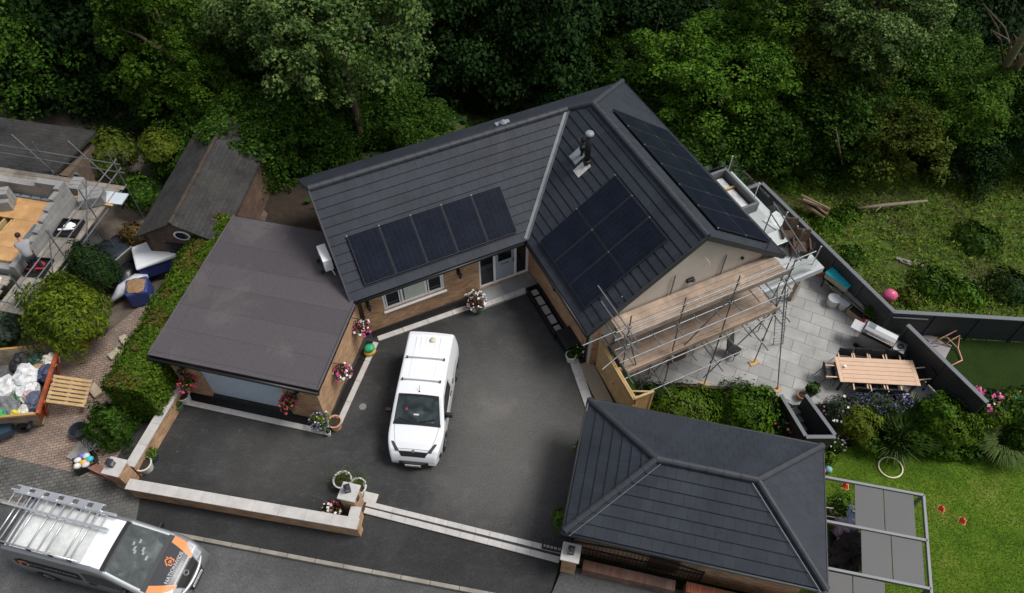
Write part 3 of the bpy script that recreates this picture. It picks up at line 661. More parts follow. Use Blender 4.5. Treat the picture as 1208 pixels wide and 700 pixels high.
def cap_lantern(label,c,rz,tilt=0):
    r=thing('pillar_lantern',label,'lantern',c,rz,'lanterns on the pillar caps')
    mb=MB(); mb.bb(-.09,.09,-.09,.09,0,.03); 
    for x in(-.08,.08):
        for y in(-.08,.08): mb.bb(x-.008,x+.008,y-.008,y+.008,.03,.24)
    mb.bb(-.1,.1,-.1,.1,.24,.265); mb.lathe([(.11,.265),(.03,.33),(0,.335)],n=4); obj('frame',mb,M_anthr,r)
    mb=MB(); mb.bb(-.07,.07,-.07,.07,.03,.24); obj('pane',mb,pm('lantern_glass',(.2,.22,.24),.1,.1,3,0),r)
cap_lantern('dark lantern on the corner pillar cap beside the hedge',(-12.72,10.18,1.2),FA)
cap_lantern('dark lantern on the gate pillar cap beside the two white pots',(-5.1,9.33,1.2),.3)
cap_lantern('dark lantern on the gate pillar cap next to the black iron gate',(1.74,7.42,1.2),FA)
# red brick road wall, iron gate
brickwall('garden_wall','old red brick wall with worn brick capping along the road',(2.15,7.30),(4.85,6.68),.5,.3,.3,mat=brickmat('old_brick_cap',(.17,.065,.04),(.20,.11,.08),(.13,.115,.10),loc=(0,.2,0),w=.085,h=.4,var=.55,dirt=(.10,.09,.08)),cop=False)
brickwall('garden_wall','newer orange brick wall beside the old red wall',(5.15,6.62),(9.2,5.68),.62,.3,.3,mat=M_bricknew,cop=False)
gp0=Vector((.95,7.93,0)); gp1=Vector((5.6,6.86,0)); gL=(gp1-gp0).length; gang=math.atan2(gp1.y-gp0.y,gp1.x-gp0.x)
gate=thing('sliding_gate','black iron sliding gate with arched top parked behind the red wall','gate',gp0,gang)
hh=lambda x: 1.05+.35*math.sin(math.pi*min(1,max(0,(x-.3)/(gL-.3))))
mb=MB(); mb.bb(0,gL,-.025,.025,.06,.12); mb.bb(0,gL,-.02,.02,.85,.89); mb.tube([(x,0,hh(x)) for x in np.linspace(0,gL,24)],.03,6); mb.bb(-.025,.025,-.025,.025,.06,1.12); mb.bb(gL-.025,gL+.025,-.025,.025,.06,1.12); obj('frame',mb,M_black,gate)
mb=MB(); x=.1
while x<gL: mb.cyl((x,0,.1),(x,0,hh(x)+.12),.014,n=5); x+=.12
o=obj('bars',mb,M_black,gate)
# ================================================================ HIPPED ROOF BUILDING
BA=R(-12.95); BO=Vector((1.51,7.67,0)); BM=Matrix.Translation(BO)@Matrix.Rotation(BA,4,'Z')
bl=thing('outbuilding','detached brick outbuilding under a dark grey hipped tile roof','outbuilding',BO,BA)
BLn,BW,BE=7.25,4.40,2.2; bk=.55
mb=MB(); mb.bb(.3,BLn-.3,.32,.55,-.3,2.1); mb.bb(.3,.55,.55,BW-.55,-.3,2.1); mb.bb(BLn-.55,BLn-.3,.55,BW-.55,-4,2.1); mb.bb(.3,BLn-.3,BW-.55,BW-.32,-4,2.1); obj('wall',mb,M_brickred if False else M_brick,bl)
mb=MB(); c0,c1,c2,c3=(0,0),(BLn,0),(BLn,BW),(0,BW); r1=(BW/2,BW/2);r2=(BLn-BW/2,BW/2)
roofplane(mb,[c0,c1,r2,r1],c0,(0,1),BE,bk); roofplane(mb,[c2,c3,r1,r2],c2,(0,-1),BE,bk); roofplane(mb,[c3,c0,r1],c0,(1,0),BE,bk); roofplane(mb,[c1,c2,r2],c1,(-1,0),BE,bk)
for pl,p0,u in(([c0,c1,r2,r1],c0,(0,1)),([c2,c3,r1,r2],c2,(0,-1)),([c3,c0,r1],c0,(1,0)),([c1,c2,r2],c1,(-1,0))): underside(mb,pl,p0,u,BE,bk,.05)
ro=obj('roof',mb,M_tile,bl)
zt=BE+bk*BW/2+.03
mb=MB(); ridge(mb,(*r1,zt),(*r2,zt),.11)
for a,b in((c0,r1),(c3,r1),(c1,r2),(c2,r2)): ridge(mb,(a[0],a[1],BE+.04),(b[0],b[1],zt),.11)
obj('ridge_tiles',mb,M_ridge,ro)
mb=MB()
for a,b,s in((c0,r1,1),(c1,r2,-1)):
    a=Vector((*a,BE+.03));b=Vector((*b,zt-.01)); o=Vector((.12*s,-.1,0)); mb.bar(a+o*1.2,b+o*1.2,.012,.012)
obj('hip_flashing',mb,M_lead,ro)
mb=MB(); 
for a,b in((c0,c1),(c1,c2),(c2,c3),(c3,c0)): mb.bar((*a,BE-.09),(*b,BE-.09),.03,.2)
obj('fascia',mb,pm('green_trim',(.02,.05,.035),.5,.1),bl)
mb=MB(); g=.06
mb.tube([(-g,-g,BE-.05),(BLn+g,-g,BE-.05),(BLn+g,BW+g,BE-.05),(-g,BW+g,BE-.05),(-g,-g,BE-.05)],.055,8); obj('gutter',mb,M_anthr,bl,smooth=True)
mb=MB(); mb.bb(2.6,3.5,.29,.318,0,2.0); obj('door',mb,pm('brown_door2',(.10,.05,.03),.5,.2),bl,bevel=.01)
mb=MB(); mb.tube([(.1,-.02,BE-.1),(.25,.25,BE-.35),(.25,.25,0)],.035,8); obj('downpipe',mb,M_black,bl)
# ================================================================ LEAVES
def leafcloud(name,Pn,Nn,size,seed,asp=.55,jit=.5,fold=.25):
    rng=np.random.default_rng(seed); n=len(Pn)
    Nn=Nn+jit*rng.normal(size=(n,3)); Nn/=np.linalg.norm(Nn,axis=1)[:,None]+1e-9
    t=rng.normal(size=(n,3)); t-= (t*Nn).sum(1)[:,None]*Nn; t/=np.linalg.norm(t,axis=1)[:,None]+1e-9
    b=np.cross(Nn,t); s=(size*(.5+1.05*rng.random(n)**1.4))[:,None]
    v=np.empty((n,4,3)); v[:,0]=Pn-t*s*.5; v[:,1]=Pn+b*s*asp*.5-Nn*s*fold*.3; v[:,2]=Pn+t*s*.5-Nn*s*fold*.3; v[:,3]=Pn-b*s*asp*.5-Nn*s*fold*.3
    return quadmesh(name,v)
def quadmesh(name,v):
    n=len(v); me=bpy.data.meshes.new(name); me.vertices.add(4*n); me.vertices.foreach_set('co',v.astype(np.float32).ravel())
    me.loops.add(4*n); me.loops.foreach_set('vertex_index',np.arange(4*n,dtype=np.int32)); me.polygons.add(n); me.polygons.foreach_set('loop_start',np.arange(0,4*n,4,dtype=np.int32)); me.update(calc_edges=True); return me
def blades(name,base,L,w,seed,lean=.5,droop=.6):
    """long arching blades, two quads each"""
    rng=np.random.default_rng(seed); n=len(base); a=rng.random(n)*2*np.pi; ln=L*(.6+.6*rng.random(n)); le=lean*(.3+rng.random(n))
    d=np.stack([np.cos(a)*le,np.sin(a)*le,np.ones(n)],1); d/=np.linalg.norm(d,axis=1)[:,None]
    sd=np.stack([-np.sin(a),np.cos(a),0*a],1)*w
    p1=base+d*(ln*.55)[:,None]; d2=d+np.stack([np.cos(a)*droop,np.sin(a)*droop,-droop*.9+0*a],1); d2/=np.linalg.norm(d2,axis=1)[:,None]; p2=p1+d2*(ln*.5)[:,None]
    v=np.concatenate([np.stack([base-sd,base+sd,p1+sd*.9,p1-sd*.9],1),np.stack([p1-sd*.9,p1+sd*.9,p2+sd*.15,p2-sd*.15],1)],0)
    return quadmesh(name,v)
def sph(rng,n,up=None):
    d=rng.normal(size=(n,3)); d/=np.linalg.norm(d,axis=1)[:,None]
    if up is not None: d[:,2]=np.where(d[:,2]<up,-d[:,2],d[:,2])
    return d
def crown(seed,rx,rz,ncl,nper,cr,shell=.55,up=-.5):
    rng=np.random.default_rng(seed); d=sph(rng,ncl,up); r=shell+(1-shell)*rng.random(ncl)**.6
    r*=1+.25*np.sin(d[:,0]*4+seed)*np.cos(d[:,1]*5+seed*2)+.16*rng.random(ncl)*(rng.random(ncl)<.3)
    C=d*r[:,None]*np.array([rx,rx,rz]); Ps=[];Ns=[]
    for c in C:
        q=sph(rng,nper,-.35); rr=cr*(.55+.75*rng.random()); f=(.55+.45*rng.random(nper)**.5)
        Ps.append(c+q*(rr*f)[:,None]*np.array([1,1,.75])); Ns.append(q*.7+np.array([0,0,.55]))
    return np.concatenate(Ps),np.concatenate(Ns),C
def dome(seed,rx,ry,rz,n,bump=.16,up=-.15,thick=.25):
    rng=np.random.default_rng(seed); d=sph(rng,n,up)
    w=1+bump*(np.sin(d[:,0]*5+seed)*np.sin(d[:,1]*6+seed*1.7)+.6*np.sin(d[:,2]*9+d[:,0]*8+seed))
    r=w*(1-thick*rng.random(n)**1.6)*np.where(rng.random(n)<.06,1+.28*rng.random(n),1)
    return d*r[:,None]*np.array([rx,ry,rz]), d+np.array([0,0,.3])
LG=leafmat('leaf_green',(.010,.030,.003),(.062,.130,.012))
LB=leafmat('leaf_bright',(.020,.055,.004),(.105,.205,.016))
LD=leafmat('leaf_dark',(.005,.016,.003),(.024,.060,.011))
LP=leafmat('leaf_pale',(.014,.042,.006),(.15,.215,.06),nscale=.8)
LY=leafmat('leaf_yellow',(.03,.05,.005),(.105,.135,.016))
LI=leafmat('leaf_ivy',(.016,.042,.003),(.080,.150,.010))
LC=leafmat('leaf_conifer',(.008,.022,.006),(.028,.058,.012))
LH=leafmat('leaf_hedge',(.036,.08,.006),(.135,.21,.018),nscale=.9)
LHB=leafmat('leaf_brown',(.10,.065,.022),(.16,.10,.035))
LGOLD=leafmat('leaf_gold',(.06,.09,.008),(.15,.19,.022))
LGR=leafmat('grass_blade',(.03,.065,.01),(.08,.14,.025))
M_bark=pm('bark',(.10,.075,.05),.9,.4,4,.6,20)
def leafobj(name,me,mat,parent=None):
    me.materials.append(mat); o=bpy.data.objects.new(name,me); COL.objects.link(o)
    if parent: o.parent=parent
    return o
def flowmat(name,col): return pm(name,col,.6,.25,9,0)
def flowers(name,parent,Pn,col,size,seed):
    rng=np.random.default_rng(seed); me=leafcloud(name,np.array(Pn),np.tile([0,-.3,1.],(len(Pn),1)),size,seed,asp=.9,jit=.5); return leafobj(name,me,flowmat('petal_%d_%d_%d'%tuple(int(c*100) for c in col),col),parent)
# ---------------------------------------------------------------- pots & baskets
def pot(name,label,c,r,h,mat,plant=None,group=None,cat='plant pot',soil=True,seed=1):
    t=thing(name,label,cat,c,0,group)
    mb=MB(); mb.lathe([(0,0),(r*.72,0),(r*.98,h*.9),(r*1.05,h*.9),(r*1.05,h),(r*.9,h),(r*.86,h*.86),(0,h*.86)],n=20); obj('pot',mb,mat,t,smooth=False)
    mb=MB(); mb.blob((0,0,h*.84),(r*.86,r*.86,.04),.3,seed); obj('soil',mb,M_soil,t)
    if plant: plant(t,h,seed)
    return t
def pl_bush(rx,rz,n,size,mat,dz=0,fl=None):
    def f(t,h,seed):
        Pn,Nn=dome(seed,rx,rx,rz,n); Pn=Pn+np.array([0,0,h+rz*.35+dz]); leafobj('foliage',leafcloud('foliage',Pn,Nn,size,seed,jit=.7),mat,t)
        rng=np.random.default_rng(seed+5)
        for i,(col,m,s) in enumerate(fl or []):
            d=sph(rng,m,.1)*np.array([rx,rx,rz])*(.95+.15*rng.random((m,1))); flowers('flowers',t,d+np.array([0,0,h+rz*.4+dz]),col,s,seed+i)
    return f
def pl_wisp(L,n,mat):
    def f(t,h,seed):
        rng=np.random.default_rng(seed); base=np.stack([rng.normal(0,.06,n),rng.normal(0,.06,n),np.full(n,h*.85)],1)
        leafobj('stems',blades('stems',base,L,.006,seed,.7,.3),mat,t)
        a=rng.random(n*8)*6.28; rr=rng.random(n*8); Pn=np.stack([np.cos(a)*rr*L*.55,np.sin(a)*rr*L*.55,h+L*.6*rng.random(n*8)],1); leafobj('foliage',leafcloud('foliage',Pn,np.tile([0,0,1.],(n*8,1)),.05,seed,jit=.8),mat,t)
    return f
M_wpot=pm('white_pot',(.66,.65,.62),.5,.08,4,.05); M_gpot=pm('green_pot',(.10,.17,.08),.5,.2,4,.05); M_bpot=pm('blue_pot',(.03,.05,.12),.4,.2,4,.05)
PINK=(.55,.05,.22);WHT=(.75,.74,.72);RED=(.5,.03,.04);PUR=(.14,.09,.45);LIL=(.4,.3,.55)
pot('plant_pot','large white pot of bare soil at the left end of the garage front',(*P(220,473)[:2],0),.24,.42,M_wpot)
pot('plant_pot','small green pot in front of the large white pot of soil',(*P(212,482)[:2],0),.2,.3,M_gpot,pl_bush(.17,.12,160,.06,LH),seed=3)
pot('plant_pot','white pot of soil in the corner of the low front wall',(*P(174,553)[:2],0),.27,.4,M_wpot,seed=2)
pot('plant_pot','small blue pot with leafy plant beside the low side wall',(*P(183,541)[:2],0),.18,.3,M_bpot,pl_bush(.26,.2,240,.08,LH,0),seed=4)
pot('plant_pot','round white rimmed pot left of its twin behind the gate pillar',(*P(406.5,572)[:2],0),.3,.42,M_wpot,pl_wisp(.75,24,LY),'white rimmed pots behind the gate pillar',seed=5)
pot('plant_pot','round white rimmed pot right of its twin behind the gate pillar',(*P(423.5,580)[:2],0),.3,.42,M_wpot,pl_wisp(.8,26,LH),'white rimmed pots behind the gate pillar',seed=6)
pot('plant_pot','dark planter of red and white flowers in the wall corner',(*P(394,608)[:2],0),.27,.38,M_black,pl_bush(.3,.2,320,.09,LG,0,[(RED,40,.08),(WHT,26,.09)]),seed=7)
pot('plant_pot','peach terracotta pot at the front right corner of the garage',(*P(397,504)[:2],0),.24,.42,pm('peach_pot',(.62,.34,.21),.7,.1,4,.1),seed=8)
pot('plant_pot','pot of blue purple and cream flowers by the garage corner',(*P(381,505)[:2],0),.2,.3,M_gpot,pl_bush(.38,.3,420,.09,LH,.05,[(PUR,40,.07),((.6,.58,.4),30,.06),(LIL,20,.06)]),seed=9)
pot('plant_pot','tiny white pot in front of the blue flowers at the garage corner',(*P(388,513)[:2],0),.1,.22,M_wpot,pl_bush(.1,.1,60,.05,LB),seed=10)
pot('plant_pot','wide pot of white and pink flowers beside the front door step',(*P(561,364)[:2],0),.3,.4,M_wpot,pl_bush(.42,.28,420,.1,leafmat('leaf_plum',(.04,.02,.012),(.1,.05,.03)),0,[(WHT,30,.09),((.6,.4,.42),14,.08)]),seed=11)
pot('plant_pot','green glazed pot next to the wide flower pot at the step',(*P(566,368)[:2],0),.17,.32,M_gpot,seed=12)
pot('plant_pot','white pot of seedlings beside the black planter box',(*P(673,425)[:2],0),.2,.36,M_wpot,pl_bush(.16,.14,160,.07,LG),seed=13)
pot('plant_pot','dark pot with trailing grey green plant behind the white seedling pot',(*P(682,421)[:2],0),.17,.36,M_black,pl_bush(.26,.22,260,.1,LG,0,[(WHT,10,.06)]),seed=14)
def basket(label,p,n,seed,cols,group='hanging baskets on the garage walls'):
    t=thing('hanging_basket',label,'hanging basket',p,0,group); n=Vector(n)
    mb=MB(); mb.bar((0,0,.5),n*.3+Vector((0,0,.5)),.02,.02); mb.tube([(0,0,.25),n*.28+Vector((0,0,.49))],.01,5); obj('bracket',mb,M_black,t)
    mb=MB(); mb.lathe([(0,-.2),(.12,-.15),(.19,0),(.17,0)],n*.3,14)
    for a in range(3): mb.tube([n*.3+Vector((.18*math.cos(a*2.1),.18*math.sin(a*2.1),0)),n*.3+Vector((0,0,.49))],.006,4)
    obj('basket',mb,pm('coir',(.12,.08,.04),.9,.3,8,.5),t)
    Pn,Nn=dome(seed,.3,.3,.26,330); o=np.array([n.x*.3,n.y*.3,.02]); leafobj('foliage',leafcloud('foliage',Pn+o,Nn,.09,seed,jit=.7),LG,t)
    rng=np.random.default_rng(seed)
    for c,m in cols: d=sph(rng,m,-.5)*np.array([.33,.33,.3]); flowers('flowers',t,d+o,c,.09,seed+1)
gn=Vector((math.sin(GA),-math.cos(GA),0)); 
basket('hanging basket of pink flowers at the left end of the garage front',GM@Vector((.62,-.01,1.25)),gn,21,[(PINK,30),(RED,24)])
basket('hanging basket of dark red flowers right of the blue roller door',GM@Vector((4.35,-.01,1.35)),gn,22,[(RED,34),(PINK,24)])
ga0=GM@Vector((W5,.25,0)); ga1=GM@Vector((hw.x,hw.y,0)); gd=(ga1-ga0).normalized(); gn2=Vector((gd.y,-gd.x,0))
basket('hanging basket of magenta and white flowers near the front of the garage side wall',ga0+gd*1.05+Vector((0,0,1.3)),gn2,23,[(PINK,40),(WHT,26)])
basket('hanging basket of magenta and white flowers near the house corner',ga0+gd*3.0+Vector((0,0,1.3)),gn2,24,[(PINK,36),(WHT,26)])
# ground things on the driveway
t=thing('frog_ornament','small green and yellow garden ornament on the slab edging','ornament',(*P(437,417)[:2],0),.4)
mb=MB(); mb.lathe([(0,0),(.2,.02),(.24,.12),(.2,.2),(0,.22)],n=16,sy=.8); obj('base',mb,pm('ochre',(.5,.33,.06),.5,.1),t,smooth=True)
mb=MB(); mb.blob((.02,.03,.3),(.2,.17,.14),.2,3); obj('lid',mb,pm('toy_green',(.03,.35,.16),.4,.1),t,smooth=True)
mb=MB(); mb.lathe([(0,.0),(.13,.0),(.13,.012),(.1,.014),(.1,.018),(0,.018)],n=18); solo('drain_cover','small round grey drain cover set in the driveway','drain cover',mb,pm('drain',(.2,.2,.19),.6,.1),(*P(428,480)[:2],.0))
# long black planter/bench against right wing wall, and black box
pb=toH(P(652,372)); 
t=thing('planter_trough','long low black trough with pale stone inserts beside the wall','planter',H(-.33,-2.15,0),HA)
mb=MB(); mb.bb(-.27,.27,-1.25,1.25,0,.08); mb.bb(-.27,-.2,-1.25,1.25,.08,.32); mb.bb(.2,.27,-1.25,1.25,.08,.32); mb.bb(-.2,.2,-1.25,-1.18,.08,.32); mb.bb(-.2,.2,1.18,1.25,.08,.32); obj('trough',mb,M_black,t,bevel=.01)
mb=MB()
for i,(y,l) in enumerate(((.95,.26),(.5,.42),(.0,.42),(-.5,.42),(-.95,.26))): mb.box((0,y,.2),(.26,l,.06))
obj('stone_insert',mb,pm('stone_insert',(.36,.35,.34),.8,.1),t,bevel=.01)
t=thing('storage_box','black plastic storage box at the end of the long trough','storage box',H(-.25,-3.85,0),HA)
mb=MB(); mb.bb(-.3,.3,-.42,.42,0,.5); obj('box',mb,M_black,t,bevel=.02); mb=MB(); mb.bb(-.33,.33,-.45,.45,.5,.57); obj('lid',mb,pm('black_lid',(.02,.02,.021),.45,.1),t,bevel=.025)
# plants peeking out under the outbuilding eave
for lab,px,r,fl in(('leafy plant with pale flowers peeking out under the outbuilding eave',(684,531),.22,[(WHT,12,.06)]),('green plant beside the iron gate under the outbuilding eave',(663,617),.36,None),('small climbing plant against the middle of the outbuilding side wall',(672,590),.16,None)):
    p=P(*px,.3); t=thing('climbing_plant',lab,'plant',(p.x,p.y,0)); pl_bush(r,r*1.6,int(1800*r),.1,LB,.15,fl)(t,.1,int(px[0]))
    mb=MB(); mb.tube([(0,0,0),(.02,0,.3)],.015,5); obj('stem',mb,M_bark,t)
# ================================================================ VEHICLES
def textmesh(s,size,M,mat,parent,name='lettering',depth=.002,align='CENTER'):
    cu=bpy.data.curves.new('txt','FONT'); cu.body=s; cu.size=size; cu.extrude=depth; cu.align_x=align; cu.align_y='CENTER'
    to=bpy.data.objects.new('txt',cu); COL.objects.link(to); dg=bpy.context.evaluated_depsgraph_get(); me=bpy.data.meshes.new_from_object(to.evaluated_get(dg)); bpy.data.objects.remove(to); bpy.data.curves.remove(cu)
    me.transform(M); me.materials.clear(); me.materials.append(mat); o=bpy.data.objects.new(name,me); COL.objects.link(o); o.parent=parent; return o
class Body:
    def __init__(s,L,W,prof,z0=.28,tum=.14,zb=.95,rf=.16,rr=.06,xf=.62,crown=.035,rad=.12):
        s.L=L;s.W=W;s.px=[p[0] for p in prof];s.pz=[p[1] for p in prof];s.z0=z0;s.tum=tum;s.zb=zb;s.rf=rf;s.rr=rr;s.xf=xf;s.crown=crown;s.rad=rad;s.zmax=max(s.pz)
    def zt(s,x): return float(np.interp(x,s.px,s.pz))
    def w(s,x):
        q=abs(x)/(s.L/2); f=s.rf if x>0 else s.rr; xf=s.xf if x>0 else .9
        return s.W/2*(1-f*max(0,(q-xf)/(1-xf))**2.2)
    def ys(s,x,z): return s.w(x)*(1-s.tum*max(0,min(1,(z-s.zb)/(s.zmax-s.zb)))**1.2-.04*max(0,(.6-z)))
    def sec(s,x,t):
        zt=s.zt(x); r=min(s.rad,(zt-s.z0)*.35); yt=s.ys(x,zt-r)-r*.9
        if t<=.5:
            q=t/.5; return yt*q, zt-s.crown*q*q
        if t<=.68:
            a=(t-.5)/.18*math.pi/2; return yt+r*.9*math.sin(a), zt-s.crown-(r-s.crown)*(1-math.cos(a))
        q=(t-.68)/.32; z=(zt-r)+(s.z0-(zt-r))*q; return s.ys(x,z),z
    def mesh(s,n=72,tn=26):
        mb=MB(); xs=sorted(set(list(np.linspace(-s.L/2,s.L/2,n))+s.px)); ts=list(np.linspace(0,.5,9))+list(np.linspace(.5,.68,6))[1:]+list(np.linspace(.68,1,9))[1:]; m=2*len(ts)-1
        for x in xs:
            row=[s.sec(x,t) for t in ts]; full=[(-y,z) for y,z in row[::-1]]+row[1:]
            mb.v+= [Vector((x,y,z)) for y,z in full]
        for i in range(len(xs)-1):
            for j in range(m-1): mb.f.append([i*m+j,(i+1)*m+j,(i+1)*m+j+1,i*m+j+1]); mb.mi.append(0)
        mb.f.append(list(range(m))); mb.mi.append(0); o=(len(xs)-1)*m; mb.f.append([o+j for j in range(m)][::-1]); mb.mi.append(0)
        return mb
    def top(s,x0,x1,q0,q1,off=.005,nx=12,ny=14,thick=False,mb=None,q0b=None,q1b=None):
        """patch on the upper surface; q in -1..1 of the flat width; optional taper to q0b,q1b at x1"""
        mb=mb or MB(); g=[]; q0b=q0 if q0b is None else q0b; q1b=q1 if q1b is None else q1b
        e=1e-3
        for i in range(nx+1):
            f=i/nx; x=x0+(x1-x0)*f; A=q0+(q0b-q0)*f;B=q1+(q1b-q1)*f
            sl=(s.zt(x+e)-s.zt(x-e))/(2*e); n=Vector((-sl,0,1)).normalized(); row=[]
            for j in range(ny+1):
                q=A+(B-A)*j/ny; y,z=s.sec(x,.5*min(1,abs(q))); row.append(Vector((x,math.copysign(y,q),z))+n*off)
            g.append(row)
        vs=[p for r_ in g for p in r_]; m=ny+1
        mb.add(vs,[[i*m+j,(i+1)*m+j,(i+1)*m+j+1,i*m+j+1] for i in range(nx) for j in range(ny)]); return mb
    def side(s,sg,pts,off=.005,mb=None,sub=8):
        """side patch: lower & upper outline lists [(x,zlo,zhi)]"""
        mb=mb or MB(); rows=[]
        for x,a,b in pts:
            rows.append([Vector((x,sg*(s.ys(x,a+(b-a)*j/sub)+off),a+(b-a)*j/sub)) for j in range(sub+1)])
        m=sub+1; mb.add([p for r_ in rows for p in r_],[[i*m+j,(i+1)*m+j,(i+1)*m+j+1,i*m+j+1] if sg<0 else [i*m+j,i*m+j+1,(i+1)*m+j+1,(i+1)*m+j] for i in range(len(rows)-1) for j in range(sub)]); return mb
M_paintw=pm('white_paint',(.80,.81,.82),.28,.02,1,0,spec=.5,coat=.6)
M_silver=pm('silver_paint',(.24,.25,.26),.32,.05,2,0,metal=.5,coat=.6)
M_char=pm('charcoal_paint',(.035,.037,.042),.35,.1,2,0,coat=.3)
M_orange=pm('orange_vinyl',(.82,.27,.09),.45,.05,2,0)
M_bumper=pm('bumper_black',(.014,.014,.015),.55,.1,4,0)
M_head=pm('headlamp',(.35,.37,.39),.12,.3,9,0,spec=.8)
M_plate=pm('plate_white',(.7,.7,.66),.4,.03); M_ink=pm('ink',(.01,.01,.01),.6,0,1,0); M_letw=pm('letter_white',(.6,.6,.6),.5,0,1,0)
def vehglass(): 
    m,t,b=nt('vehicle_glass'); L=t.links; tc=N(t,'ShaderNodeTexCoord'); n=N(t,'ShaderNodeTexNoise',Scale=2.2,Detail=4.0,Distortion=1.0); L.new(tc.outputs['Object'],n.inputs['Vector'])
    L.new(ramp(t,n.outputs[0],[(.35,(.02,.028,.03)),(.58,(.05,.065,.066)),(.75,(.13,.15,.15))]),b.inputs['Base Color']); b.inputs['Roughness'].default_value=.09; b.inputs['Specular IOR Level'].default_value=.3; return m
M_vglass=vehglass()
def wheels(root,B,xs,r=.33,w=.22):
    for x in xs:
        for sg in(-1,1):
            y=B.ys(x,.5); mb=MB(); mb.lathe([(r*.6,-w/2),(r*.94,-w/2),(r,-w/2+.03),(r,w/2-.03),(r*.94,w/2),(r*.6,w/2),(r*.55,w/2-.02)],n=24); xform(mb,Matrix.Translation((x,sg*(y-.095),r))@Matrix.Rotation(R(-90*sg),4,'X')); ty=obj('wheel',mb,M_rubber,root,smooth=False)
            mb=MB(); mb.lathe([(0,.04),(r*.3,.05),(r*.56,.02),(r*.58,-.02)],n=20); 
            for k_ in range(5): mb.box((r*.3*math.cos(k_*1.257),r*.3*math.sin(k_*1.257),.045),(r*.5,.05,.03),rz=k_*1.257)
            xform(mb,Matrix.Translation((x,sg*(y-.03),r))@Matrix.Rotation(R(-90*sg),4,'X')); obj('rim',mb,M_steel,ty)
            mb=MB()
            a=np.linspace(0,math.pi,15); B.side(sg,[(x+(r+.06)*math.cos(t_),.285,max(.29,r+(r+.06)*math.sin(t_))) for t_ in a][::-1 if True else 1],.004,mb,4); obj('wheel_arch',mb,M_bumper,root)
# --- white van
WV=thing('van','white panel van with two roof bars parked on the tarmac driveway','van',(-3.04,12.87,0),R(-95.5))
B=Body(4.48,1.84,[(-2.24,.8),(-2.2,1.5),(-2.12,1.7),(-1.95,1.775),(-1.2,1.81),(.1,1.81),(.46,1.75),(1.16,1.15),(1.26,1.1),(1.8,1.0),(2.02,.9),(2.15,.74),(2.22,.56),(2.24,.44)],rf=.2,xf=.6,tum=.17)
obj('body',B.mesh(),M_paintw,WV,smooth=True)
mb=B.top(.5,1.15,-.97,.97,.006,14,16); obj('windscreen',mb,M_vglass,WV,smooth=True)
mb=B.top(1.15,1.24,-.99,.99,.007,4,16); B.top(.43,.5,-.97,.97,.0065,3,16,mb=mb); obj('windscreen_trim',mb,M_bumper,WV)
mb=MB(); 
for s_ in(-1,1): mb.bar((1.16,s_*.1,1.175),(1.06,s_*.62,1.27),.025,.02)
obj('wiper',mb,M_black,WV)
for sg in(-1,1):
    mb=B.side(sg,[(-.32,1.1,1.56),(.0,1.08,1.57),(.35,1.06,1.56),(.65,1.05,1.42),(.98,1.05,1.17)],.005); obj('side_window',mb,M_dglass,WV,smooth=True)
    mb=B.side(sg,[(-2.1,.3,.52),(-1.8,.3,.56),(1.85,.3,.56),(2.0,.3,.56)],.008,sub=4); obj('side_trim',mb,M_bumper,WV)
    mb=B.side(sg,[(-.385,.58,1.55),(-.367,.58,1.55)],.004,sub=8); B.side(sg,[(.84,.58,1.1),(.858,.58,1.1)],.004,mb=mb); B.side(sg,[(-1.5,1.02,1.04),(-.4,1.02,1.04)],.004,mb=mb,sub=2); obj('door_seam',mb,M_anthr,WV)
    mb=MB(); mb.bar((-.25,sg*B.ys(-.25,.98),.98),(-.05,sg*B.ys(-.05,.98),.98),.05,.035); mb.bar((-.75,sg*B.ys(-.75,.98),.98),(-.55,sg*B.ys(-.55,.98),.98),.05,.035); obj('door_handle',mb,M_bumper,WV)
    t_=.95; y=sg*(B.ys(.78,1.1)); mb=MB(); mb.bar((.80,y-sg*.12,1.02),(.78,y+sg*.12,1.08),.1,.07); mb.box((.77,y+sg*.13,1.13),(.13,.2,.19)); obj('mirror',mb,M_bumper,WV,bevel=.03)
    mb=B.top(1.8,2.07,.88,.995,.007,8,4,q0b=.66,q1b=.86) if sg>0 else B.top(1.8,2.07,-.995,-.88,.007,8,4,q0b=-.86,q1b=-.66); obj('headlight',mb,M_dglass if False else pm('headlamp_dark',(.05,.055,.06),.1,.3,9,0,spec=.8),WV,smooth=True)
mb=B.top(1.24,2.0,-.93,-.915,.004,12,1,q0b=-.80,q1b=-.785); B.top(1.24,2.0,.915,.93,.004,12,1,mb=mb,q0b=.785,q1b=.80); B.top(2.0,2.012,-.80,.80,.004,1,10,mb=mb); obj('bonnet_seam',mb,M_grey,WV)
mb=B.top(2.06,2.17,-.72,.72,.009,5,12,q0b=-.6,q1b=.6); obj('grille',mb,M_bumper,WV)
mb=MB(); mb.lathe([(0,.012),(.05,.01),(.055,0)],n=12); xform(mb,Matrix.Translation((2.06,0,B.zt(2.06)+.01))@Matrix.Rotation(R(35),4,'Y')); obj('badge',mb,M_steel,WV)
mb=MB(); 
for i in range(15):
    q=-1+2*i/14
def frontband(z0,z1,off):
    mb=MB(); vs=[]; n=20
    for i in range(n+1):
        y=(-.5+i/n)*1.5; x=2.25-.3*abs(y/.75)**2.4
        vs+= [Vector((x+off,y,z0)),Vector((x+off,y,z1)),Vector((x-.2,y,z1+.02)),Vector((x-.2,y,z0))]
    fs=[]
    for i in range(n):
        for j in range(4): fs.append([i*4+j,(i+1)*4+j,(i+1)*4+(j+1)%4,i*4+(j+1)%4])
    fs+=[[0,1,2,3],[n*4+3,n*4+2,n*4+1,n*4]]
    return mb.add(vs,fs)
obj('bumper',frontband(.2,.46,.1),M_bumper,WV,bevel=.02)
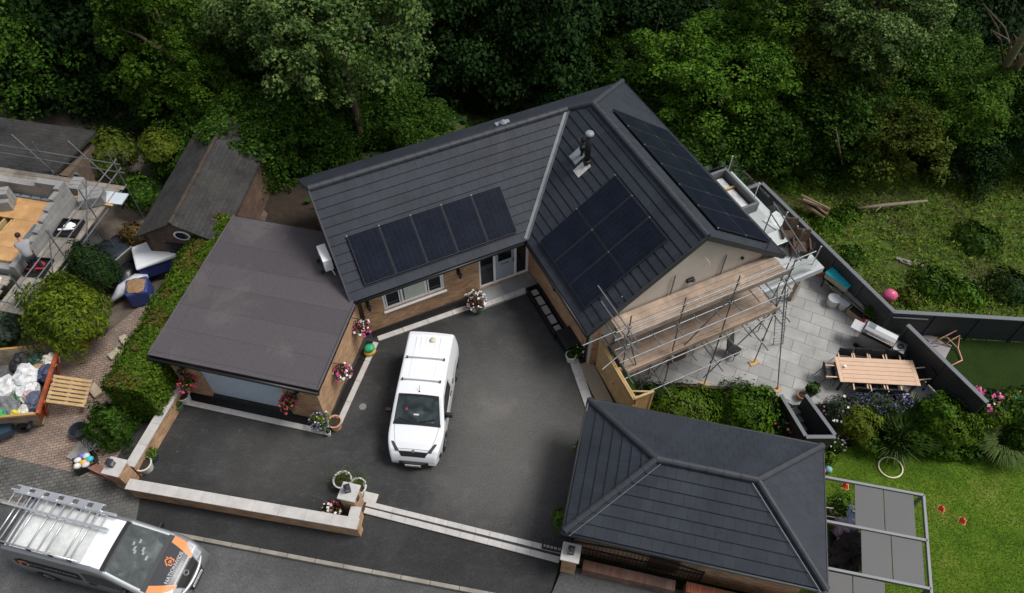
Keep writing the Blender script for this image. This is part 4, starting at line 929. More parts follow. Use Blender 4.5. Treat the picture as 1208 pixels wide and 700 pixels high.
mb=MB(); mb.box((2.36,0,.4),(.012,.52,.11)); pl=obj('number_plate',mb,M_plate,WV)
textmesh('BL19 UHC',.095,Matrix.Translation((2.368,0,.4))@Matrix(((0,0,1,0),(1,0,0,0),(0,1,0,0),(0,0,0,1))),M_ink,pl)
for x in(-.95,-.07):
    mb=MB(); mb.tube([(x,-.62,1.84),(x,.62,1.84)],.022,8); rb=obj('roof_bar',mb,M_alu,WV)
    for sg in(-1,1): mb=MB(); mb.box((x,sg*.64,1.81),(.07,.05,.1)); obj('bar_foot',mb,M_bumper,rb)
mb=MB()
for y in(-.42,-.25,-.08,.08,.25,.42): mb.bar((-1.85,y,B.zt(-1.3)-.01),(-.2,y,B.zt(-.2)-.005),.05,.012)
obj('roof_ribs',mb,M_paintw,WV,bevel=.005)
mb=MB(); mb.lathe([(0,.07),(.1,.06),(.12,0)],(-1.72,.12,1.79),16); obj('beacon_base',mb,pm('cream_plastic',(.6,.55,.42),.5,.05),WV,smooth=True)
mb=MB(); mb.tube([(.34,0,1.77),(.22,0,1.98)],.008,5); mb.lathe([(.03,0),(.02,.02)],(.34,0,1.77),8); obj('aerial',mb,M_black,WV)
mb=MB(); mb.lathe([(0,0),(.05,.0),(.0,.01)],n=3); mb.box((.8,-.3,1.475),(.14,.14,.004),M=Matrix.Rotation(R(40),3,'Y')); 
obj('window_sticker',MB().add([Vector((.86,-.42,B.zt(.86)+.004)),Vector((.86,-.32,B.zt(.86)+.004)),Vector((.78,-.37,B.zt(.78)+.006))],[[0,1,2]]),pm('sticker_red',(.5,.05,.03),.5),WV)
obj('paper',MB().add([Vector((.98,-.12,B.zt(.98)+.01)),Vector((.98,.05,B.zt(.98)+.01)),Vector((.94,.05,B.zt(.94)+.01)),Vector((.94,-.12,B.zt(.94)+.01))],[[0,1,2,3]]),M_plate,WV)
wheels(WV,B,(1.36,-1.38),.32)
# --- silver van with ladder rack
TV=thing('van','silver van with charcoal and orange bonnet and a ladder rack on the road','van',(-12.12,7.57,-.145),R(-13.5))
B=Body(5.42,1.95,[(-2.71,.8),(-2.68,1.6),(-2.6,1.86),(-2.35,1.94),(-1,1.97),(.3,1.97),(.72,1.9),(1.66,1.2),(1.76,1.14),(2.2,1.03),(2.45,.92),(2.6,.75),(2.68,.55),(2.71,.42)],rf=.2,xf=.62,tum=.16)
TVb=obj('body',B.mesh(84),M_silver,TV,smooth=True)
mb=B.top(-2.5,.6,-.97,.97,.004,16,14); o=obj('roof_skin',mb,pm('dirty_white_roof',(.68,.69,.67),.5,.15,2.2,0,stain=.28),TV,smooth=True)
mb=B.top(-.0,.6,-.96,.96,.0065,8,14); obj('clean_roof',mb,M_paintw,TV,smooth=True)
mb=B.top(.6,.76,-.99,.99,.007,4,14); B.top(1.64,1.78,-1,1,.007,4,14,mb=mb); obj('windscreen_trim',mb,M_bumper,TV)
mb=B.top(.76,1.64,-.95,.95,.006,14,16); ws=obj('windscreen',mb,M_vglass,TV,smooth=True)
mb=MB(); z=lambda x:B.zt(x)+.012
rr=random.Random(3)
for i in range(7):
    x=1.0+rr.random()*.5; y=-.1+rr.random()*.7-.3; mb.add([Vector((x,y,z(x))),Vector((x+.05,y,z(x+.05))),Vector((x+.05,y+.12*rr.random()+.05,z(x+.05))),Vector((x,y+.12,z(x)))],[[0,1,2,3]])
obj('paper_glints',mb,pm('paper_glint',(.24,.26,.25),.5,.3),TV)  # pale quads on the glass: dash papers, also painted stand-ins for white reflections
mb=B.top(1.78,2.5,-.76,.76,.006,12,14,q0b=-.52,q1b=.52); bo=obj('bonnet',mb,M_char,TV,smooth=True)
mb=B.top(1.80,2.46,-.995,-.76,.0065,12,4,q0b=-.93,q1b=-.54); B.top(1.80,2.46,.76,.995,.0065,12,4,mb=mb,q0b=.54,q1b=.93); obj('orange_stripe',mb,M_orange,TV,smooth=True)
sl=math.atan2(B.zt(2.2)-B.zt(1.85),.35); 
def onb(x,y,rz=0): return Matrix.Translation((x,y,B.zt(x)+.016))@Matrix.Rotation(-sl,4,'Y')@Matrix.Rotation(R(90)+rz,4,'Z')
textmesh('NATIONWIDE',.15,onb(2.2,.0),M_letw,bo); textmesh('HOME ENERGY',.075,onb(2.33,.0),M_letw,bo)
mb=MB()
Ml=onb(1.98,.12)@Matrix.Scale(.9,4)
for a,b in(((-.15,-.02),(0,.12)),((0,.12),(.15,-.02)),((-.1,-.02),(-.1,-.14)),((-.1,-.14),(-.03,-.14)),((.1,-.02),(.1,-.14)),((.1,-.14),(.03,-.14)),((-.03,-.08),(.05,-.02)),((.1,.08),(.1,.13))): mb.bar(Ml@Vector((*a,0)),Ml@Vector((*b,0)),.03,.004)
mb.lathe([(.03,0),(.05,0),(.05,.004),(.03,.004)],Ml@Vector((0,-.05,0)),12); obj('house_logo',mb,M_orange,bo)
mb=B.top(2.47,2.64,-.62,.62,.008,6,12,q0b=-.55,q1b=.55); obj('grille',mb,M_bumper,TV)
mb=MB(); mb.lathe([(.05,0),(.07,.01),(.09,.0)],n=16); xform(mb,Matrix.Translation((2.53,0,B.zt(2.53)+.02))@Matrix.Rotation(R(45),4,'Y')); obj('badge',mb,M_steel,TV)
for sg in(-1,1):
    mb=B.top(2.2,2.6,.9,1.0,.008,8,4,q0b=.58,q1b=.96) if sg>0 else B.top(2.2,2.6,-1.0,-.9,.008,8,4,q0b=-.96,q1b=-.58); obj('headlight',mb,M_head,TV,smooth=True)
    mb=B.side(sg,[(-.05+.02,1.12,1.62),(.4,1.1,1.66),(.75,1.08,1.62),(1.1,1.06,1.42),(1.5,1.06,1.19)],.005); obj('side_window',mb,M_dglass,TV,smooth=True)
    mb=B.side(sg,[(-2.35,1.1,1.34),(-2.1,1.06,1.5),(-.3,1.06,1.5),(-.16,1.1,1.45)],.005); pn=obj('side_panel',mb,M_bumper,TV,smooth=True); pn['label']='dark side panel with orange logo and lettering'
    yy=B.ys(-1,1.28)+.01; rot=Matrix(((-sg,0,0,0),(0,0,sg,0),(0,1,0,0),(0,0,0,1)))
    textmesh('NATIONWIDE',.26,Matrix.Translation((-1.1,sg*yy,1.28))@rot,pm('letter_grey',(.16,.17,.18),.5),pn)
    mb=MB(); 
    for a,b in(((-.2,-.03),(0,.14)),((0,.14),(.2,-.03)),((-.13,-.03),(-.13,-.16)),((.13,-.03),(.13,-.16)),((-.13,-.16),(.13,-.16))): mb.bar((-2.05+a[0]*-sg,sg*yy,1.3+a[1]),(-2.05+b[0]*-sg,sg*yy,1.3+b[1]),.004,.05,up=(0,1,0) if False else (0,0,1))
    obj('house_logo',mb,M_orange,pn)
    mb=B.side(sg,[(-2.6,.3,.58),(2.2,.3,.58)],.008,sub=4); obj('side_trim',mb,M_bumper,TV)
    mb=MB(); mb.bar((-.0,sg*B.ys(0,1.0),1.0),(.25,sg*B.ys(.25,1.0),1.0),.05,.04); obj('door_handle',mb,M_bumper,TV)
    y=sg*B.ys(1.2,1.15); mb=MB(); mb.bar((1.24,y-sg*.2,1.02),(1.2,y+sg*.08,1.06),.12,.09); mb.box((1.2,y+sg*.07,1.12),(.14,.2,.24)); obj('mirror',mb,M_bumper,TV,bevel=.03)
mb=MB(); vs=[];n=20
for i in range(n+1):
    y=(-.5+i/n)*1.7; x=2.74-.3*abs(y/.85)**2.4; vs+= [Vector((x,y,.24)),Vector((x,y,.52)),Vector((x-.2,y,.56)),Vector((x-.2,y,.24))]
mb.add(vs,[[i*4+j,(i+1)*4+j,(i+1)*4+(j+1)%4,i*4+(j+1)%4] for i in range(n) for j in range(4)]+[[0,1,2,3],[n*4+3,n*4+2,n*4+1,n*4]]); obj('bumper',mb,M_bumper,TV,bevel=.02)
mb=MB(); pts=[]
for i in range(17):
    y=(-.5+i/16)*1.5; pts.append((2.72-.3*abs(y/.85)**2.4,y,.64))
mb.tube(pts,.05,8); obj('chrome_strip',mb,M_alu,TV,smooth=True)
mb=MB(); mb.box((2.775,0,.5),(.012,.52,.11)); pl=obj('number_plate',mb,M_plate,TV); textmesh('BD68 XRN',.095,Matrix.Translation((2.783,0,.5))@Matrix(((0,0,1,0),(1,0,0,0),(0,1,0,0),(0,0,0,1))),M_ink,pl)
wheels(TV,B,(1.62,-1.68),.34)
# roof rack (part of the van) and ladder (lies on it)
mb=MB()
for y in(-.7,.7): mb.tube([(-2.75,y,2.12),(.05,y,2.12)],.025,8)
for x in(-2.72,-2.55,-2.1,-1.62,-1.3,-1.05,-.45,-.25): mb.tube([(x,-.72,2.1),(x,.72,2.1)],.022,8)
rk=obj('roof_rack',mb,M_alu,TV,smooth=True)
mb=MB()
for x in(-2.5,-1.62,-.9,-.3):
    for y in(-.7,.7): mb.box((x,y,2.03),(.08,.06,.2))
obj('rack_clamp',mb,M_bumper,rk)
LDR=thing('ladder','aluminium ladder lying lengthwise along the kerb side of the van roof rack','ladder',ROOTM[TV.name]@Vector((-1.35,.52,2.17)),R(-13.5))
for y in(-.22,.22): mb=MB(); mb.bb(-1.75,1.75,y-.03,y+.03,-.02,.07); obj('stile',mb,M_alu,LDR,bevel=.006)
mb=MB()
for i in range(12): mb.tube([(-1.6+i*.28,-.2,.02),(-1.6+i*.28,.2,.02)],.017,6)
obj('rung',mb,M_alu,LDR)
LD2=thing('ladder','second aluminium ladder nested beside the first along the rack edge','ladder',ROOTM[TV.name]@Vector((-1.5,.8,2.21)),R(-12.5))
for y in(-.1,.1): mb=MB(); mb.bb(-1.45,1.45,y-.025,y+.025,-.02,.05); obj('stile',mb,M_alu,LD2)
mb=MB()
for i in range(6): mb.bb(-1.3+i*.48,-1.0+i*.48,-.1,.1,.045,.06)
obj('tread',mb,M_alu,LD2)
# ================================================================ SCAFFOLD (house local coordinates)
SF=thing('scaffold','galvanised tube scaffold with two boarded platforms along the cream gable','scaffold',H(4,-5.5,PZ),HA)
SM=ROOTM[SF.name].inverted()@HM   # house local -> scaffold local
def sput(mb): return xform(mb,SM)
def boards(z,a0,a1,b0,b1,lab=None,n=4):
    mb=MB(); w=(b1-b0)/n
    for i in range(n):
        a=a0; jj=rnd.random()
        cuts=[a0,a0+(a1-a0)*(.35+.25*jj),a1]
        for c0_,c1_ in zip(cuts[:-1],cuts[1:]): mb.bb(c0_+.004,c1_-.004+rnd.uniform(-.0,.05),b0+w*i+.006,b0+w*(i+1)-.006,z+.012*rnd.random(),z+.045+.012*rnd.random())
    return obj('platform',sput(mb),M_board,SF,bevel=.004)
boards(2.62,.55,7.35,-5.98,-5.02,n=4); boards(.85,.75,7.2,-6.32,-5.02,n=5)
for z,a0,a1 in((2.62,.5,7.4),(.85,.7,7.3)):
    o_=0 if z>2 else -.3; mb=MB(); mb.bb(a0,a1,-6.05+o_,-6.01+o_,z+.06,z+.28); obj('toe_board',sput(mb),M_board,SF,bevel=.004)
mb=MB(); mb.bb(.7,7.6,-5.0,-4.97,2.45,2.66) if False else mb.bb(1.2,7.4,-4.99,-4.955,2.66,2.7); 
def stube(name,p,q,r=.0242): 
    mb=MB(); mb.tube([p,q],r,8); return obj(name,sput(mb),M_steel,SF,smooth=False)
outer=[.5,2.6,4.75,7.2]
for i,a in enumerate(outer): stube('standard',(a,-6.4,PZ+.04),(a+.02,-6.12,4.0 if i else 4.2))
for a in(.9,3.0,5.1,7.0): stube('standard',(a,-4.93+.0-.08,PZ+.04),(a,-5.01,3.7))
stube('standard',(8.3,-5.2,PZ+.04),(8.3,-5.2,3.7)); stube('standard',(8.3,-3.6,-.02),(8.3,-3.6,3.5))
for z in(3.65,3.2): stube('guard_rail',(.0,-6.17,z),(8.05,-6.17,z+.02))
for z in(1.85,): stube('guard_rail',(.3,-6.3,z),(7.6,-6.3,z))
for z,b_ in((2.54,-6.15),(.77,-6.4),(-1.0,-6.42)): stube('ledger',(.1,b_,z),(7.9,b_,z)); stube('ledger',(.6,-5.08,z),(7.6,-5.08,z))
for z in(3.7,3.2,2.5,.8,1.7): stube('guard_rail',(.38,-6.9,z+.05),(.38,-4.6 if z<3.5 else -4.3,z+.05))
for z in(3.45,2.95): stube('guard_rail',(7.9,-5.9,z),(8.45,-3.4,z-.05))
for z in(2.52,.75,-1.02):
    for a in((.75,1.6,2.5,3.3,4.1,4.9,5.7,6.4,7.05,7.4) if z>0 else (.75,2.5,4.9,7.05)): stube('transom',(a,-6.62+rnd.uniform(-.12,.12)-(.2 if z<2 else 0),z+.03),(a,-4.98,z+.03))
stube('brace',(2.7,-6.16,.2),(4.7,-6.16,2.9)); stube('brace',(4.8,-6.2,-2.4),(7.1,-6.2,.6)); stube('brace',(.5,-6.2,-2.4),(2.6,-6.2,.7)); 
q=toH(P(764,482,PZ-.4)); stube('raker',(.55,-6.1,3.2),(q.x,q.y,PZ-.5))
q=toH(P(917,460,PZ)); stube('raker',(7.25,-6.15,2.3),(q.x,q.y,PZ+.03))
stube('guard_rail',(-.75,-5.5,2.5),(.7,-5.5,2.55)); stube('guard_rail',(-.4,-6.3,1.9),(1.0,-5.9,2.0))
mb=MB()
for a in outer:
    for z in(2.54,.77,-1.0,3.65,3.2): mb.box((a,-6.17 if z>2 else -6.33,z),(.1,.1,.1),rz=.3)
for a in(.9,3,5.1,7.0):
    for z in(2.54,.77,-1): mb.box((a,-5.04,z),(.09,.1,.09))
obj('coupler',sput(mb),pm('coupler',(.22,.21,.2),.6,.3,9,.2,metal=.5),SF)
mb=MB()
for a in outer[1:]: mb.box((a,-6.4,PZ+.02),(.42,.24,.045),rz=rnd.uniform(-.3,.3))
q=toH(P(917,460,PZ)); mb.box((q.x,q.y,PZ+.02),(.3,.22,.04)); obj('sole_board',sput(mb),M_wood,SF)
t=thing('ladder','steel ladder leaning up to the lower scaffold platform at its right end','ladder',P(918,407,PZ),HA)
L0=P(918,406,PZ)+Vector((0,0,0)); L1=H(7.3,-6.1,1.9); dx=Vector((.2,.02,0))
for s_ in(-1,1): mb=MB(); mb.tube([L0+dx*s_,L1+dx*s_],.02,6); obj('stile',mb,M_steel,t,world=True)
mb=MB()
for i in range(1,17): c=L0+(L1-L0)*i/17; mb.tube([c-dx,c+dx],.014,5)
obj('rung',mb,M_steel,t,world=True)
# dark items under the scaffold
t=thing('garden_chair','black folded patio chair standing under the scaffold platform','chair',H(6.6,-5.7,PZ),.8)
mb=MB(); mb.box((0,0,.42),(.5,.48,.05)); obj('seat',mb,M_black,t,bevel=.015); mb=MB(); mb.box((0,.26,.75),(.5,.05,.6),M=Matrix.Rotation(R(-12),3,'X')); obj('backrest',mb,M_black,t,bevel=.015)
for x in(-.22,.22):
    for y in(-.2,.2): mb=MB(); mb.tube([(x,y,0),(x,y,.4)],.015,5); obj('leg',mb,M_black,t)
# ================================================================ TIMBER FENCE
f0=H(.22,-5.1);f1=H(.10,-7.62); L=(f1-f0).length; ang=math.atan2(f1.y-f0.y,f1.x-f0.x)
t=thing('timber_fence','new close boarded timber fence between driveway and scaffold','fence',(f0.x,f0.y,0),ang)
mb=MB(); n=24
for i in range(n): mb.box((L*(i+.5)/n,-.0,.72),(L/n*.92,.02,1.7),rz=.06)
obj('boards',mb,M_wood,t)
mb=MB(); mb.bb(0,L,.03,.1,1.57,1.62); mb.bb(-.02,L,-.03,.025,1.575,1.61); obj('capping',mb,M_wood,t,bevel=.005)
mb=MB(); mb.bb(0,L,.02,.09,.4,.47); mb.bb(0,L,.02,.09,1.1,1.17); obj('rail',mb,M_wood,t)
for x in(.05,L*.5,L-.05): mb=MB(); mb.bb(x-.05,x+.05,.09,.18,-1,1.6); obj('post',mb,M_wood,t)
mb=MB(); mb.bar((L-.03,.0,1.58),(L-.03,.75,1.58),.07,.06); mb.bar((L-.35,.05,1.56),(L-.05,.72,1.56),.05,.05); mb.bb(L-.06,L,.7,.78,0,1.6)
for i in range(6): mb.bb(L-.04,L-.02,.08+i*.11,.08+i*.11+.1,0,1.52)
obj('return_panel',mb,M_wood,t)
# ================================================================ SLATTED FENCES
def slatfence(label,p0,p1,z0,h,posts,inner=1):
    p0=Vector((p0[0],p0[1],z0));p1=Vector((p1[0],p1[1],z0));L=(p1-p0).length;ang=math.atan2(p1.y-p0.y,p1.x-p0.x)
    t=thing('slatted_fence',label,'fence',p0,ang,'anthracite slatted fences round the patio')
    n=posts; 
    for i in range(n):
        a=L*i/n+.05;b=L*(i+1)/n-.05; mb=MB(); z=.05
        while z<h-.12: mb.bb(a,b,-.015+.01*((z*7)%1),.02,z,z+.125); z+=.135
        obj('panel',mb,M_anthr,t)
    for i in range(n+1): x=L*i/n; mb=MB(); mb.bb(x-.05,x+.05,-.05,.05,-.6,h-.02); obj('post',mb,M_anthr,t)
    mb=MB(); mb.bb(-.06,L+.06,-.09,.09,h-.02,h+.03); obj('top_rail',mb,M_grey,t,bevel=.006)
    return t
FC=H(12.82,-7.45); 
slatfence('dark slatted fence along the far edge of the grey patio',H(12.62,.85),FC,PZ,1.62,5)
slatfence('dark slatted fence behind the artificial lawn, running to the right edge',(FC.x+.06,FC.y),(22.6,17.4),PZ,1.55,4)
slatfence('dark slatted fence between the dining table and the artificial lawn',H(12.86,-8.3),H(12.95,-12.15),PZ,1.6,2)
slatfence('short dark slatted fence at the far end beside the balcony',H(11.3,.9),H(12.5,.9),PZ,1.62,1)
mb=MB(); a=H(12.7,-7.3); mb.bar((FC.x+.1,FC.y-.1,PZ+1.3),(FC.x+1.5,FC.y-.2,PZ+1.3),.03,.04); solo('garden_cane','pale cane resting along the dark fence at its corner','cane',xform(mb,Matrix.Translation(-FC)),M_alu,FC)
# ================================================================ BALCONY
bal=thing('balcony','grey balcony deck with glass balustrade behind the right hand roof','balcony',H(7.6,0,0),HA)
M_gp=glassmat('balustrade_glass',(.93,.97,.95),.02)
mb=MB(); mb.bb(0,3.4,-4.95,1.4,-.3,-.02); obj('deck',mb,pm('balcony_tiles',(.42,.44,.44),.5,.12,2,.05),bal)
mb=MB(); mb.bb(2.75,2.87,-1.15,1.3,-.02,.5); mb.bb(.9,2.75,1.18,1.3,-.02,.5); mb.bb(.9,2.75,-1.15,-1.03,-.02,.5); mb.bb(.78,.9,-1.15,1.3,-.02,.5); obj('planter_wall',mb,M_grey,bal,bevel=.01)
mb=MB(); mb.bb(1.1,2.6,.45,1.1,.1,.16); mb.bb(1.1,2.65,-.95,.3,.1,.16); obj('roof_light',mb,pm('pale_sheet',(.62,.63,.62),.4,.25,4,.1,stain=.3),bal,bevel=.02)
mb=MB(); mb.bb(.9,2.75,.33,.41,.1,.24); mb.bb(.92,1.05,-1.0,1.1,.1,.2); obj('timber_batten',mb,M_wood,bal)
def gpanel(p,q,z0=.05,z1=1.0):
    mb=MB(); d=(Vector(q)-Vector(p)); a=Vector((p[0],p[1],z0)); b=Vector((q[0],q[1],z0)); u=Vector((0,0,z1-z0)); mb.add([a,b,b+u,a+u],[[0,1,2,3]]); obj('glass_panel',mb,M_gp,bal)
for b0,b1 in((1.25,-.55),(-.65,-2.45),(-2.55,-4.35)): gpanel((3.07,b0),(3.07,b1))
gpanel((.6,1.35),(3.0,1.35)); gpanel((.9,-4.85),(3.0,-4.85))
for x,y in((3.07,1.32),(3.07,-.6),(3.07,-2.5),(3.07,-4.6),(.55,1.35)): mb=MB(); mb.tube([(x,y,-.1),(x,y,1.05)],.025,8); mb.blob((x,y,1.07),.045,0,1,1); obj('post',mb,M_alu,bal)
for y in(-4.4,-1.5,.9): mb=MB(); mb.bb(3.0,3.2,y-.1,y+.1,-2.6,-.3); obj('column',mb,M_render,bal)
def rattan(label,p,rz):
    t=thing('rattan_chair',label,'chair',p,rz,'rattan chairs on the balcony'); m=pm('rattan',(.075,.045,.03),.7,.3,30,.5,60)
    mb=MB(); mb.bb(-.3,.3,-.3,.3,.3,.42); obj('seat',mb,m,t,bevel=.03); mb=MB(); mb.box((0,.34,.62),(.6,.08,.75),M=Matrix.Rotation(R(-14),3,'X')); obj('backrest',mb,m,t,bevel=.03)
    for s_ in(-1,1): mb=MB(); mb.bb(s_*.33-.04,s_*.33+.04,-.3,.34,.0,.6); obj('armrest',mb,m,t,bevel=.02)
rattan('brown rattan chair on the balcony, the one farther from the scaffold',P(931,279,.3)-Vector((0,0,.32)),HA-.5)
rattan('brown rattan chair on the balcony, the one nearer the scaffold',P(944,292,.3)-Vector((0,0,.32)),HA-.6)
t=thing('balcony_table','low glass topped table on the balcony left of the rattan chairs','table',P(916,281,.4)-Vector((0,0,.42)),HA)
mb=MB(); mb.bb(-.35,.35,-.35,.35,.4,.43); obj('table_top',mb,pm('frosted',(.5,.53,.52),.2,.1),t,bevel=.01)
for x in(-.3,.3):
    for y in(-.3,.3): mb=MB(); mb.bb(x-.02,x+.02,y-.02,y+.02,0,.4); obj('leg',mb,M_anthr,t)
mb=MB(); mb.box((0,0,.01),(.9,1.2,.02)); solo('tarpaulin','pale grey sheet lying flat on the balcony beside the fence','sheet',mb,pm('pale_sheet',(.62,.63,.62),.4),P(921,264,0.),.7)
# ================================================================ PATIO THINGS
def mat_(n,c,**k): return pm(n,c,**k)
pt=lambda u,v,z=PZ: P(u,v,z)
c=P(993,326,PZ+.95); c.z=PZ; t=thing('cool_box_table','small trolley with a bright turquoise lid by the slatted fence','trolley',c,R(-52))
mb=MB(); mb.bb(-.55,.55,-.36,.36,.62,.9); obj('body',mb,mat_('beige_panel',(.42,.36,.28)),t,bevel=.02)
mb=MB(); mb.bb(-.58,.58,-.39,.39,.9,.97); mb.bb(-.45,.0,-.28,.28,.97,.985); mb.bb(.08,.45,-.28,.28,.97,.985); obj('lid',mb,mat_('turquoise',(.03,.42,.50),rough=.35),t,bevel=.02)
for x in(-.48,.48):
    for y in(-.3,.3): mb=MB(); mb.bb(x-.03,x+.03,y-.03,y+.03,0,.62); obj('leg',mb,M_anthr,t)
for lab,(u,v),r,h in(('white plastic tub with lid near the fence, the bigger of two',(985,352),.27,.42),('white plastic bucket near the fence, the smaller of two',(997,357),.22,.38)):
    q=P(u,v,PZ+h); q.z=PZ; t=thing('bucket',lab,'bucket',q); mb=MB(); mb.lathe([(0,0),(r*.85,0),(r,h)],n=20); obj('bucket_body',mb,M_wpot,t); mb=MB(); mb.lathe([(r*1.04,h-.04),(r*1.04,h+.01),(r*.9,h+.02),(0,h+.015)],n=20); obj('lid',mb,mat_('lid_grey',(.5,.52,.54)),t)
pot('plant_pot','large terracotta pot by the balcony corner on the patio',pt(968,323),.3,.42,M_terra,pl_wisp(.8,14,LG),seed=31)
pot('plant_pot','dark pot of green plants in the fence corner behind the barbecue',pt(1024,378),.3,.4,M_black,pl_bush(.42,.45,420,.12,LG),seed=32)
t=thing('garden_bench','weathered slatted bench piled with grey planks beside the fence','bench',pt(1003,361),R(-52))
for i,x in enumerate((-.75,.75)): mb=MB(); mb.bb(x-.04,x+.04,-.25,.25,0,.42); obj('leg',mb,M_board,t)
mb=MB()
for i in range(4): mb.bb(-1.0,1.0,-.27+i*.14,-.15+i*.14,.42,.46)
obj('seat',mb,pm('grey_plank',(.22,.2,.18),.85,.3,3,.3,30),t)
mb=MB()
for i in range(4): mb.box((rnd.uniform(-.1,.1),rnd.uniform(-.15,.15),.49+i*.04),(1.5,.16,.035),rz=rnd.uniform(-.3,.3))
solo('plank_pile','loose grey planks piled on the weathered bench','planks',mb,pm('grey_plank2',(.3,.28,.25),.85,.3),pt(1003,361),R(-52))
t=thing('crate','open weathered wooden planter crate in front of the bench','crate',pt(1010,374),R(-52))
mb=MB(); mb.bb(-.4,.4,-.28,.28,0,.05); mb.bb(-.4,.4,-.28,-.24,.05,.35); mb.bb(-.4,.4,.24,.28,.05,.35); mb.bb(-.4,-.36,-.24,.24,.05,.35); mb.bb(.36,.4,-.24,.24,.05,.35); obj('box',mb,M_board,t); mb=MB(); mb.bb(-.35,.35,-.23,.23,.05,.28); obj('soil',mb,M_soil,t)
t=thing('toy_bucket','dark green tub holding a red and white toy by the barbecue','tub',pt(1018,386))
mb=MB(); mb.lathe([(0,0),(.26,0),(.3,.3),(.27,.3),(.25,.1)],n=18); obj('tub',mb,mat_('dk_green',(.02,.09,.05)),t); mb=MB(); mb.blob((0,0,.28),(.24,.2,.14),.4,4); obj('toy',mb,mat_('toy_red',(.45,.03,.04)),t); mb=MB(); mb.box((.0,0,.4),(.3,.06,.05),rz=.7); mb.box((.05,0,.41),(.06,.2,.04),rz=.7); obj('toy_stripe',mb,M_white,t)
# barbecue
t=thing('barbecue','stainless steel gas barbecue with black wheels beside the dining table','barbecue',pt(1027,411),R(-37))
M_ss=pm('stainless',(.6,.6,.6),.28,.1,3,0,metal=.9); M_ssl=pm('bbq_lid',(.66,.66,.65),.25,.05,2,0,metal=.6)
mb=MB(); mb.bb(-.65,.65,-.28,.28,.15,.82); obj('cabinet',mb,pm('bbq_cab',(.3,.3,.29),.4,.1,3,0,metal=.5),t,bevel=.015)
mb=MB(); mb.prism([(-.62,-.28),(.62,-.28),(.62,.28),(-.62,.28)],.83,1.0); l=obj('firebox',mb,M_black,t)
mb=MB(); 
pr=[(-.3,1.0),(-.26,1.18),(-.1,1.27),(.12,1.27),(.27,1.15),(.3,1.0)]
vs=[Vector((x,y,z)) for x in(-.62,.62) for y,z in pr]; mb.add(vs,[[i,i+1,7+i,6+i] for i in range(5)]+[[5,4,3,2,1,0],[6,7,8,9,10,11]]); li=obj('lid',mb,M_ssl,t,bevel=.02)
mb=MB(); mb.tube([(-.45,-.36,1.1),(.45,-.36,1.1)],.018,8); obj('handle',mb,M_ss,li)
for s_ in(-1,1): mb=MB(); mb.bb(min(s_*.66,s_*1.1),max(s_*.66,s_*1.1),-.27,.27,.86,.9); obj('side_shelf',mb,M_ss,t,bevel=.01)
mb=MB(); mb.lathe([(.05,.0),(.13,.0),(.13,.03),(.05,.03)],(.88,0,.91),14); obj('side_burner',mb,M_black,t)
for x in(-.55,.55): mb=MB(); mb.lathe([(0,-.03),(.1,-.03),(.1,.03),(0,.03)],n=14); xform(mb,Matrix.Translation((x,-.3,.1))@Matrix.Rotation(R(90),4,'X')); obj('wheel',mb,M_rubber,t)
mb=MB(); mb.box((-.42,0,1.278),(.3,.24,.012)); obj('warning_label',mb,mat_('label_grey',(.16,.17,.2)),li)
t=thing('gas_bottle','dark gas bottle under a black cover right of the barbecue','gas bottle',pt(1060,422)); mb=MB(); mb.blob((0,0,.3),(.32,.27,.34),.35,9,flat=-.3); obj('cover',mb,M_black,t,smooth=True); mb=MB(); mb.lathe([(.06,.6),(.06,.68),(0,.7)],n=10); obj('valve',mb,M_steel,t)
# dining table
TA=R(-3.5); TC=(P(984,421,PZ+.75)+P(1076,424,PZ+.75)+P(1087,455,PZ+.75)+P(992,452,PZ+.75))/4; TC.z=PZ
tb=thing('dining_table','long pale wooden slatted dining table on the patio','table',TC,TA)
mb=MB(); TL,TW=3.1,1.18; n=6
for i in range(n): mb.bb(-TL/2+.16,TL/2-.16,-TW/2+TW*i/n+.006,-TW/2+TW*(i+1)/n-.006,.715,.75)
mb.bb(-TL/2,-TL/2+.155,-TW/2,TW/2,.715,.751); mb.bb(TL/2-.155,TL/2,-TW/2,TW/2,.715,.751); obj('table_top',mb,pm('teak_pale',(.60,.40,.27),.6,.1,3,.1,40),tb,bevel=.004)
mb=MB(); mb.bb(-TL/2+.1,TL/2-.1,-TW/2+.06,-TW/2+.12,.6,.71); mb.bb(-TL/2+.1,TL/2-.1,TW/2-.12,TW/2-.06,.6,.71); mb.bb(-TL/2+.17,TL/2-.17,-.04,.04,.6,.7); obj('apron',mb,M_anthr,tb)
for x in(-1.4,1.4):
    for y in(-.5,.5): mb=MB(); mb.bb(x-.04,x+.04,y-.04,y+.04,0,.6); obj('leg',mb,M_anthr,tb)
TMx=ROOTM[tb.name]
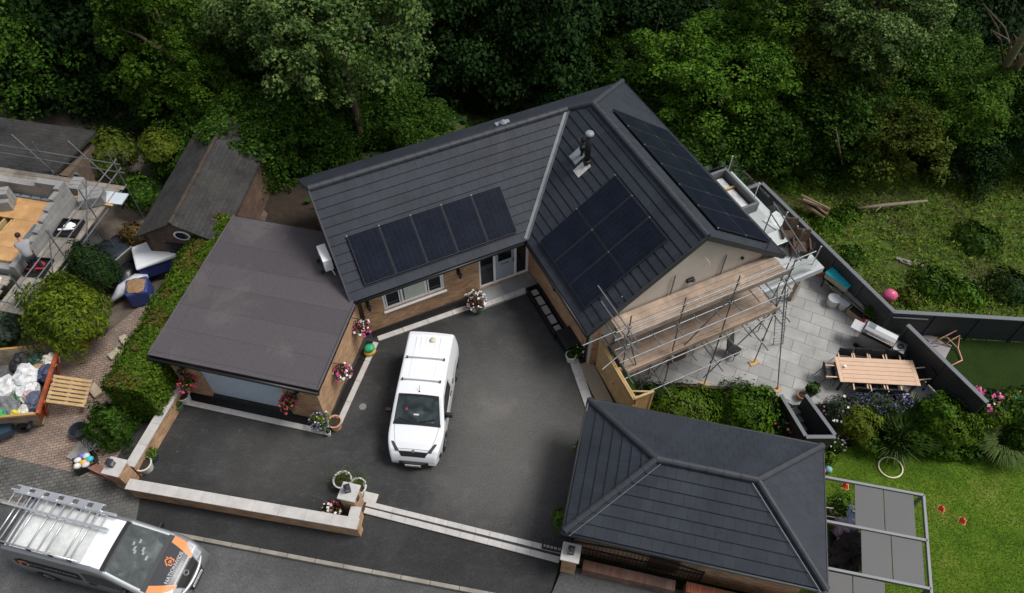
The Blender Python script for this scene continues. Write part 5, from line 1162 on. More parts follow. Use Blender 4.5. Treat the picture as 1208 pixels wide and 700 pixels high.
def dchair(label,x,y,rz,proto=[None]):
    M=TMx@Matrix.Translation((x,y,0))@Matrix.Rotation(rz,4,'Z')
    if proto[0]: return dup(proto[0],label,M=M)
    t=thing('dining_chair',label,'chair',group='black dining chairs round the patio table',M=M); proto[0]=t
    mb=MB(); mb.bb(-.25,.25,-.23,.25,.42,.46); obj('seat',mb,M_black,t,bevel=.012)
    mb=MB(); mb.box((0,.27,.72),(.5,.03,.42),M=Matrix.Rotation(R(-10),3,'X')); obj('backrest',mb,pm('sling_black',(.02,.02,.022),.7,.1),t,bevel=.01)
    for s_ in(-1,1):
        mb=MB(); mb.tube([(s_*.27,-.22,0),(s_*.27,-.22,.64)],.015,6); obj('leg',mb,M_anthr,t); mb=MB(); mb.tube([(s_*.27,.36,0),(s_*.27,.22,.44),(s_*.26,.33,.92)],.015,6); obj('leg',mb,M_anthr,t)
        mb=MB(); mb.bb(s_*.27-.025,s_*.27+.025,-.25,.26,.64,.66); obj('armrest',mb,pm('teak_pale',(.60,.40,.27)),t)
    return t
for i,x in enumerate((-1.05,-.42,.2,.85)): dchair(f"{['leftmost','second from left','third from left','rightmost'][i]} black chair tucked in on the barbecue side of the table",x,TW/2+.0+.03*(i%2),rnd.uniform(-.08,.08))
for i,x in enumerate((-.75,-.1,.55)): dchair(f"{['left','middle','right'][i]} black chair on the flower bed side of the dining table",x,-TW/2-.05,math.pi+rnd.uniform(-.08,.08))
dchair('black chair at the left end of the dining table',-TL/2-.22,-.05,R(90)); dchair('black chair at the right end of the dining table beside the fence',TL/2+.25,.05,R(-80))
t=thing('tool_crate','black crate of grey odds and ends beside the table leg','crate',TMx@Vector((.95,-.85,0)),.3); mb=MB(); mb.bb(-.3,.3,-.22,.22,0,.04); mb.bb(-.3,.3,-.22,-.19,.04,.3); mb.bb(-.3,.3,.19,.22,.04,.3); mb.bb(-.3,-.27,-.19,.19,.04,.3); mb.bb(.27,.3,-.19,.19,.04,.3); obj('box',mb,M_black,t)
mb=MB()
for i in range(9): mb.bar((rnd.uniform(-.22,.1),rnd.uniform(-.16,.16),.2+.02*i),(rnd.uniform(-.1,.25),rnd.uniform(-.16,.16),.24+.02*i),.05,.03)
obj('contents',mb,pm('odds',(.36,.37,.37),.5,.5,12),t)
mb=MB(); mb.tube([(0,0,0),(.02,0,.22)],.02,8); mb.blob((0,0,.03),.06,.1,2,2); solo('toy','small blue toy lying on the patio slabs beyond the table','toy',mb,mat_('toy_blue',(.03,.06,.35)),pt(1089,460),.3)
mb=MB(); mb.lathe([(0,0),(.05,0),(.05,.1),(0,.1)],n=12); solo('cup','small white cup at the left end of the dining table','cup',mb,M_white,TMx@Vector((-1.25,.1,.752)))
# stairs and dark side walls
def darkwall(label,p,q,z0,h,w=.09):
    p=Vector((p[0],p[1],z0));q=Vector((q[0],q[1],z0));L=(q-p).length; t=thing('stair_wall',label,'wall',p,math.atan2(q.y-p.y,q.x-p.x),'dark clad walls beside the garden steps')
    mb=MB(); n=max(1,round(L/.3)); 
    mb.bb(0,L,-w/2,w/2,0,h); obj('cladding',mb,M_anthr,t); mb=MB(); mb.bb(-.02,L+.02,-w/2-.03,w/2+.03,h,h+.04); obj('coping',mb,M_grey,t,bevel=.005); return t
WZ=LZ-.05; WH=-1.85-WZ
darkwall('dark wall on the left side of the garden steps',(10.40,14.5),(10.92,12.78),WZ,WH); darkwall('dark wall on the right side of the garden steps',(11.36,14.5),(12.02,12.82),WZ,WH); darkwall('low dark wall across the bottom of the garden steps',(10.95,12.73),(12.02,12.73),WZ,WH-.02)
sa=math.atan2(-1.72,.52); t=thing('garden_steps','grey stone steps going down from patio to lawn between dark walls','steps',(10.88,14.5,LZ),sa)
mb=MB()
for i in range(5): mb.bb(.1+i*.3,.1+(i+1)*.3,-.42,.5,-.3,1.0-.17*(i+1))
obj('treads',mb,pm('step_stone',(.2,.19,.175),.85,.3,3,.3),t,bevel=.012)
mb=MB(); mb.bb(0,2.6,-.06,.06,0,.22); solo('sleeper','dark timber sleeper along the patio edge below the scaffold','sleeper',mb,pm('sleeper',(.06,.045,.035),.9,.3),(6.0,15.3,PZ-.02),R(-3))
# ================================================================ PLANTS round the patio and lawn
def plant(name,label,cat,p,fol,stem=True,group=None):
    t=thing(name,label,cat,p,0,group); fol(t)
    if stem: mb=MB(); mb.tube([(0,0,-.2),(.03,.02,.25)],.03,5); obj('stem',mb,M_bark,t)
    return t
def fdome(rx,ry,rz,n,size,mat,seed,cz=None,asp=.55,fl=None,bump=.16,jit=.6):
    def f(t):
        Pn,Nn=dome(seed,rx,ry,rz,n,bump); cz_=rz*.35 if cz is None else cz; Pn=Pn+np.array([0,0,cz_]); leafobj('foliage',leafcloud('foliage',Pn,Nn,size,seed,asp=asp,jit=jit),mat,t)
        rng=np.random.default_rng(seed+9)
        for i,(col,m,s) in enumerate(fl or []): d=sph(rng,m,.05)*np.array([rx,ry,rz])*(.97+.12*rng.random((m,1)))+np.array([0,0,cz_]); flowers('flowers',t,d,col,s,seed+i)
    return f
def fspiky(r,n,L,w,mat,seed,lean=.6,droop=.6):
    def f(t):
        rng=np.random.default_rng(seed); a=rng.random(n)*6.28; q=r*np.sqrt(rng.random(n)); leafobj('foliage',blades('foliage',np.stack([np.cos(a)*q,np.sin(a)*q,np.zeros(n)],1),L,w,seed,lean,droop),mat,t)
    return f
zb=lambda y: LZ+ (PZ-LZ)*min(1,max(0,(y-12.7)/1.6))
def bp(u,v): 
    p=P(u,v,-3.0); p.z=zb(p.y); return p
plant('lavender','lavender bush with purple flower spikes in front of the dining table','plant',bp(1028,484),fdome(1.35,.5,.55,1600,.13,leafmat('leaf_lav',(.035,.06,.03),(.08,.11,.06)),51,.2,.3,[((.09,.07,.24),230,.075)]))
plant('garden_shrub','yellow green shrub in the flower bed just right of the steps','shrub',bp(1006,505),fdome(.85,.8,.85,2200,.13,LGOLD,52,.35))
plant('garden_shrub','grey green shrub with a white flower beside the step wall','shrub',bp(985,492),fdome(.7,.6,.5,900,.13,leafmat('leaf_lav',(.035,.06,.03),(.08,.11,.06)),53,.2,.4,[(WHT,8,.12),((.25,.12,.2),26,.09)]))
plant('garden_shrub','small green shrub at the lawn edge right of the steps','shrub',bp(1024,520),fdome(.6,.5,.45,700,.14,LB,54,.15))
plant('garden_shrub','low plant with white flowers at the foot of the step wall','shrub',bp(988,522),fdome(.35,.35,.3,420,.11,LG,55,.15,.55,[(WHT,24,.08)]))
plant('iris_clump','tall spiky clump of sword shaped green leaves in mid bed','plant',bp(1066,508),fspiky(1.0,620,.8,.03,LGR,56,.34,.3),False)
plant('iris_clump','smaller spiky pale green clump spilling over the lawn edge','plant',bp(1058,521),fspiky(.4,200,.8,.022,leafmat('grass_pale',(.07,.12,.03),(.15,.22,.07)),57,.9,.8),False)
plant('garden_shrub','lime green leafy shrub right of the sword leaved clump','shrub',bp(1098,496),fdome(.9,.75,.8,2200,.13,LB,58,.35))
plant('garden_shrub','mid green mounded shrub before the patio edge at right','shrub',bp(1116,508),fdome(1.1,.9,.95,3000,.13,LH,59,.35))
plant('garden_shrub','dark green rounded shrub at lawn edge between taller bushes','shrub',bp(1106,524),fdome(.7,.5,.5,900,.13,LG,60,.2))
plant('peony','dark leaved peony with bright pink blooms by the fence end','plant',bp(1146,488),fdome(.85,.6,.7,1000,.17,LD,61,.3,.5,[((.60,.06,.25),16,.24),((.65,.3,.36),8,.2)]))
plant('peony','peony with one magenta bloom at the patio corner','plant',bp(1113,480),fdome(.35,.3,.4,300,.15,LG,62,.2,.5,[((.60,.06,.25),5,.24)]))
plant('ornamental_grass','large fountain of fine ornamental grass at right of the flower bed','plant',bp(1184,518),fspiky(.65,1300,.85,.010,leafmat('grass_fine',(.05,.09,.02),(.15,.21,.06)),63,.75,.9),False)
plant('garden_shrub','pale green ground covering bush beyond the ornamental grass','shrub',bp(1192,490),fdome(1.3,.8,.6,1900,.14,LB,64,.25))
plant('garden_shrub','bushy green shrub at the lawn edge below the bright pink peony','shrub',bp(1132,512),fdome(.8,.6,.7,1400,.14,LH,66,.25))
plant('garden_shrub','fresh green shrub between the sword leaved clump and mounded shrub','shrub',bp(1085,520),fdome(.6,.45,.55,900,.14,LB,67,.2))
plant('garden_shrub','leafy shrub at the far right end of the flower bed','shrub',bp(1206,520),fdome(.8,.7,.7,1300,.14,LG,68,.25))
plant('garden_shrub','mid green shrub close to the end of the dark dividing fence','shrub',bp(1160,498),fdome(.8,.6,.75,1300,.14,LH,69,.3))
plant('garden_shrub','low green edging plant where the bed meets the lawn below the peony','plant',bp(1126,529),fdome(.7,.35,.35,900,.12,LB,166,.1))
plant('garden_shrub','low dark green edging plant left of the ornamental grass foot','plant',bp(1152,531),fdome(.55,.35,.35,700,.12,LG,167,.1))
plant('garden_shrub','tiny green edging plant at the corner of the outbuilding and step wall','plant',bp(982,533),fdome(.4,.35,.3,500,.11,LH,168,.1))
plant('garden_shrub','dark little shrub left of the ornamental grass','shrub',bp(1146,520),fdome(.5,.45,.5,600,.13,LG,65,.2))
# bank left of the steps
def kp_(u,v,z=-2.6): p=P(u,v,z); p.z=-3.1; return p
plant('spreading_shrub','fine leaved spreading green shrub beneath the scaffold raker','shrub',kp_(800,480),fdome(2.0,1.15,1.0,5200,.14,LH,71,.25,.35))
plant('spreading_shrub','bright green bushy shrub left of the garden steps','shrub',kp_(880,482),fdome(1.45,1.2,1.05,4200,.15,LB,72,.3,.5))
plant('spreading_shrub','dark green shrub between the timber fence and scaffold foot','shrub',kp_(765,468),fdome(.9,.8,.9,1800,.13,LG,73,.2,.4))
plant('rose_bush','dark bush with pale pink and red roses beside the step wall','plant',kp_(921,500),fdome(.5,.55,.7,800,.13,LD,74,.2,.5,[((.62,.35,.36),10,.16),((.5,.06,.06),12,.11)]))
pot('plant_pot','round leafy plant in a pot at the top of the garden steps',pt(955,465),.22,.3,M_anthr,pl_bush(.3,.3,300,.11,LG),seed=75)
pot('plant_pot','small terracotta pot at the top of the garden steps',pt(944,470),.18,.28,M_terra,seed=76)
# lawn things
def ring(label,p,R_,r,mat,rz=0,tilt=None):
    mb=MB(); pts=[(R_*math.cos(a),R_*.92*math.sin(a),0) for a in np.linspace(0,2*math.pi,40)]; mb.tube(pts,r,7,cap=False); return mb
solo('hoop','pale cream plastic hoop lying on the lawn','hoop',ring('',0,.46,.03,None),mat_('cream',(.72,.66,.45)),P(1050,552,LZ)+Vector((0,0,.04)),.4,smooth=True)
solo('garden_edging','grey curved metal hoop edging at the flower bed foot','edging',xform(ring('',0,.32,.02,None),Matrix.Rotation(R(50),4,'X')),M_steel,P(1000,528,LZ)+Vector((0,0,.15)),.2)
def cone(label,u,v):
    t=thing('marker_cone',label,'marker cone',P(u,v,LZ),rnd.random(),'orange marker cones on the lawn')
    mb=MB(); mb.lathe([(.15,0),(.04,.2),(0,.2)],n=4); obj('cone',mb,mat_('cone_orange',(.85,.10,.03)),t); mb=MB(); mb.lathe([(.15,.0),(.18,.0),(.18,.015),(.15,.02)],n=4); obj('cone_base',mb,mat_('cone_edge',(.75,.25,.15)),t)
cone('orange marker cone nearest the outbuilding, inside the pergola frame',997,574); cone('orange marker cone on open lawn, the nearer to the pergola',1110,601); cone('orange marker cone farthest right on the lawn',1135,615)
for lab,(u,v),c_,r in(('small turquoise ball on the lawn at the outbuilding corner',(976,556),(.2,.42,.42),.14),('small pink ball beside the turquoise one',(969,557),(.55,.1,.4),.13)): mb=MB(); mb.blob((0,0,r),r,.0,1,3); solo('ball',lab,'ball',mb,mat_('ball_%d'%u,c_),P(u,v,LZ),smooth=True)
p=P(1047,352,-3.3); mb=MB(); mb.blob((0,0,.36),(.33,.3,.33),.08,5,3); solo('inflatable_ball','bright pink inflatable ball behind the slatted fence','ball',mb,mat_('pink_ball',(.70,.12,.25),rough=.3),(p.x+.1,p.y+.1,-3.6),smooth=True)
# easel / swing frame on artificial turf
c=P(1092,408,PZ); t=thing('play_board','grey flat play board lying on the artificial lawn by the fence','board',c,R(-38)); mb=MB(); mb.bb(-.85,.85,-.6,.6,.05,.09); obj('board',mb,pm('play_grey',(.27,.24,.235),.6,.1),t,bevel=.01); mb=MB(); mb.box((.1,-.1,.1),(.9,.03,.02),rz=.8); mb.box((-.2,.25,.1),(.5,.03,.02),rz=-.2); obj('strap',mb,M_black,t)
c=P(1120,410,PZ); t=thing('climbing_toy','pink and white tubular play frame fallen on the artificial lawn','frame',c,R(-20)); m=mat_('salmon',(.62,.30,.24)); 
mb=MB(); mb.tube([P(1105,402,PZ+.35)-c,P(1134,387,PZ+.6)-c],.03,7); mb.tube([P(1118,404,PZ+.3)-c,P(1132,396,PZ+.4)-c,P(1130,411,PZ+.1)-c,P(1135,425,PZ+.05)-c,P(1121,432,PZ+.05)-c],.03,7); mb.tube([P(1117,398,PZ+.5)-c,P(1130,411,PZ+.1)-c],.02,6)
inv=ROOTM[t.name].to_3x3().inverted(); mb.v=[inv@q for q in mb.v]; obj('tubes',mb,m,t,smooth=True)
mb=MB(); mb.tube([inv@(P(1108,400,PZ+.35)-c),inv@(P(1125,412,PZ+.05)-c)],.02,6); obj('strut',mb,M_anthr,t)
for i,(lab,c_,o) in enumerate((('cream rolled foam mat on the hedge end by the artificial lawn',(.6,.5,.3),0),('orange pool float beside the cream foam mat',(.7,.3,.05),1),('turquoise tipped foam noodle beside the cream mat',(.1,.45,.35),2))):
    p=P(1186+o*4,470+o*2,PZ); mb=MB(); mb.tube([(-.6,0,.1),(0,.05,.12),(.62,.0,.1)],[.07,.1,.09],8); solo('foam_toy',lab,'foam toy',mb,mat_('foam_%d'%i,c_),p,R(22+4*o),smooth=True)
# ================================================================ PERGOLA
pa,pb_,pc_=P(962,561.5,-1.2),P(1089,585,-1.2),P(1098,700,-1.2); pd=pa+(pc_-pb_)
pa.z=pb_.z=pc_.z=pd.z=0
ex=(pb_-pa).normalized(); pw=(pb_-pa).length; pdv=(pc_-pb_); ph=3.3
pang=math.atan2(ex.y,ex.x); PG=thing('pergola','grey framed pergola with flat grey roof panels on the lawn','pergola',(pa.x,pa.y,LZ),pang)
py=(Matrix.Rotation(-pang,3,'Z')@(pc_-pb_)).normalized()
def pp(x,y,z): return Vector((x+py.x*y,py.y*y,z))
M_pg=pm('pergola_grey',(.20,.21,.22),.5,.08,3,0); M_pp=pm('pergola_panel',(.085,.085,.085),.55,.05,1,.03)
zt_=2.4
for nm,a,b in(('beam',(0,0),(pw,0)),('beam',(pw,0),(pw,4.6)),('beam',(0,4.6),(pw,4.6)),('beam',(0,1.62),(pw,1.62)),('beam',(0,3.22),(pw,3.22))): mb=MB(); mb.bar(pp(*a,zt_),pp(*b,zt_),.09,.14); obj(nm,mb,M_pg,PG,bevel=.006)
for x,y in((pw,0),(pw,3.22),(pw,4.6),(.12,3.22),(.12,.0)): mb=MB(); mb.bar(pp(x,y,0),pp(x,y,zt_),.09,.09); obj('post',mb,M_pg,PG)
for y0,y1,xs_ in((.06,1.56,(1.3,2.27,3.27)),(1.68,3.16,(1.48,2.45,3.44)),(3.3,4.5,(.1,1.2,2.2))):
    for x0,x1 in zip(xs_[:-1],xs_[1:]):
        mb=MB(); a,b,c_,d_=pp(x0+.012,y0,0),pp(x1-.012,y0,0),pp(x1-.012,y1,0),pp(x0+.012,y1,0); mb.prism([a,b,c_,d_],zt_-.02,zt_+.015); obj('roof_panel',mb,M_pp,PG,bevel=.005)
PGM=ROOTM[PG.name]
def pgp(x,y,z=0): return PGM@pp(x,y,z)
pot('plant_pot','bushy green potted plant seen through the open pergola bay',P(985,603,LZ),.3,.45,M_wpot,pl_bush(.45,.4,420,.13,LB),seed=81)
def clothheap(name,label,p,r,col,seed,parts=3):
    mb=MB()
    for i in range(parts): mb.blob((rnd.uniform(-r,r)*.5,rnd.uniform(-r,r)*.4,r*.35+i*.1),(r*rnd.uniform(.5,.8),r*rnd.uniform(.35,.6),r*.4),.55,seed+i,4,2.3)
    return solo(name,label,'cloth',mb,pm('cloth_%d'%seed,col,.85,.25,5,.3),p,rnd.random()*3,smooth=True)
t=thing('garden_sofa','dark garden sofa under the open pergola bay','sofa',P(988,652,LZ),pang); mb=MB(); mb.bb(-.7,.7,-.6,.6,.1,.42); obj('seat',mb,M_anthr,t,bevel=.05); mb=MB(); mb.bb(-.72,-.55,-.6,.6,.42,.85); obj('backrest',mb,M_anthr,t,bevel=.05)
clothheap('blanket','lilac blanket heaped on the sofa in the pergola bay',P(992,636,LZ+.45)-Vector((0,0,.0)),.62,(.26,.22,.34),83); clothheap('tarpaulin','black crumpled tarpaulin heaped on the sofa below the lilac blanket',P(998,660,LZ+.35),.8,(.025,.024,.026),87,5)
t=thing('beach_chair','folded chair with patterned blue fabric leaning in the pergola bay','chair',P(999,617,LZ),.9)
mb=MB(); mb.box((0,0,.55),(.45,.03,.95),M=Matrix.Rotation(R(-35),3,'X')); obj('fabric',mb,pm('blue_pattern',(.10,.13,.22),.8,.8,14,.1),t); mb=MB()
for x in(-.24,.24): mb.tube([(x,-.3,0),(x,.32,1.05)],.015,6); mb.tube([(x,.3,0),(x,-.1,.7)],.015,6)
obj('chair_frame',mb,M_alu,t)
mb=MB(); mb.box((0,0,.6),(.2,.05,1.2),M=Matrix.Rotation(R(30),3,'X')); solo('body_board','cream bodyboard propped beside the folded blue chair','board',mb,mat_('cream2',(.6,.48,.3)),P(1003,606,LZ),.5,bevel=.02)
mb=MB(); mb.tube([(-.8,0,.75),(.8,.1,.7)],.02,6); mb.tube([(-.8,.35,.7),(.8,.45,.7)],.02,6); mb.tube([(-.7,0,.0),(-.7,.0,.75)],.02,6); mb.tube([(.7,.1,0),(.7,.1,.7)],.02,6); solo('clothes_rail','thin white rails crossing the pergola bay above the sofa','rail',mb,M_white,P(985,622,LZ),pang)
t=thing('wheelie_table','grey covered garden furniture under the front edge of the pergola','furniture',pgp(1.9,3.95),pang); mb=MB(); mb.blob((0,0,.5),(.9,.42,.5),.25,12,flat=-.5); obj('cover',mb,pm('cover_grey',(.16,.165,.17),.6,.2),t,smooth=True)
for x in(-.6,.6): mb=MB(); mb.bb(x-.04,x+.04,-.04,.04,0,.3); obj('leg',mb,M_anthr,t)
mb=MB(); mb.bb(-.8,.8,-.4,.4,0,.02); solo('deck_board','pale brown decking visible between outbuilding and sofa','decking',mb,M_board,pgp(-.1,2.0,0.01),pang+R(90))
# ================================================================ NEIGHBOUR'S BUILDING SITE
NA=R(-11.6); NO=Vector((-17.86,20.48,0)); NM=Matrix.Translation(NO)@Matrix.Rotation(NA,4,'Z')
def NP(x,y,z=0): return NM@Vector((x,y,z))
M_block=brickmat('grey_block',(.27,.265,.255),(.22,.215,.21),(.30,.29,.27),w=.45,h=.225,mort=.012,var=.2)
M_osb=pm('osb_deck',(.52,.29,.12),.75,.22,2.2,.15,50,stain=.2)
ns=thing('half_built_house','half built house of grey blockwork with an open timber floor deck','building',NO,NA)
mb=MB(); mb.bb(.4,.62,-3.3,.5,-.1,2.72); mb.bb(-5,.4,.2,.5,-.1,3.2); mb.bb(-5,.4,-3.3,-3.0,-.1,2.5)
y=.5; z=3.42
for i in range(6): mb.bb(.41,.61,y-.45,y-.001,2.72,z); y-=.45; z-=.13
mb.bb(-.5,.4,.21,.49,3.2,3.42); obj('blockwork',mb,M_block,ns,bevel=.006)
mb=MB(); mb.bb(-5,.38,-3.0,-1.75,2.56,2.62); mb.bb(-5,-1.9,-1.75,-1.05,2.56,2.62); mb.bb(-.95,.38,-1.75,-1.05,2.56,2.62); mb.bb(-5,.38,-1.05,.0,2.56,2.62); obj('floor_deck',mb,M_osb,ns)
mb=MB(); mb.bb(-5,.12,-2.42,-2.415,2.62,2.624); mb.bb(-5,.12,-1.06,-1.055,2.62,2.624); mb.bb(-2.3,-2.295,-1.0,.0,2.62,2.624); obj('deck_joint',mb,M_soil,ns)
mb=MB()
for x in(-1.75,-1.4,-1.08): mb.bb(x-.03,x+.03,-1.8,-1.0,2.3,2.55)
obj('joist',mb,M_wood,ns)
mb=MB()
for i in range(11): mb.bb(-5+i*.45,-4.62+i*.45,.03,.17,2.5,2.66)
obj('cavity_batt',mb,M_lead,ns)
mb=MB(); mb.bb(-5,.14,-3.02,-2.98,2.5,2.6); mb.bb(.30,.39,-3,-.2,2.63,2.69); obj('edge_timber',mb,M_wood,ns)
mb=MB(); mb.bb(.02,.28,-2.1,-1.2,2.63,2.66); obj('cavity_tray',mb,pm('slate_sheet',(.11,.13,.14),.5,.2),ns)
ss=thing('scaffold','tube scaffold with wide grey platforms round the half built house','scaffold',NO,NA)
def nboards(x0,x1,y0,y1,z,along):
    mb=MB(); n=max(1,round(((y1-y0) if along=='x' else (x1-x0))/.225))
    for i in range(n):
        if along=='x': mb.bb(x0,x1-rnd.random()*.2,y0+(y1-y0)*i/n+.008,y0+(y1-y0)*(i+1)/n-.008,z,z+.04+.015*rnd.random())
        else: mb.bb(x0+(x1-x0)*i/n+.008,x0+(x1-x0)*(i+1)/n-.008,y0,y1-rnd.random()*.2,z,z+.04+.015*rnd.random())
    obj('platform',mb,pm('grey_board',(.30,.265,.22),.85,.3,1.5,.3,30,stain=.4),ss)
nboards(.7,1.8,-4.9,.6,2.25,'y'); nboards(-5,2.0,.6,1.7,2.25,'x'); nboards(-5,.45,-4.9,-3.4,2.2,'x')
def nt_(nm,p,q): mb=MB(); mb.tube([p,q],.024,7); obj(nm,mb,M_steel,ss)
for z in(3.35,2.9): nt_('guard_rail',(-5.5,1.85,z+.15),(2.15,1.85,z)); nt_('guard_rail',(1.85,2.1,z),(1.85,-5.2,z-.1))
nt_('guard_rail',(1.9,1.9,2.2),(1.9,-5.0,2.15)); nt_('guard_rail',(-5,-5.0,3.1),(2.0,-5.0,3.1))
for x,y in((1.85,1.85),(1.85,-.2),(1.85,-2.3),(1.85,-4.4),(-1.4,1.85),(-4.2,1.85),(-2.5,-5),(-.1,-5)): nt_('standard',(x,y,-.06),(x+.05,y,3.9))
nt_('brace',(-1.0,1.9,1.5),(-2.2,1.9,4.1)); nt_('brace',(1.3,1.9,2.2),(.3,1.9,4.2)); nt_('brace',(1.9,-1.2,2.0),(1.9,.3,3.9)); nt_('brace',(1.9,-3.4,2.0),(1.9,-2.2,3.8))
def blocks(label,p,nx_,ny_,nz_,rz,group='stacks of grey blocks on the building site'):
    t=thing('block_stack',label,'blocks',p,rz,group); mb=MB()
    for i in range(nx_):
        for j in range(ny_):
            for k_ in range(nz_):
                if k_==nz_-1 and j==0 and nz_>2: continue
                mb.box(((i-(nx_-1)/2)*.455,(j-(ny_-1)/2)*.225,.11+k_*.222),(.44,.21,.215),rz=rnd.uniform(-.03,.03))
    obj('blocks',mb,M_block,t,bevel=.006); mb=MB(); mb.bb(-.25*nx_,.25*nx_,-.03,.03,0,.004); obj('strap',mb,M_black,t); return t
blocks('stack of grey concrete blocks standing on the orange timber floor deck',NP(-1.55,-.45,2.62),1,3,3,NA+.4)
blocks('stack of grey blocks on the scaffold platform behind the stepped wall',NP(.35,1.1,2.3),1,3,2,NA+.1)
blocks('low pile of blocks at the outer corner of the grey platform',P(112,238,2.32),2,3,2,NA+.5)
mb=MB(); 
for i in range(3): mb.box((i*.62,0,.03),(.55,.6,.05),rz=.05)
solo('insulation_boards','pale blue insulation sheets lying on the grey platform','sheets',mb,pm('insul',(.52,.57,.62),.5,.1),NP(.9,.95,2.32),NA)
for lab,x,y,s_ in(('black mixing tray with a white tool on the side platform, the farther one',1.15,-.9,1),('black tray with red tools on the side platform, the nearer one',1.15,-2.9,.9)):
    t=thing('mortar_tray',lab,'tray',NP(x,y,2.31),NA+.1); mb=MB(); mb.bb(-.4*s_,.4*s_,-.4,.4,0,.05); mb.bb(-.42*s_,.42*s_,-.42,-.38,0,.14); mb.bb(-.42*s_,.42*s_,.38,.42,0,.14); mb.bb(-.42*s_,-.38*s_,-.38,.38,0,.14); mb.bb(.38*s_,.42*s_,-.38,.38,0,.14); obj('tray',mb,M_black,t)
    mb=MB(); mb.blob((0,.1,.1),(.2,.15,.08),.4,5); mb.bar((-.3,-.2,.16),(.3,-.1,.16),.06,.04); obj('tools',mb,M_white if s_==1 else pm('toy_red',(.45,.03,.04)),t)
mb=MB(); 
for i in range(3): mb.bb(-1.2,1.2,-.2+i*.13,-.1+i*.13,0,.05)
solo('timber_lengths','yellow timber lengths lying on the platform behind the block wall','timber',mb,M_wood,NP(.9,.72,2.32),NA)
mb=MB(); mb.box((0,0,.02),(1.0,.7,.05)); solo('plaster_board','white board lying on the platform at the bottom left','board',mb,M_plate,NP(-.35,-4.0,2.26),NA+.3)
mb=MB(); mb.box((0,0,.7),(.04,.9,1.4),M=Matrix.Rotation(R(25),3,'Y')); solo('ply_sheet','grey plywood sheet leaning beside the scaffold foot','sheet',mb,M_concrete,NP(2.6,-.8,-.06),NA-.3)
# person
def skin(name,verts,edges,radii,mat,parent,sub=2,root=0):
    me=bpy.data.meshes.new(name); me.from_pydata(verts,edges,[]); me.update(); o=bpy.data.objects.new(name,me); COL.objects.link(o)
    md=o.modifiers.new('skin','SKIN'); md.use_smooth_shade=True
    for i,(v,r) in enumerate(zip(me.skin_vertices[0].data,radii)): v.radius=(r,r) if not isinstance(r,tuple) else r; v.use_root=(i==root)
    s=o.modifiers.new('s','SUBSURF'); s.levels=sub; s.render_levels=sub
    dg=bpy.context.evaluated_depsgraph_get(); m2=bpy.data.meshes.new_from_object(o.evaluated_get(dg)); bpy.data.objects.remove(o); m2.name=name
    m2.materials.clear(); m2.materials.append(mat); m2.shade_smooth(); n=bpy.data.objects.new(name,m2); COL.objects.link(n); n.parent=parent; return n
pf=P(47,319,2.3); person=thing('person','man in grey T-shirt and dark trousers bending over the edge of the timber deck','person',pf,R(118))
M_skin=pm('skin',(.42,.24,.17),.6,.1,5,0); M_shirt=pm('grey_shirt',(.27,.27,.285),.85,.12,4,.2); M_trous=pm('dark_trousers',(.02,.022,.028),.85,.2,5,.2); M_hair=pm('dark_hair',(.02,.014,.01),.7,.2,20,.4)
# local: +x faces forward, bending forward
J_={'pel':(0,0,.93),'sp':(.12,0,1.12),'ch':(.28,0,1.33),'nk':(.36,0,1.46),'hd':(.43,0,1.55),'ht':(.5,0,1.68)}; person.scale=(.98,.98,.88)
V=[J_['pel'],J_['sp'],J_['ch'],J_['nk'],J_['hd'],J_['ht']];E_=[(0,1),(1,2),(2,3),(3,4),(4,5)];Rd=[.14,.145,.16,.06,.095,.085]
for s_ in(-1,1):
    b=len(V); V+=[(.30,s_*.19,1.36),(.42,s_*.25,1.12),(.62,s_*.2,.98),(.70,s_*.18,.94)]; E_+=[(2,b),(b,b+1),(b+1,b+2),(b+2,b+3)]; Rd+=[.065,.05,.037,.035]
    b=len(V); V+=[(.0,s_*.1,.88),(.06,s_*.13,.48),(-.02,s_*.14,.08),(.12,s_*.15,.04)]; E_+=[(0,b),(b,b+1),(b+1,b+2),(b+2,b+3)]; Rd+=[.095,.07,.045,.045]
    # fingers
    w_=len(V)-5
    for f in range(4):
        b=len(V); y0=s_*(.18+(f-1.5)*.02); V+=[(.76,y0,.92),(.80,y0,.885+.006*abs(f-1.5))]; E_+=[(w_,b),(b,b+1)]; Rd+=[.010,.009]
    b=len(V); V+=[(.73,s_*.13,.915),(.76,s_*.12,.89)]; E_+=[(w_,b),(b,b+1)]; Rd+=[.011,.010]
skin('body',V,E_,Rd,M_skin,person)
V=[(-.04,0,.84),(.12,0,1.12),(.28,0,1.33),(.345,0,1.44)];E_=[(0,1),(1,2),(2,3)];Rd=[.175,.18,.185,.085]
for s_ in(-1,1): b=len(V); V+=[(.30,s_*.2,1.36),(.38,s_*.24,1.2)]; E_+=[(2,b),(b,b+1)]; Rd+=[.09,.075]
skin('shirt',V,E_,Rd,M_shirt,person)
V=[(-.01,0,.93)];E_=[];Rd=[.15]
for s_ in(-1,1): b=len(V); V+=[(.0,s_*.1,.86),(.06,s_*.13,.48),(-.02,s_*.14,.12)]; E_+=[(0,b),(b,b+1),(b+1,b+2)]; Rd+=[.115,.088,.07]
skin('trousers',V,E_,Rd,M_trous,person)
mb=MB(); mb.blob((.462,0,1.66),(.108,.098,.1),.06,2,3); obj('hair',mb,M_hair,person,smooth=True)
for s_ in(-1,1): mb=MB(); mb.blob((.05,s_*.145,.045),(.15,.055,.05),.05,1,2,flat=-.045); obj('shoe',mb,pm('shoe_dark',(.05,.015,.012),.7),person,smooth=True)
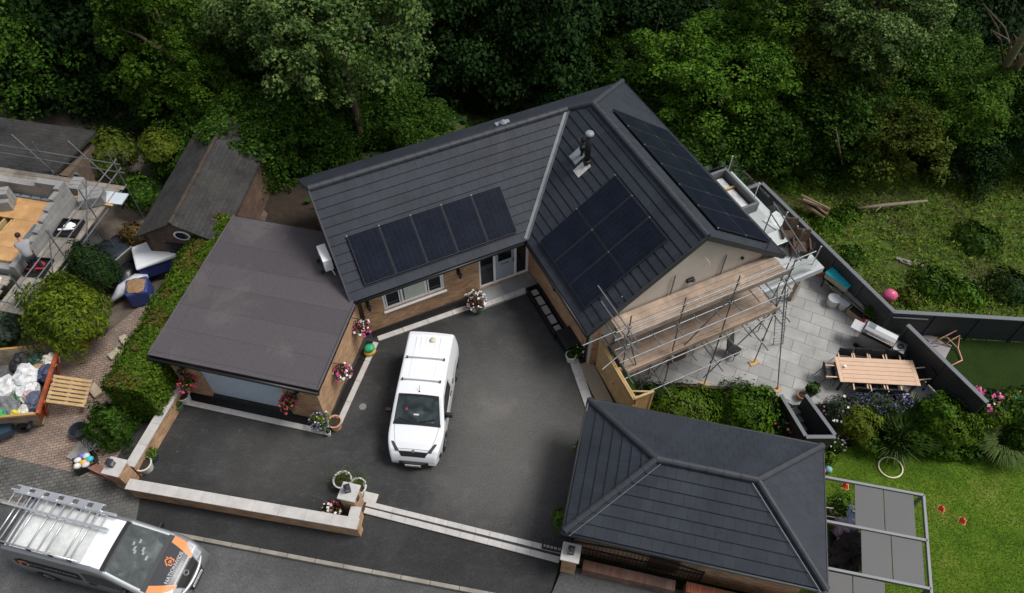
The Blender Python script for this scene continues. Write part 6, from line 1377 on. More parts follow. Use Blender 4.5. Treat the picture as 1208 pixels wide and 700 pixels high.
# ================================================================ SHEDS
M_feltroof=brickmat('old_felt_shingle',(.046,.044,.043),(.034,.033,.033),(.022,.022,.022),w=.28,h=.16,mort=.01,var=.45,bump=.5,dirt=(.06,.055,.045))
s1=thing('shed','old shed with a dark mono pitch felt roof at the top left','shed',(-19.8,23.9,0),R(-11))
mb=MB(); mb.bb(-2.6,1.7,-1.0,1.0,-.1,2.05); obj('wall',mb,pm('old_boards',(.12,.085,.06),.9,.4,4,.4,20),s1)
mb=MB(); mb.add([(-3.2,-1.25,2.1),(1.25,-1.3,2.1),(2.0,1.2,2.55),(-2.6,1.25,2.55),(-3.2,-1.25,2.22),(1.25,-1.3,2.22),(2.0,1.2,2.67),(-2.6,1.25,2.67)],[[3,2,1,0],[4,5,6,7],[0,1,5,4],[1,2,6,5],[2,3,7,6],[3,0,4,7]]); obj('roof',mb,M_feltroof,s1)
mb=MB(); mb.bb(1.2,1.9,-.7,-.6,.0,1.9); obj('door',mb,M_grey,s1)
sd=Vector((.6,5.59,0)).normalized(); sang=math.atan2(sd.y,sd.x)
s2=thing('shed','long old outbuilding with mossy dark felt gable roof behind the hedge','shed',(-12.74,18.97,0),sang)
mb=MB(); mb.bb(.15,6.1,1.3,1.5,-.1,2.1); mb.bb(.15,6.1,-1.5,-1.3,-.1,2.1); mb.add([(.15,-1.5,-.1),(.15,1.5,-.1),(.15,1.5,2.1),(.15,0,2.85),(.15,-1.5,2.1),(.35,-1.5,-.1),(.35,1.5,-.1),(.35,1.5,2.1),(.35,0,2.85),(.35,-1.5,2.1)],[[0,4,3,2,1],[5,6,7,8,9],[0,5,9,4],[1,2,7,6],[4,9,8,3],[3,8,7,2]]); obj('wall',mb,brickmat('dark_old_brick',(.15,.075,.045),(.10,.06,.045),(.14,.12,.1),var=.4),s2)
mb=MB()
for sg in(-1,1): mb.add([(0,0,3.02),(6.3,0,3.02),(6.3,sg*1.72,2.1),(0,sg*1.72,2.1),(0,0,2.94),(6.3,0,2.94),(6.3,sg*1.72,2.02),(0,sg*1.72,2.02)],[[0,1,2,3] if sg<0 else [3,2,1,0],[4,5,6,7][::-1],[3,2,6,7],[0,3,7,4],[1,2,6,5]])
rf2=obj('roof',mb,M_feltroof,s2); mb=MB(); ridge(mb,(0,0,3.02),(6.3,0,3.02),.09); obj('ridge_tiles',mb,pm('mossy_ridge',(.05,.038,.028),.9,.5,3,.4,20),rf2)
mb=MB(); mb.lathe([(.26,0),(.33,.0),(.33,.05),(.26,.05)],n=24,sy=.7); xform(mb,Matrix.Translation((.12,-.15,2.25))@Matrix.Rotation(R(90),4,'Z')@Matrix.Rotation(R(90),4,'X')@Matrix.Rotation(R(0),4,'Z')); w=obj('oval_window',mb,M_white,s2); mb=MB(); mb.lathe([(0,.02),(.27,.02)],n=24,sy=.7); xform(mb,Matrix.Translation((.12,-.15,2.25))@Matrix.Rotation(R(90),4,'Z')@Matrix.Rotation(R(90),4,'X')); obj('pane',mb,M_dglass,w)
mb=MB(); mb.bb(.1,.148,-.9,.7,.0,1.75); obj('door',mb,M_black,s2)
# ================================================================ HEDGE
def hedge(label,p0,p1,w0,w1,h,seed,n):
    rng=np.random.default_rng(seed); p0=Vector(p0);p1=Vector(p1);L=(p1-p0).length; ang=math.atan2(p1.y-p0.y,p1.x-p0.x)
    t=thing('hedge',label,'hedge',(p0.x,p0.y,0),ang)
    u=rng.random(n)*L; f=rng.random(n); Pn=np.zeros((n,3)); Nn=np.zeros((n,3))
    W_=w0+(w1-w0)*u/L
    wob=lambda a,b:.05*np.sin(a*3.1+seed)+.05*np.sin(a*7.3+b*5)
    top=f<.42; q=(rng.random(n)-.5)
    Pn[:,0]=u; Pn[:,1]=np.where(top,q*W_,np.where(f<.75,W_/2,-W_/2)+wob(u,q)); Pn[:,2]=np.where(top,h+wob(u,q*4)-.35*(np.abs(q)*2)**4,(rng.random(n)**.8)*h)
    Nn[:,1]=np.where(top,q*.6,np.where(f<.75,1,-1)); Nn[:,2]=np.where(top,1,.35)
    e=rng.random(n)<.07; Pn[e,0]=np.where(rng.random(e.sum())<.5,0,L); Pn[e,1]=(rng.random(e.sum())-.5)*W_[e]; Pn[e,2]=rng.random(e.sum())*h
    Pn-=Nn/np.linalg.norm(Nn,axis=1)[:,None]*(rng.random((n,1))*.16)
    leafobj('foliage',leafcloud('foliage',Pn,Nn,.125,seed,asp=.55,jit=.5),LH,t)
    m=n//7; i=rng.choice(np.where(top)[0],m); cl=np.sin(Pn[i,0]*2.3+1)+np.sin(Pn[i,0]*5.1)+.8*np.sin(Pn[i,1]*6)>.5; i=i[cl]
    leafobj('brown_foliage',leafcloud('foliage',Pn[i]+np.array([0,0,.04]),Nn[i],.12,seed+1,asp=.5,jit=.8),LHB,t)
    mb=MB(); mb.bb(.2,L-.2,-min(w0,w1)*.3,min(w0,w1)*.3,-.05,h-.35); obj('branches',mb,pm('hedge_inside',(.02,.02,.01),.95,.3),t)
hedge('long tall clipped green hedge with brown patches beside the flat roofed garage',P(143,458,2.3).xy.to_3d(),P(262,254,2.3).xy.to_3d(),1.55,1.45,2.35,91,52000)
plant('garden_shrub','loose leafy bush at the road end of the long hedge','shrub',P(138,515,0)+Vector((0,.15,0)),fdome(.85,.85,1.0,3600,.13,LG,92,.3,.5,None,.22,.8))
plant('golden_conifer','big rounded golden green conifer beside the skip','conifer',(-16.1,15.75,-.03),fdome(1.5,1.5,1.75,9000,.17,leafmat('leaf_goldcon',(.045,.08,.006),(.205,.27,.02)),93,1.3,.35,None,.2,.8))
plant('dark_conifer','dark green conical conifer behind the golden conifer','conifer',P(128,345,0),fdome(.85,.85,1.7,4200,.15,LC,94,1.0,.35,None,.1))
plant('garden_shrub','silvery green shrub at the left edge below the scaffold platform','shrub',P(5,385,.3),fdome(1.3,1.1,.8,2200,.16,leafmat('leaf_silver',(.06,.085,.06),(.16,.2,.15)),95,.3,.5))
plant('garden_shrub','yellow green shrub between the silvery shrub and golden conifer','shrub',P(28,372,.3),fdome(.7,.7,.7,1200,.15,LGOLD,96,.3))
plant('garden_shrub','low green plant by the skip at the left edge','shrub',P(6,402,0),fdome(.6,.6,.4,700,.15,LB,97,.1))
plant('garden_shrub','green and bronze bush behind the dark shed and scaffold','shrub',P(135,195,.5),fdome(1.3,1.2,1.2,2400,.18,LY,98,.5))
plant('garden_shrub','small light green rounded tree in front of the old outbuilding roof','small tree',P(190,182,1.6),fdome(.85,.8,.75,2000,.15,LGOLD,99,.3)) 
plant('garden_shrub','leafy bush between the scaffold and the old outbuilding','shrub',P(168,238,.3),fdome(.9,.9,.9,1600,.17,LG,100,.4))
plant('garden_shrub','scrubby red tinged plant by the outbuilding gable','shrub',P(163,285,.3),fdome(.6,.5,.6,800,.14,leafmat('leaf_red',(.06,.05,.015),(.16,.09,.03)),101,.3))
# ================================================================ SKIP and clutter
KA=math.atan2(11.96-14.86,-15.83+16.16)+R(90)
K0=Vector((-15.98,13.4,0)); sk=thing('skip','orange rimmed rubbish skip full of sacks and plastic','skip',K0,KA)
M_skip=pm('skip_orange',(.42,.09,.03),.6,.35,3,.2,20,stain=.5); M_skipin=pm('skip_inside',(.33,.27,.19),.8,.4,2,.3,20,stain=.4); M_yel=pm('skip_yellow',(.42,.25,.09),.6,.2,3)
SW=1.4
def quadslab(mb,a,b,c,d,th): 
    n=(Vector(b)-Vector(a)).cross(Vector(d)-Vector(a)).normalized()*th; A=[Vector(p) for p in(a,b,c,d)]; Bq=[p-n for p in A]; mb.add(A+Bq,[[0,1,2,3],[7,6,5,4],[0,4,5,1],[1,5,6,2],[2,6,7,3],[3,7,4,0]])
mb=MB(); quadslab(mb,(0,-SW,1.2),(0,SW,1.2),(-.45,SW-.25,.1),(-.45,-SW+.25,.1),-.05); obj('end_panel',mb,M_skip,sk)
mb=MB(); quadslab(mb,(-4,SW,1.2),(0,SW,1.2),(-.45,SW-.25,.1),(-4,SW-.25,.1),.05); quadslab(mb,(0,-SW,1.2),(-4,-SW,1.2),(-4,-SW+.25,.1),(-.45,-SW+.25,.1),.05); obj('side_panel',mb,M_skipin,sk)
mb=MB(); mb.bb(-4,-.4,-SW+.25,SW-.25,.06,.12); obj('floor',mb,M_skipin,sk)
mb=MB(); mb.bar((.02,-SW,1.22),(.02,SW,1.22),.12,.1); obj('rim',mb,M_skip,sk,bevel=.01); mb=MB(); mb.bar((-4,-SW,1.22),(-.05,-SW,1.22),.08,.09); mb.bar((-4,SW,1.22),(-.05,SW,1.22),.08,.09); obj('side_rim',mb,M_yel,sk)
mb=MB()
for y in(-.9,0,.9): mb.bar((.05,y,1.15),(-.38,y*.85,.1),.1,.08)
obj('rib',mb,M_skip,sk)
for y in(-SW-.1,): mb=MB(); mb.cyl((-.6,y,.5),(-.6,y+.25,.5),.07,n=10); obj('lifting_lug',mb,M_anthr,sk)
KM=ROOTM[sk.name]; rr=random.Random(12)
rub=[('white rubbish sack in the skip, the largest',(-.95,.35),(.45,.5,.35),(.62,.62,.62)),('white sack slumped at the left end of the skip',(-1.6,-.1),(.5,.45,.3),(.58,.58,.57)),('white plastic sack in the middle of the skip',(-.8,-.25),(.4,.35,.28),(.6,.6,.6)),('black rubbish bag in the far left corner of the skip',(-1.35,1.0),(.4,.35,.3),(.02,.02,.022)),('dark green bucket at the far side of the skip',(-.8,1.05),(.28,.26,.25),(.02,.06,.04)),('white plastic drum by the orange skip end',(-.3,.95),(.26,.26,.28),(.6,.56,.48)),('navy bag against the orange skip end',(-.38,.45),(.3,.35,.25),(.03,.04,.09)),('grey crumpled sheet in the near part of the skip',(-1.25,-.75),(.5,.35,.25),(.16,.17,.17)),('bright green plastic lump at the near skip edge',(-1.35,-1.05),(.25,.16,.2),(.03,.35,.1)),('white tub at the near right of the skip',(-.65,-1.02),(.28,.2,.2),(.62,.6,.52)),('yellow netting by the near skip rim',(-.95,-1.08),(.25,.14,.16),(.6,.55,.05)),('blue grey sack in the near right corner of the skip',(-.38,-.7),(.26,.35,.3),(.1,.11,.17)),('green cloth lying on white sacks in the skip',(-1.0,-.42),(.3,.16,.2),(.04,.18,.04)),('brown cardboard scrap beside the navy bag in the skip',(-.7,.62),(.25,.2,.16),(.35,.22,.12)),('pale bag with red print in the skip centre',(-.6,-.5),(.22,.2,.2),(.5,.35,.33))]
for i,(lab,(x,y),r_,c_) in enumerate(rub):
    mb=MB(); mb.blob((0,0,0),r_,.4,i+2,3,2.2); solo('rubbish',lab,'rubbish',mb,pm('rub_%d'%i,c_,.55,.3,6,.3,25),KM@Vector((x,y,.85+.12*rr.random())),rr.random()*6,'rubbish in the skip',smooth=False)
mb=MB(); mb.box((0,0,0),(3.2,2.1,.5)); solo('rubbish','mixed grey rubble and scraps filling the bottom of the skip','rubble',mb,pm('rubble',(.1,.1,.095),.9,.7,4,1,20),KM@Vector((-2.2,0,.5)),KA)
t=thing('pallet','wooden pallet leaning against the orange end of the skip','pallet',KM@Vector((.38,-.25,.0)),KA)
Mt=Matrix.Translation((.1,0,.62))@Matrix.Rotation(R(28),4,'Y')
for i in range(7): mb=MB(); mb.box((0,-.5+i*.165,.06),(1.2,.11,.022)); xform(mb,Mt); obj('slat',mb,M_wood,t)
for x in(-.55,0,.55): mb=MB(); mb.box((x,0,0),(.1,1.1,.09)); xform(mb,Mt); obj('bearer',mb,M_board,t)
t=thing('bucket','orange plastic bucket lying tipped on the block paving','bucket',P(97,404,.15),.5); mb=MB(); mb.lathe([(0,-.18),(.14,-.18),(.18,.18),(.165,.18),(.13,-.14)],n=18); xform(mb,Matrix.Rotation(R(70),4,'Y')); obj('bucket_body',mb,pm('bucket_orange',(.65,.12,.04),.45,.1),t); mb=MB(); mb.tube([(.02,-.17,.05),(.3,-.1,.0),(.3,.1,0),(.02,.17,.05)],.008,5); obj('handle',mb,M_steel,t)
for i,(lab,u,v,s_) in enumerate((('reddish broken brick lying left of the golden conifer',40,388,.2),('pinkish block lying by the skip corner near the shrubs',28,395,.24),('pale stone slab at the foot of the golden conifer',105,392,.5),('two short timber offcuts by the skip corner',80,408,.3),('pale rock on the paving beside the long hedge',147,402,.28),('pale cement bag leaning at the hedge side',138,418,.34),('beige flat board at the hedge corner',113,462,.36))):
    mb=MB(); mb.box((0,0,s_*.2),(s_*1.6,s_*.9,s_*.35),rz=.3); mb.box((s_*.3,s_*.25,s_*.3),(s_*.7,s_*.5,s_*.3),rz=-.4); solo('rubble_piece',lab,'rubble',mb,pm('rubp_%d'%i,[(.25,.12,.09),(.4,.27,.22),(.27,.25,.22),(.3,.24,.18),(.45,.38,.3),(.42,.36,.28),(.42,.34,.24)][i],.85,.3,6,.4),P(u,v,0),rr.random()*3,bevel=.02)
# bags by the hedge
t=thing('bulk_bag','blue builders bulk bag with brown contents on the drive','bulk bag',P(170,352,0),.3); mb=MB(); mb.prism([(-.42,-.42),(.42,-.42),(.42,.42),(-.42,.42)],0,.8); obj('bag',mb,pm('bag_blue',(.035,.055,.2),.6,.35,6,.3,18),t,bevel=.08); mb=MB(); mb.blob((0,0,.8),(.36,.36,.12),.4,3); obj('contents',mb,pm('bag_brown',(.28,.17,.09),.9,.4,9),t)
mb=MB(); mb.tube([(-.75,-.5,.12),(-.3,-.1,.3),(.3,.25,.35),(.6,.4,.3)],[.06,.24,.26,.1],10); solo('plastic_sheet','long white plastic wrapped bundle beside the blue bulk bag','bundle',mb,pm('wrap_white',(.5,.52,.56),.4,.3,5,.4,18),P(158,343,.2),.2,smooth=True)
t=thing('covered_trailer','white covered trailer tent with navy sides beside the hedge','trailer',P(193,318,0),.5); mb=MB(); mb.prism([(-.75,-.55),(.75,-.6),(.8,.55),(-.7,.6)],.35,[.9,1.0,1.05,.95]); obj('cover_side',mb,pm('navy_cover',(.02,.03,.13),.6,.3,5,.3,18),t,bevel=.05)
mb=MB(); mb.prism([(-.8,-.62),(.78,-.66),(.85,.58),(-.74,.64)],.98,[1.1,1.2,1.25,1.12]); obj('cover_top',mb,pm('white_cover',(.72,.73,.74),.5,.08,3,.2,10),t,bevel=.06)
for y in(-.45,.45): mb=MB(); mb.lathe([(0,-.06),(.24,-.06),(.28,0),(.24,.06),(0,.06)],n=16); xform(mb,Matrix.Translation((0,y,.28))@Matrix.Rotation(R(90),4,'X')); obj('wheel',mb,M_rubber,t)
mb=MB(); mb.blob((0,0,.25),(.7,.6,.4),.4,5,flat=-.25); solo('tarpaulin','black plastic sheeting heap between dark conifer and bulk bag','tarpaulin',mb,pm('black_sheet',(.015,.016,.02),.35,.3,5,.5,15),P(152,330,0),.4,smooth=True)
mb=MB(); mb.blob((0,0,.3),(1.0,.8,.5),.35,8,flat=-.3); solo('tarpaulin','dark blue black tarpaulin heap below the outbuilding gable','tarpaulin',mb,pm('navy_sheet',(.02,.026,.035),.4,.3,5,.5,15),P(140,305,0),.2,smooth=True)
mb=MB(); mb.box((0,0,.05),(.6,.4,.05),rz=.4); solo('paving_slab','pale slab lying on the dark tarpaulin heap','slab',mb,M_concrete,P(128,296,.5))
mb=MB(); mb.tube([(0,0,0),(.2,.2,.9),(1.0,.4,1.0)],.03,6); mb.tube([(.0,.6,0),(.2,.7,.9),(1,.9,1.0)],.03,6); solo('metal_frame','pale bent metal frame beside the outbuilding gable','frame',mb,M_alu,P(176,312,0),-.3)
# toys box near hedge
t=thing('recycling_box','black recycling box full of colourful plastic bottles by the hedge','recycling box',P(104,549,0),.5); mb=MB(); mb.bb(-.33,.33,-.26,.26,0,.04); mb.bb(-.33,.33,-.26,-.23,.04,.34); mb.bb(-.33,.33,.23,.26,.04,.34); mb.bb(-.33,-.3,-.23,.23,.04,.34); mb.bb(.3,.33,-.23,.23,.04,.34); obj('box',mb,M_black,t)
for i,(x,y,c_) in enumerate(((-.15,.1,(.7,.7,.68)),(.12,.12,(.5,.6,.62)),(0,-.08,(.7,.4,.05)),(.2,-.05,(.05,.45,.5)),(-.2,-.12,(.72,.7,.62)),(.05,-.2,(.65,.6,.62)),(-.02,.2,(.15,.12,.4)))): mb=MB(); mb.blob((x,y,.36),(.13,.1,.1),.25,i,2); obj('bottle',mb,pm('bott_%d'%i,c_,.4,.15,8),t,smooth=True)
t=thing('bin_lid','round dark blue grey tub on the paving beside the leafy bush','tub',P(97,512,0)); mb=MB(); mb.lathe([(0,0),(.24,0),(.28,.3),(.31,.31),(.31,.34),(.27,.34),(.24,.05)],n=20); obj('tub',mb,pm('tub_dark',(.03,.035,.045),.5,.2),t)
mb=MB(); mb.bb(-.5,.5,-.3,.3,0,.06); solo('paving_slab','flat grey slab between paving and hedge bush','slab',mb,M_concrete,P(100,530,0),1.1)
brickwall('garden_wall','low crumbling red brick wall corner left of the corner pillar',(-14.05,10.65),(-13.05,10.2),.32,.25,.25,mat=M_brickred,cop=False)
t=thing('wheelbarrow','dark wheelbarrow wheel and tub under the skip side','wheelbarrow',P(32,508,0),.4); mb=MB(); mb.lathe([(.08,-.05),(.2,-.05),(.22,0),(.2,.05),(.08,.05)],n=16); xform(mb,Matrix.Translation((0,0,.22))@Matrix.Rotation(R(80),4,'X')); obj('wheel',mb,M_rubber,t); mb=MB(); mb.prism([(-.9,-.3),(-.25,-.2),(-.25,.2),(-.9,.3)],.3,.55); obj('tub',mb,pm('barrow_blue',(.03,.05,.08),.5,.2),t)
# ================================================================ WOODLAND
def treeproto(name,label,seed,rx,rz,ncl,nper,cr,leaf,mat,cat='tree',shell=.55,up=-.45,trunk_h=5,group='trees of the dark wood behind the house'):
    Pn,Nn,C=crown(seed,rx,rz,ncl,nper,cr,shell,up)
    t=thing(name,label,cat,(0,0,-500),0,group)
    mb=MB(); th=trunk_h; mb.tube([(0,0,-th-1),(.05,.05,-th*.5),(.1,0,-rz*.2),(0,.1,rz*.4)],[.2,.16,.12,.05],8)
    rng=np.random.default_rng(seed)
    for i in rng.choice(len(C),min(14,len(C)),False):
        c=Vector(C[i]); s=Vector((.08,0,-rz*.35+rng.random()*rz*.4)); m=(s+c)/2+Vector((0,0,.25)); mb.tube([s,m,c],[.08,.05,.02],5)
    obj('trunk',mb,M_bark,t); leafobj('crown',leafcloud('crown',Pn,Nn,leaf,seed,asp=.62,jit=.55),mat,t); return t
PR={}
def T(kind,label,u,v,z,s,rot=None,sz=1.0):
    first=kind not in PR
    if first:
        a=KIND[kind]; PR[kind]=treeproto(*a[:1],label,*a[1:])
        t=PR[kind]
    else: t=dup(PR[kind],label)
    p=P(u,v,z); t.location=p; t.scale=(s*rnd.uniform(.86,1.18),s*rnd.uniform(.86,1.18),s*rnd.uniform(.85,1.2)); t.rotation_euler=(0,0,rnd.random()*6.28 if rot is None else rot); ROOTM[t.name]=Matrix.Translation(p); return t
KIND={
 'broad':('broadleaf_tree',201,4.0,3.6,200,200,.85,.17,LG),
 'dark':('dark_tree',202,4.0,3.8,170,180,.95,.19,LD),
 'bright':('bright_leaved_tree',203,4.0,3.5,210,190,.78,.17,LB),
 'pale':('pale_leaved_tree',204,4.0,3.0,170,170,.75,.2,LP),
 'ivy':('ivy_clad_tree',205,2.2,6.0,190,150,.65,.17,LI,'tree',.6,-.9,6),
 'olive':('olive_green_shrub',206,2.6,2.3,120,150,.65,.17,LY),
 'bush':('woodland_bush',207,2.4,2.2,110,150,.65,.17,LG,'bush'),
}
TL_=[('broad','mid green broadleaf tree at the left edge of the wood',22,78,1.5,.95),
('broad','mid green tree in the top left corner above the dark mono pitch shed',80,40,1,1.0),
('dark','dark tree in shade just right of the top left corner tree',135,45,1,1.3),
('dark','very dark tree directly behind the dark mono pitch shed',55,112,-2,.95),
('dark','shaded tree between the dark shed and the ivy clad tree',140,118,-1.5,1.0),
('ivy','tall yellow green ivy clad tree left of the pale leaved tree',205,70,3,1.0),
('ivy','leaning ivy clad tree above the long old outbuilding',245,130,1.5,.62),
('pale','large pale leaved tree hanging over the back of the house roof',400,40,5,.85),
('broad','green tree filling the gap left of the large pale tree',310,70,0,.9),
('broad','green tree under the top edge between the ivy tree and pale tree',285,95,-1,.7),
('pale','pale leafed tree reaching the top edge left of the house',330,12,5,.7),
('broad','broadleaf tree at the top edge beside the ivy clad tree',265,35,1,.9),
('bush','green bush in the corner between outbuilding and house roof',325,160,.5,1.0),
('broad','dense green tree right behind the left roof ridge',420,135,-1,.82),
('bush','small bush standing out against black shade behind the roof',493,165,-1,.75),
('bush','dark bush in the gap between old outbuilding and house',305,200,.2,.75),
('bush','leafy bush beside the scaffold corner and old outbuilding roof',222,190,.2,.7),
('dark','shady thicket behind the small light green tree',178,160,-1.5,.62),
('bush','bush touching the left verge of the house roof',375,190,-.5,.8),
('dark','dark tree in deep shade above the middle of the roof',560,95,-4,.9),
('dark','dark tree at the top edge above the middle of the roof',540,15,-1,1.2),
('dark','tall dark tree behind the roof ridge junction',640,50,-2,1.2),
('dark','dark tree at the top edge left of the bright ivy tree',725,20,-2,1.25),
('broad','shaded green tree at the back corner of the roof',690,85,-4,.75),
('bush','dark leafy bush touching the far roof corner',775,130,-3,1.2),
('bush','clipped looking bush beside the far right roof slope',815,180,-3,1.0),
('bright','large bright green tree right of the roof corner',850,95,-.5,.92),
('ivy','yellow green ivy clad tree at the top edge right of the house',905,20,2,.85),
('dark','shaded tree behind the large bright green tree',800,40,-3,1.1),
('broad','spreading green tree between the bright tree and the olive shrub',955,120,-1.5,.85),
('pale','grey green tree spray at the top right of the wood',1030,22,3,.8),
('broad','green tree below the grey green spray',1020,95,-1,.9),
('dark','dark tree filling the top right background',1110,30,-2,1.3),
('olive','olive green drooping shrub at the rough grass edge',1052,168,-1.8,1.0),
('bright','bright leaved tree near the bare leaning trunks',1120,125,-1,.72),
('broad','dark green tree at the right edge above the rough grass',1180,150,-2.5,.85),
('dark','dense dark thicket tree at the rough grass edge, right side',1135,178,-3.2,.6),
('bush','bush at the foot of the large bright tree',900,165,-2.5,.9),
('bush','low bush at the woodland edge left of the olive shrub',985,175,-2.6,.8),
('dark','shaded tree between the pale tree and the black gap behind the roof',470,75,-2,.8),('broad','half shaded tree in the wood just left of the bright tree',770,85,-3,.75),('olive','olive tinged tree near the top edge right of the ivy clad tree',985,55,1,1.0),('broad','small dense tree below the top right corner',1085,75,-1,.75),('ivy','slim ivy covered tree at the top edge near the left corner',165,20,3,.8),('bush','foliage hanging over the right side of the long old outbuilding',298,165,1.6,.8),('bright','bright spray of leaves at the right edge under the bare trunks',1190,120,-2,.6),('bush','ragged bush between the bright tree and the low woodland bush',940,160,-2.3,.75),
('dark','back row dark tree at the top left',80,-40,2,1.5),('dark','back row dark tree above the pale tree',420,-40,0,1.5),('dark','back row dark tree above the roof',640,-45,-2,1.6),('dark','back row dark tree above the bright tree',860,-40,-2,1.6),('dark','back row dark tree at the top right corner',1180,-40,-2,1.6),
]
for kd_,lab,u,v,z,s in TL_: T(kd_,lab,u,v,z,s)
# bare trunks at the right edge
for lab,pts in (('bare leaning double tree trunk at the right edge of the wood',[(1165,118,-3),(1185,80,1),(1200,55,4),(1222,20,7)]),('thinner bare trunk beside the leaning trunk at the right edge',[(1180,112,-3),(1200,78,1),(1215,60,3)])):
    q=[P(*p) for p in pts]; t=thing('bare_tree',lab,'tree',q[0]); mb=MB(); mb.tube([p-q[0] for p in q],[.22,.2,.17,.12][:len(q)] ,9); obj('trunk',mb,pm('pale_bark',(.21,.17,.11),.9,.4,3,.6,20),t,smooth=True)
    mb=MB(); a=q[1]-q[0]
    for e in(P(1195,40,5),P(1168,35,4.5),P(1160,5,6)): mb.tube([a,(a+e-q[0])/2+Vector((0,.2,.4)),e-q[0]],[.06,.04,.015],5)
    obj('limb',mb,M_bark,t)
for lab,pts in (('thin bare sapling stem at the edge of the rough grass',[(996,205,-3.6),(990,175,-1),(986,150,1)]),('bare dead twiggy stem against the dark trees above the roof',[(665,60,-1),(660,80,-3),(664,95,-4)]),('thin pale stem right of the roof apex in the wood',[(758,80,-4),(770,50,-1),(778,22,1)])):
    q=[P(*p) for p in pts]; t=thing('sapling',lab,'sapling',q[0]); mb=MB(); mb.tube([p-q[0] for p in q],[.05,.04,.02],6); obj('trunk',mb,pm('pale_bark',(.21,.17,.11)),t)
    mb=MB(); mb.tube([q[1]-q[0],q[1]-q[0]+Vector((.6,.2,.8))],[.02,.008],4); mb.tube([q[1]-q[0],q[1]-q[0]+Vector((-.5,.1,.7))],[.02,.008],4); obj('limb',mb,M_bark,t)
# undergrowth and rough grass (stuff)
rng=np.random.default_rng(400)
def scatter(n,inside,x0,x1,y0,y1):
    out=[]
    while len(out)<n:
        x=rng.uniform(x0,x1); y=rng.uniform(y0,y1)
        if inside(x,y): out.append((x,y,ground_h(x,y)))
    return np.array(out)
def in_rough(x,y):
    p=toH((x,y,0)); 
    if y>35 or x>40: return False
    if p.x<12.75 and p.y<.9: return False
    if p.x<8.2 and p.y<8: return False
    if y<17.9+.0*x: return False
    return p.x>8
Pn=scatter(60000,in_rough,8,40,17.5,35); w_=np.array([mnoise.noise(Vector((p[0]*.35,p[1]*.35,2)))+.5*mnoise.noise(Vector((p[0]*1.3,p[1]*1.3,5))) for p in Pn]); Pn=Pn[w_>-.5]; Pn[:,2]+=rng.random(len(Pn))*.28
o=leafobj('rough_grass',leafcloud('rough_grass',Pn,np.tile([0,0,1.],(len(Pn),1)),.17,401,asp=.4,jit=.7),leafmat('leaf_rough',(.05,.11,.006),(.18,.275,.02),nscale=.25)); o['kind']='stuff'
b=scatter(9000,in_rough,8,34,17.5,33); o=leafobj('rough_grass',blades('rough_grass',b,.45,.012,402,.7,.7),leafmat('leaf_dry',(.085,.08,.02),(.17,.15,.04),nscale=.3)); o['kind']='stuff'
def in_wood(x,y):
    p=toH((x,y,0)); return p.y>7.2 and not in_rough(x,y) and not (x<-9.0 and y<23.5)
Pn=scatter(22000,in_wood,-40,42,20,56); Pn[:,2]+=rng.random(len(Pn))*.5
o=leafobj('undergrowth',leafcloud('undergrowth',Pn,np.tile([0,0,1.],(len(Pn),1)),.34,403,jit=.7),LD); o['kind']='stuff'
# grass on the lawn
def inpoly(x,y,poly):
    c=False;n=len(poly)
    for i in range(n):
        x1,y1=poly[i];x2,y2=poly[(i+1)%n]
        if (y1>y)!=(y2>y) and x<(x2-x1)*(y-y1)/(y2-y1)+x1: c=not c
    return c
b=[]
while len(b)<42000:
    x=rng.uniform(9,20.5);y=rng.uniform(4.5,13.2)
    if inpoly(x,y,LAWN): b.append((x,y,LZ))
o=leafobj('grass',blades('grass',np.array(b),.075,.007,405,1.0,.6),leafmat('leaf_lawn',(.040,.090,.005),(.12,.18,.016),nscale=.35)); o['kind']='stuff'
# weeds shrubs in rough ground
for i,(lab,u,v,r,m) in enumerate((('green leafy weed clump against the far fence, nearest the balcony',975,262,.9,LB),('green leafy weed clump behind the middle of the far fence',1005,300,.7,LG),('dark green bramble mound in the rough grass behind the corner',1102,335,1.1,LG),('light green fern clump right of the bramble mound',1140,345,1.0,LB),('bramble patch at the right edge of the rough grass',1192,340,1.2,LD),('leafy weed mound in the middle of the rough grass',1150,285,1.2,LG),('bushy weed at the left of the rough grass by the path',930,215,.8,LB),('tall weed by the fence behind the patio pot',1000,250,.7,LB),('tangled weed heap behind the turf fence',1075,350,.7,LY))):
    p=P(u,v,-3.6); p.z=ground_h(p.x,p.y)-.05; plant('weed_clump',lab,'weeds',p,fdome(r,r,r*.55,int(900*r),.2,m,500+i,.05,.5),False,'weed clumps in the rough grass')
mb=MB(); q=[P(1012,246,-3.4),P(1040,243,-3.3),P(1094,237,-3.2)]; mb.tube([p-q[0] for p in q],[.07,.11,.06],7); mb.tube([q[1]-q[0],q[1]-q[0]+Vector((-.5,-.5,.1))],[.05,.02],5); solo('fallen_log','long bare fallen branch lying across the rough grass','log',mb,pm('grey_log',(.2,.16,.11),.9,.3,4,.4,20),q[0],smooth=True)
t=thing('log_pile','pile of cut branches behind the far fence','logs',P(958,250,-3.5),.0); mb=MB()
for i in range(9): a=rnd.uniform(-.4,.4); mb.tube([(-.7+rnd.uniform(-.2,.2),rnd.uniform(-.3,.3),.1+.06*i),(.7,rnd.uniform(-.3,.3),.1+.06*i)],rnd.uniform(.05,.09),6)
xform(mb,Matrix.Rotation(R(-45),4,'Z')); obj('logs',mb,pm('cut_log',(.23,.16,.10),.9,.4,5),t)
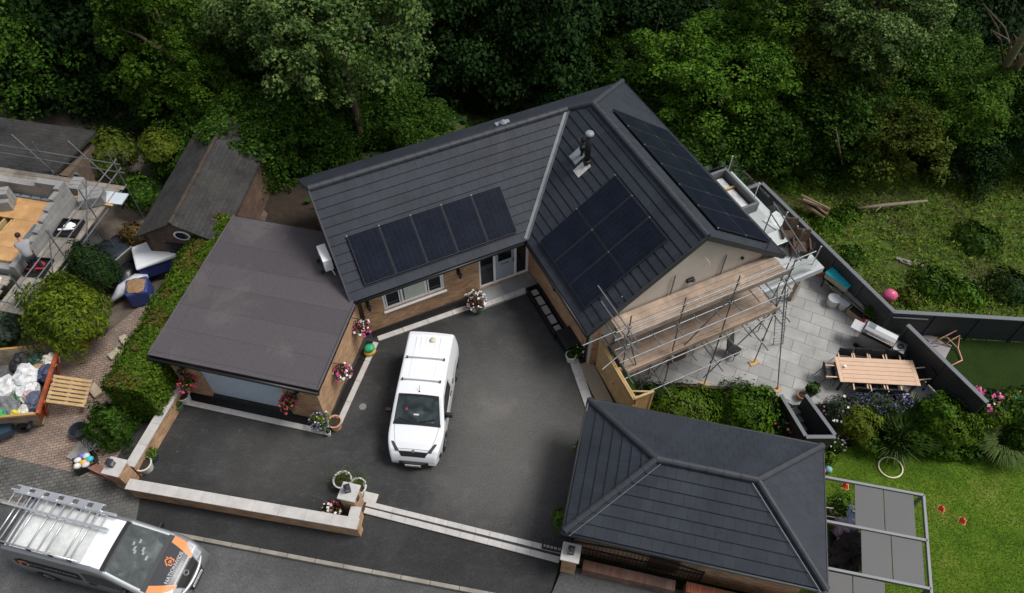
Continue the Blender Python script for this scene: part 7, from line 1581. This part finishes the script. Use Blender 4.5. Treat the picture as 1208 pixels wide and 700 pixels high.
for i,(lab,a,b_) in enumerate((('row of grey stone rubble crossing the rough grass',(1062,303),(1105,318)),('short grey slab heap at the right of the rough grass',(1134,328),(1150,334)))):
    a=P(*a,-3.6);b_=P(*b_,-3.6); mb=MB(); n=9
    for j in range(n): p=a.lerp(b_,j/(n-1))-a; mb.box((p.x+rnd.uniform(-.1,.1),p.y+rnd.uniform(-.15,.15),.08),(rnd.uniform(.25,.5),rnd.uniform(.15,.3),.14),rz=rnd.uniform(-.6,.2))
    a.z=ground_h(a.x,a.y); solo('stone_rubble',lab,'stones',mb,pm('grey_rubble',(.24,.23,.2),.9,.35,5,.4),a,bevel=.03)
# ================================================================ LIGHT, SKY, CAMERA
w=bpy.data.worlds.new('World'); sc.world=w; w.use_nodes=True; t=w.node_tree
SUN=Vector((.74,.06,1.2)).normalized()
sky=t.nodes.new('ShaderNodeTexSky'); sky.sky_type='NISHITA'; sky.sun_disc=False; sky.sun_elevation=math.asin(SUN.z); sky.sun_rotation=math.atan2(SUN.x,SUN.y); sky.dust_density=3.0; sky.ozone_density=.6
bg=t.nodes['Background']; bg.inputs[1].default_value=.075; hs=t.nodes.new('ShaderNodeHueSaturation'); hs.inputs['Saturation'].default_value=.42; t.links.new(sky.outputs[0],hs.inputs['Color']); t.links.new(hs.outputs[0],bg.inputs[0])
l=bpy.data.lights.new('sun','SUN'); l.energy=1.5; l.angle=R(20); l.color=(1,.985,.955); so=bpy.data.objects.new('sun',l); COL.objects.link(so); so.rotation_euler=SUN.to_track_quat('Z','Y').to_euler()
cam=bpy.data.cameras.new('camera'); co=bpy.data.objects.new('camera',cam); COL.objects.link(co); co.location=(0,0,CAMH); co.rotation_euler=(R(90)-TH,0,0)
cam.sensor_width=36; cam.lens=36*FPX/1208; cam.clip_end=2000; cam.clip_start=.1; sc.camera=co
vs=sc.view_settings; vs.view_transform='Standard'; vs.look='None'; vs.exposure=.78; vs.gamma=1
sc.cycles.max_bounces=6; sc.cycles.transparent_max_bounces=12; sc.cycles.diffuse_bounces=3
try: sc.cycles.use_denoising=True
except Exception: pass
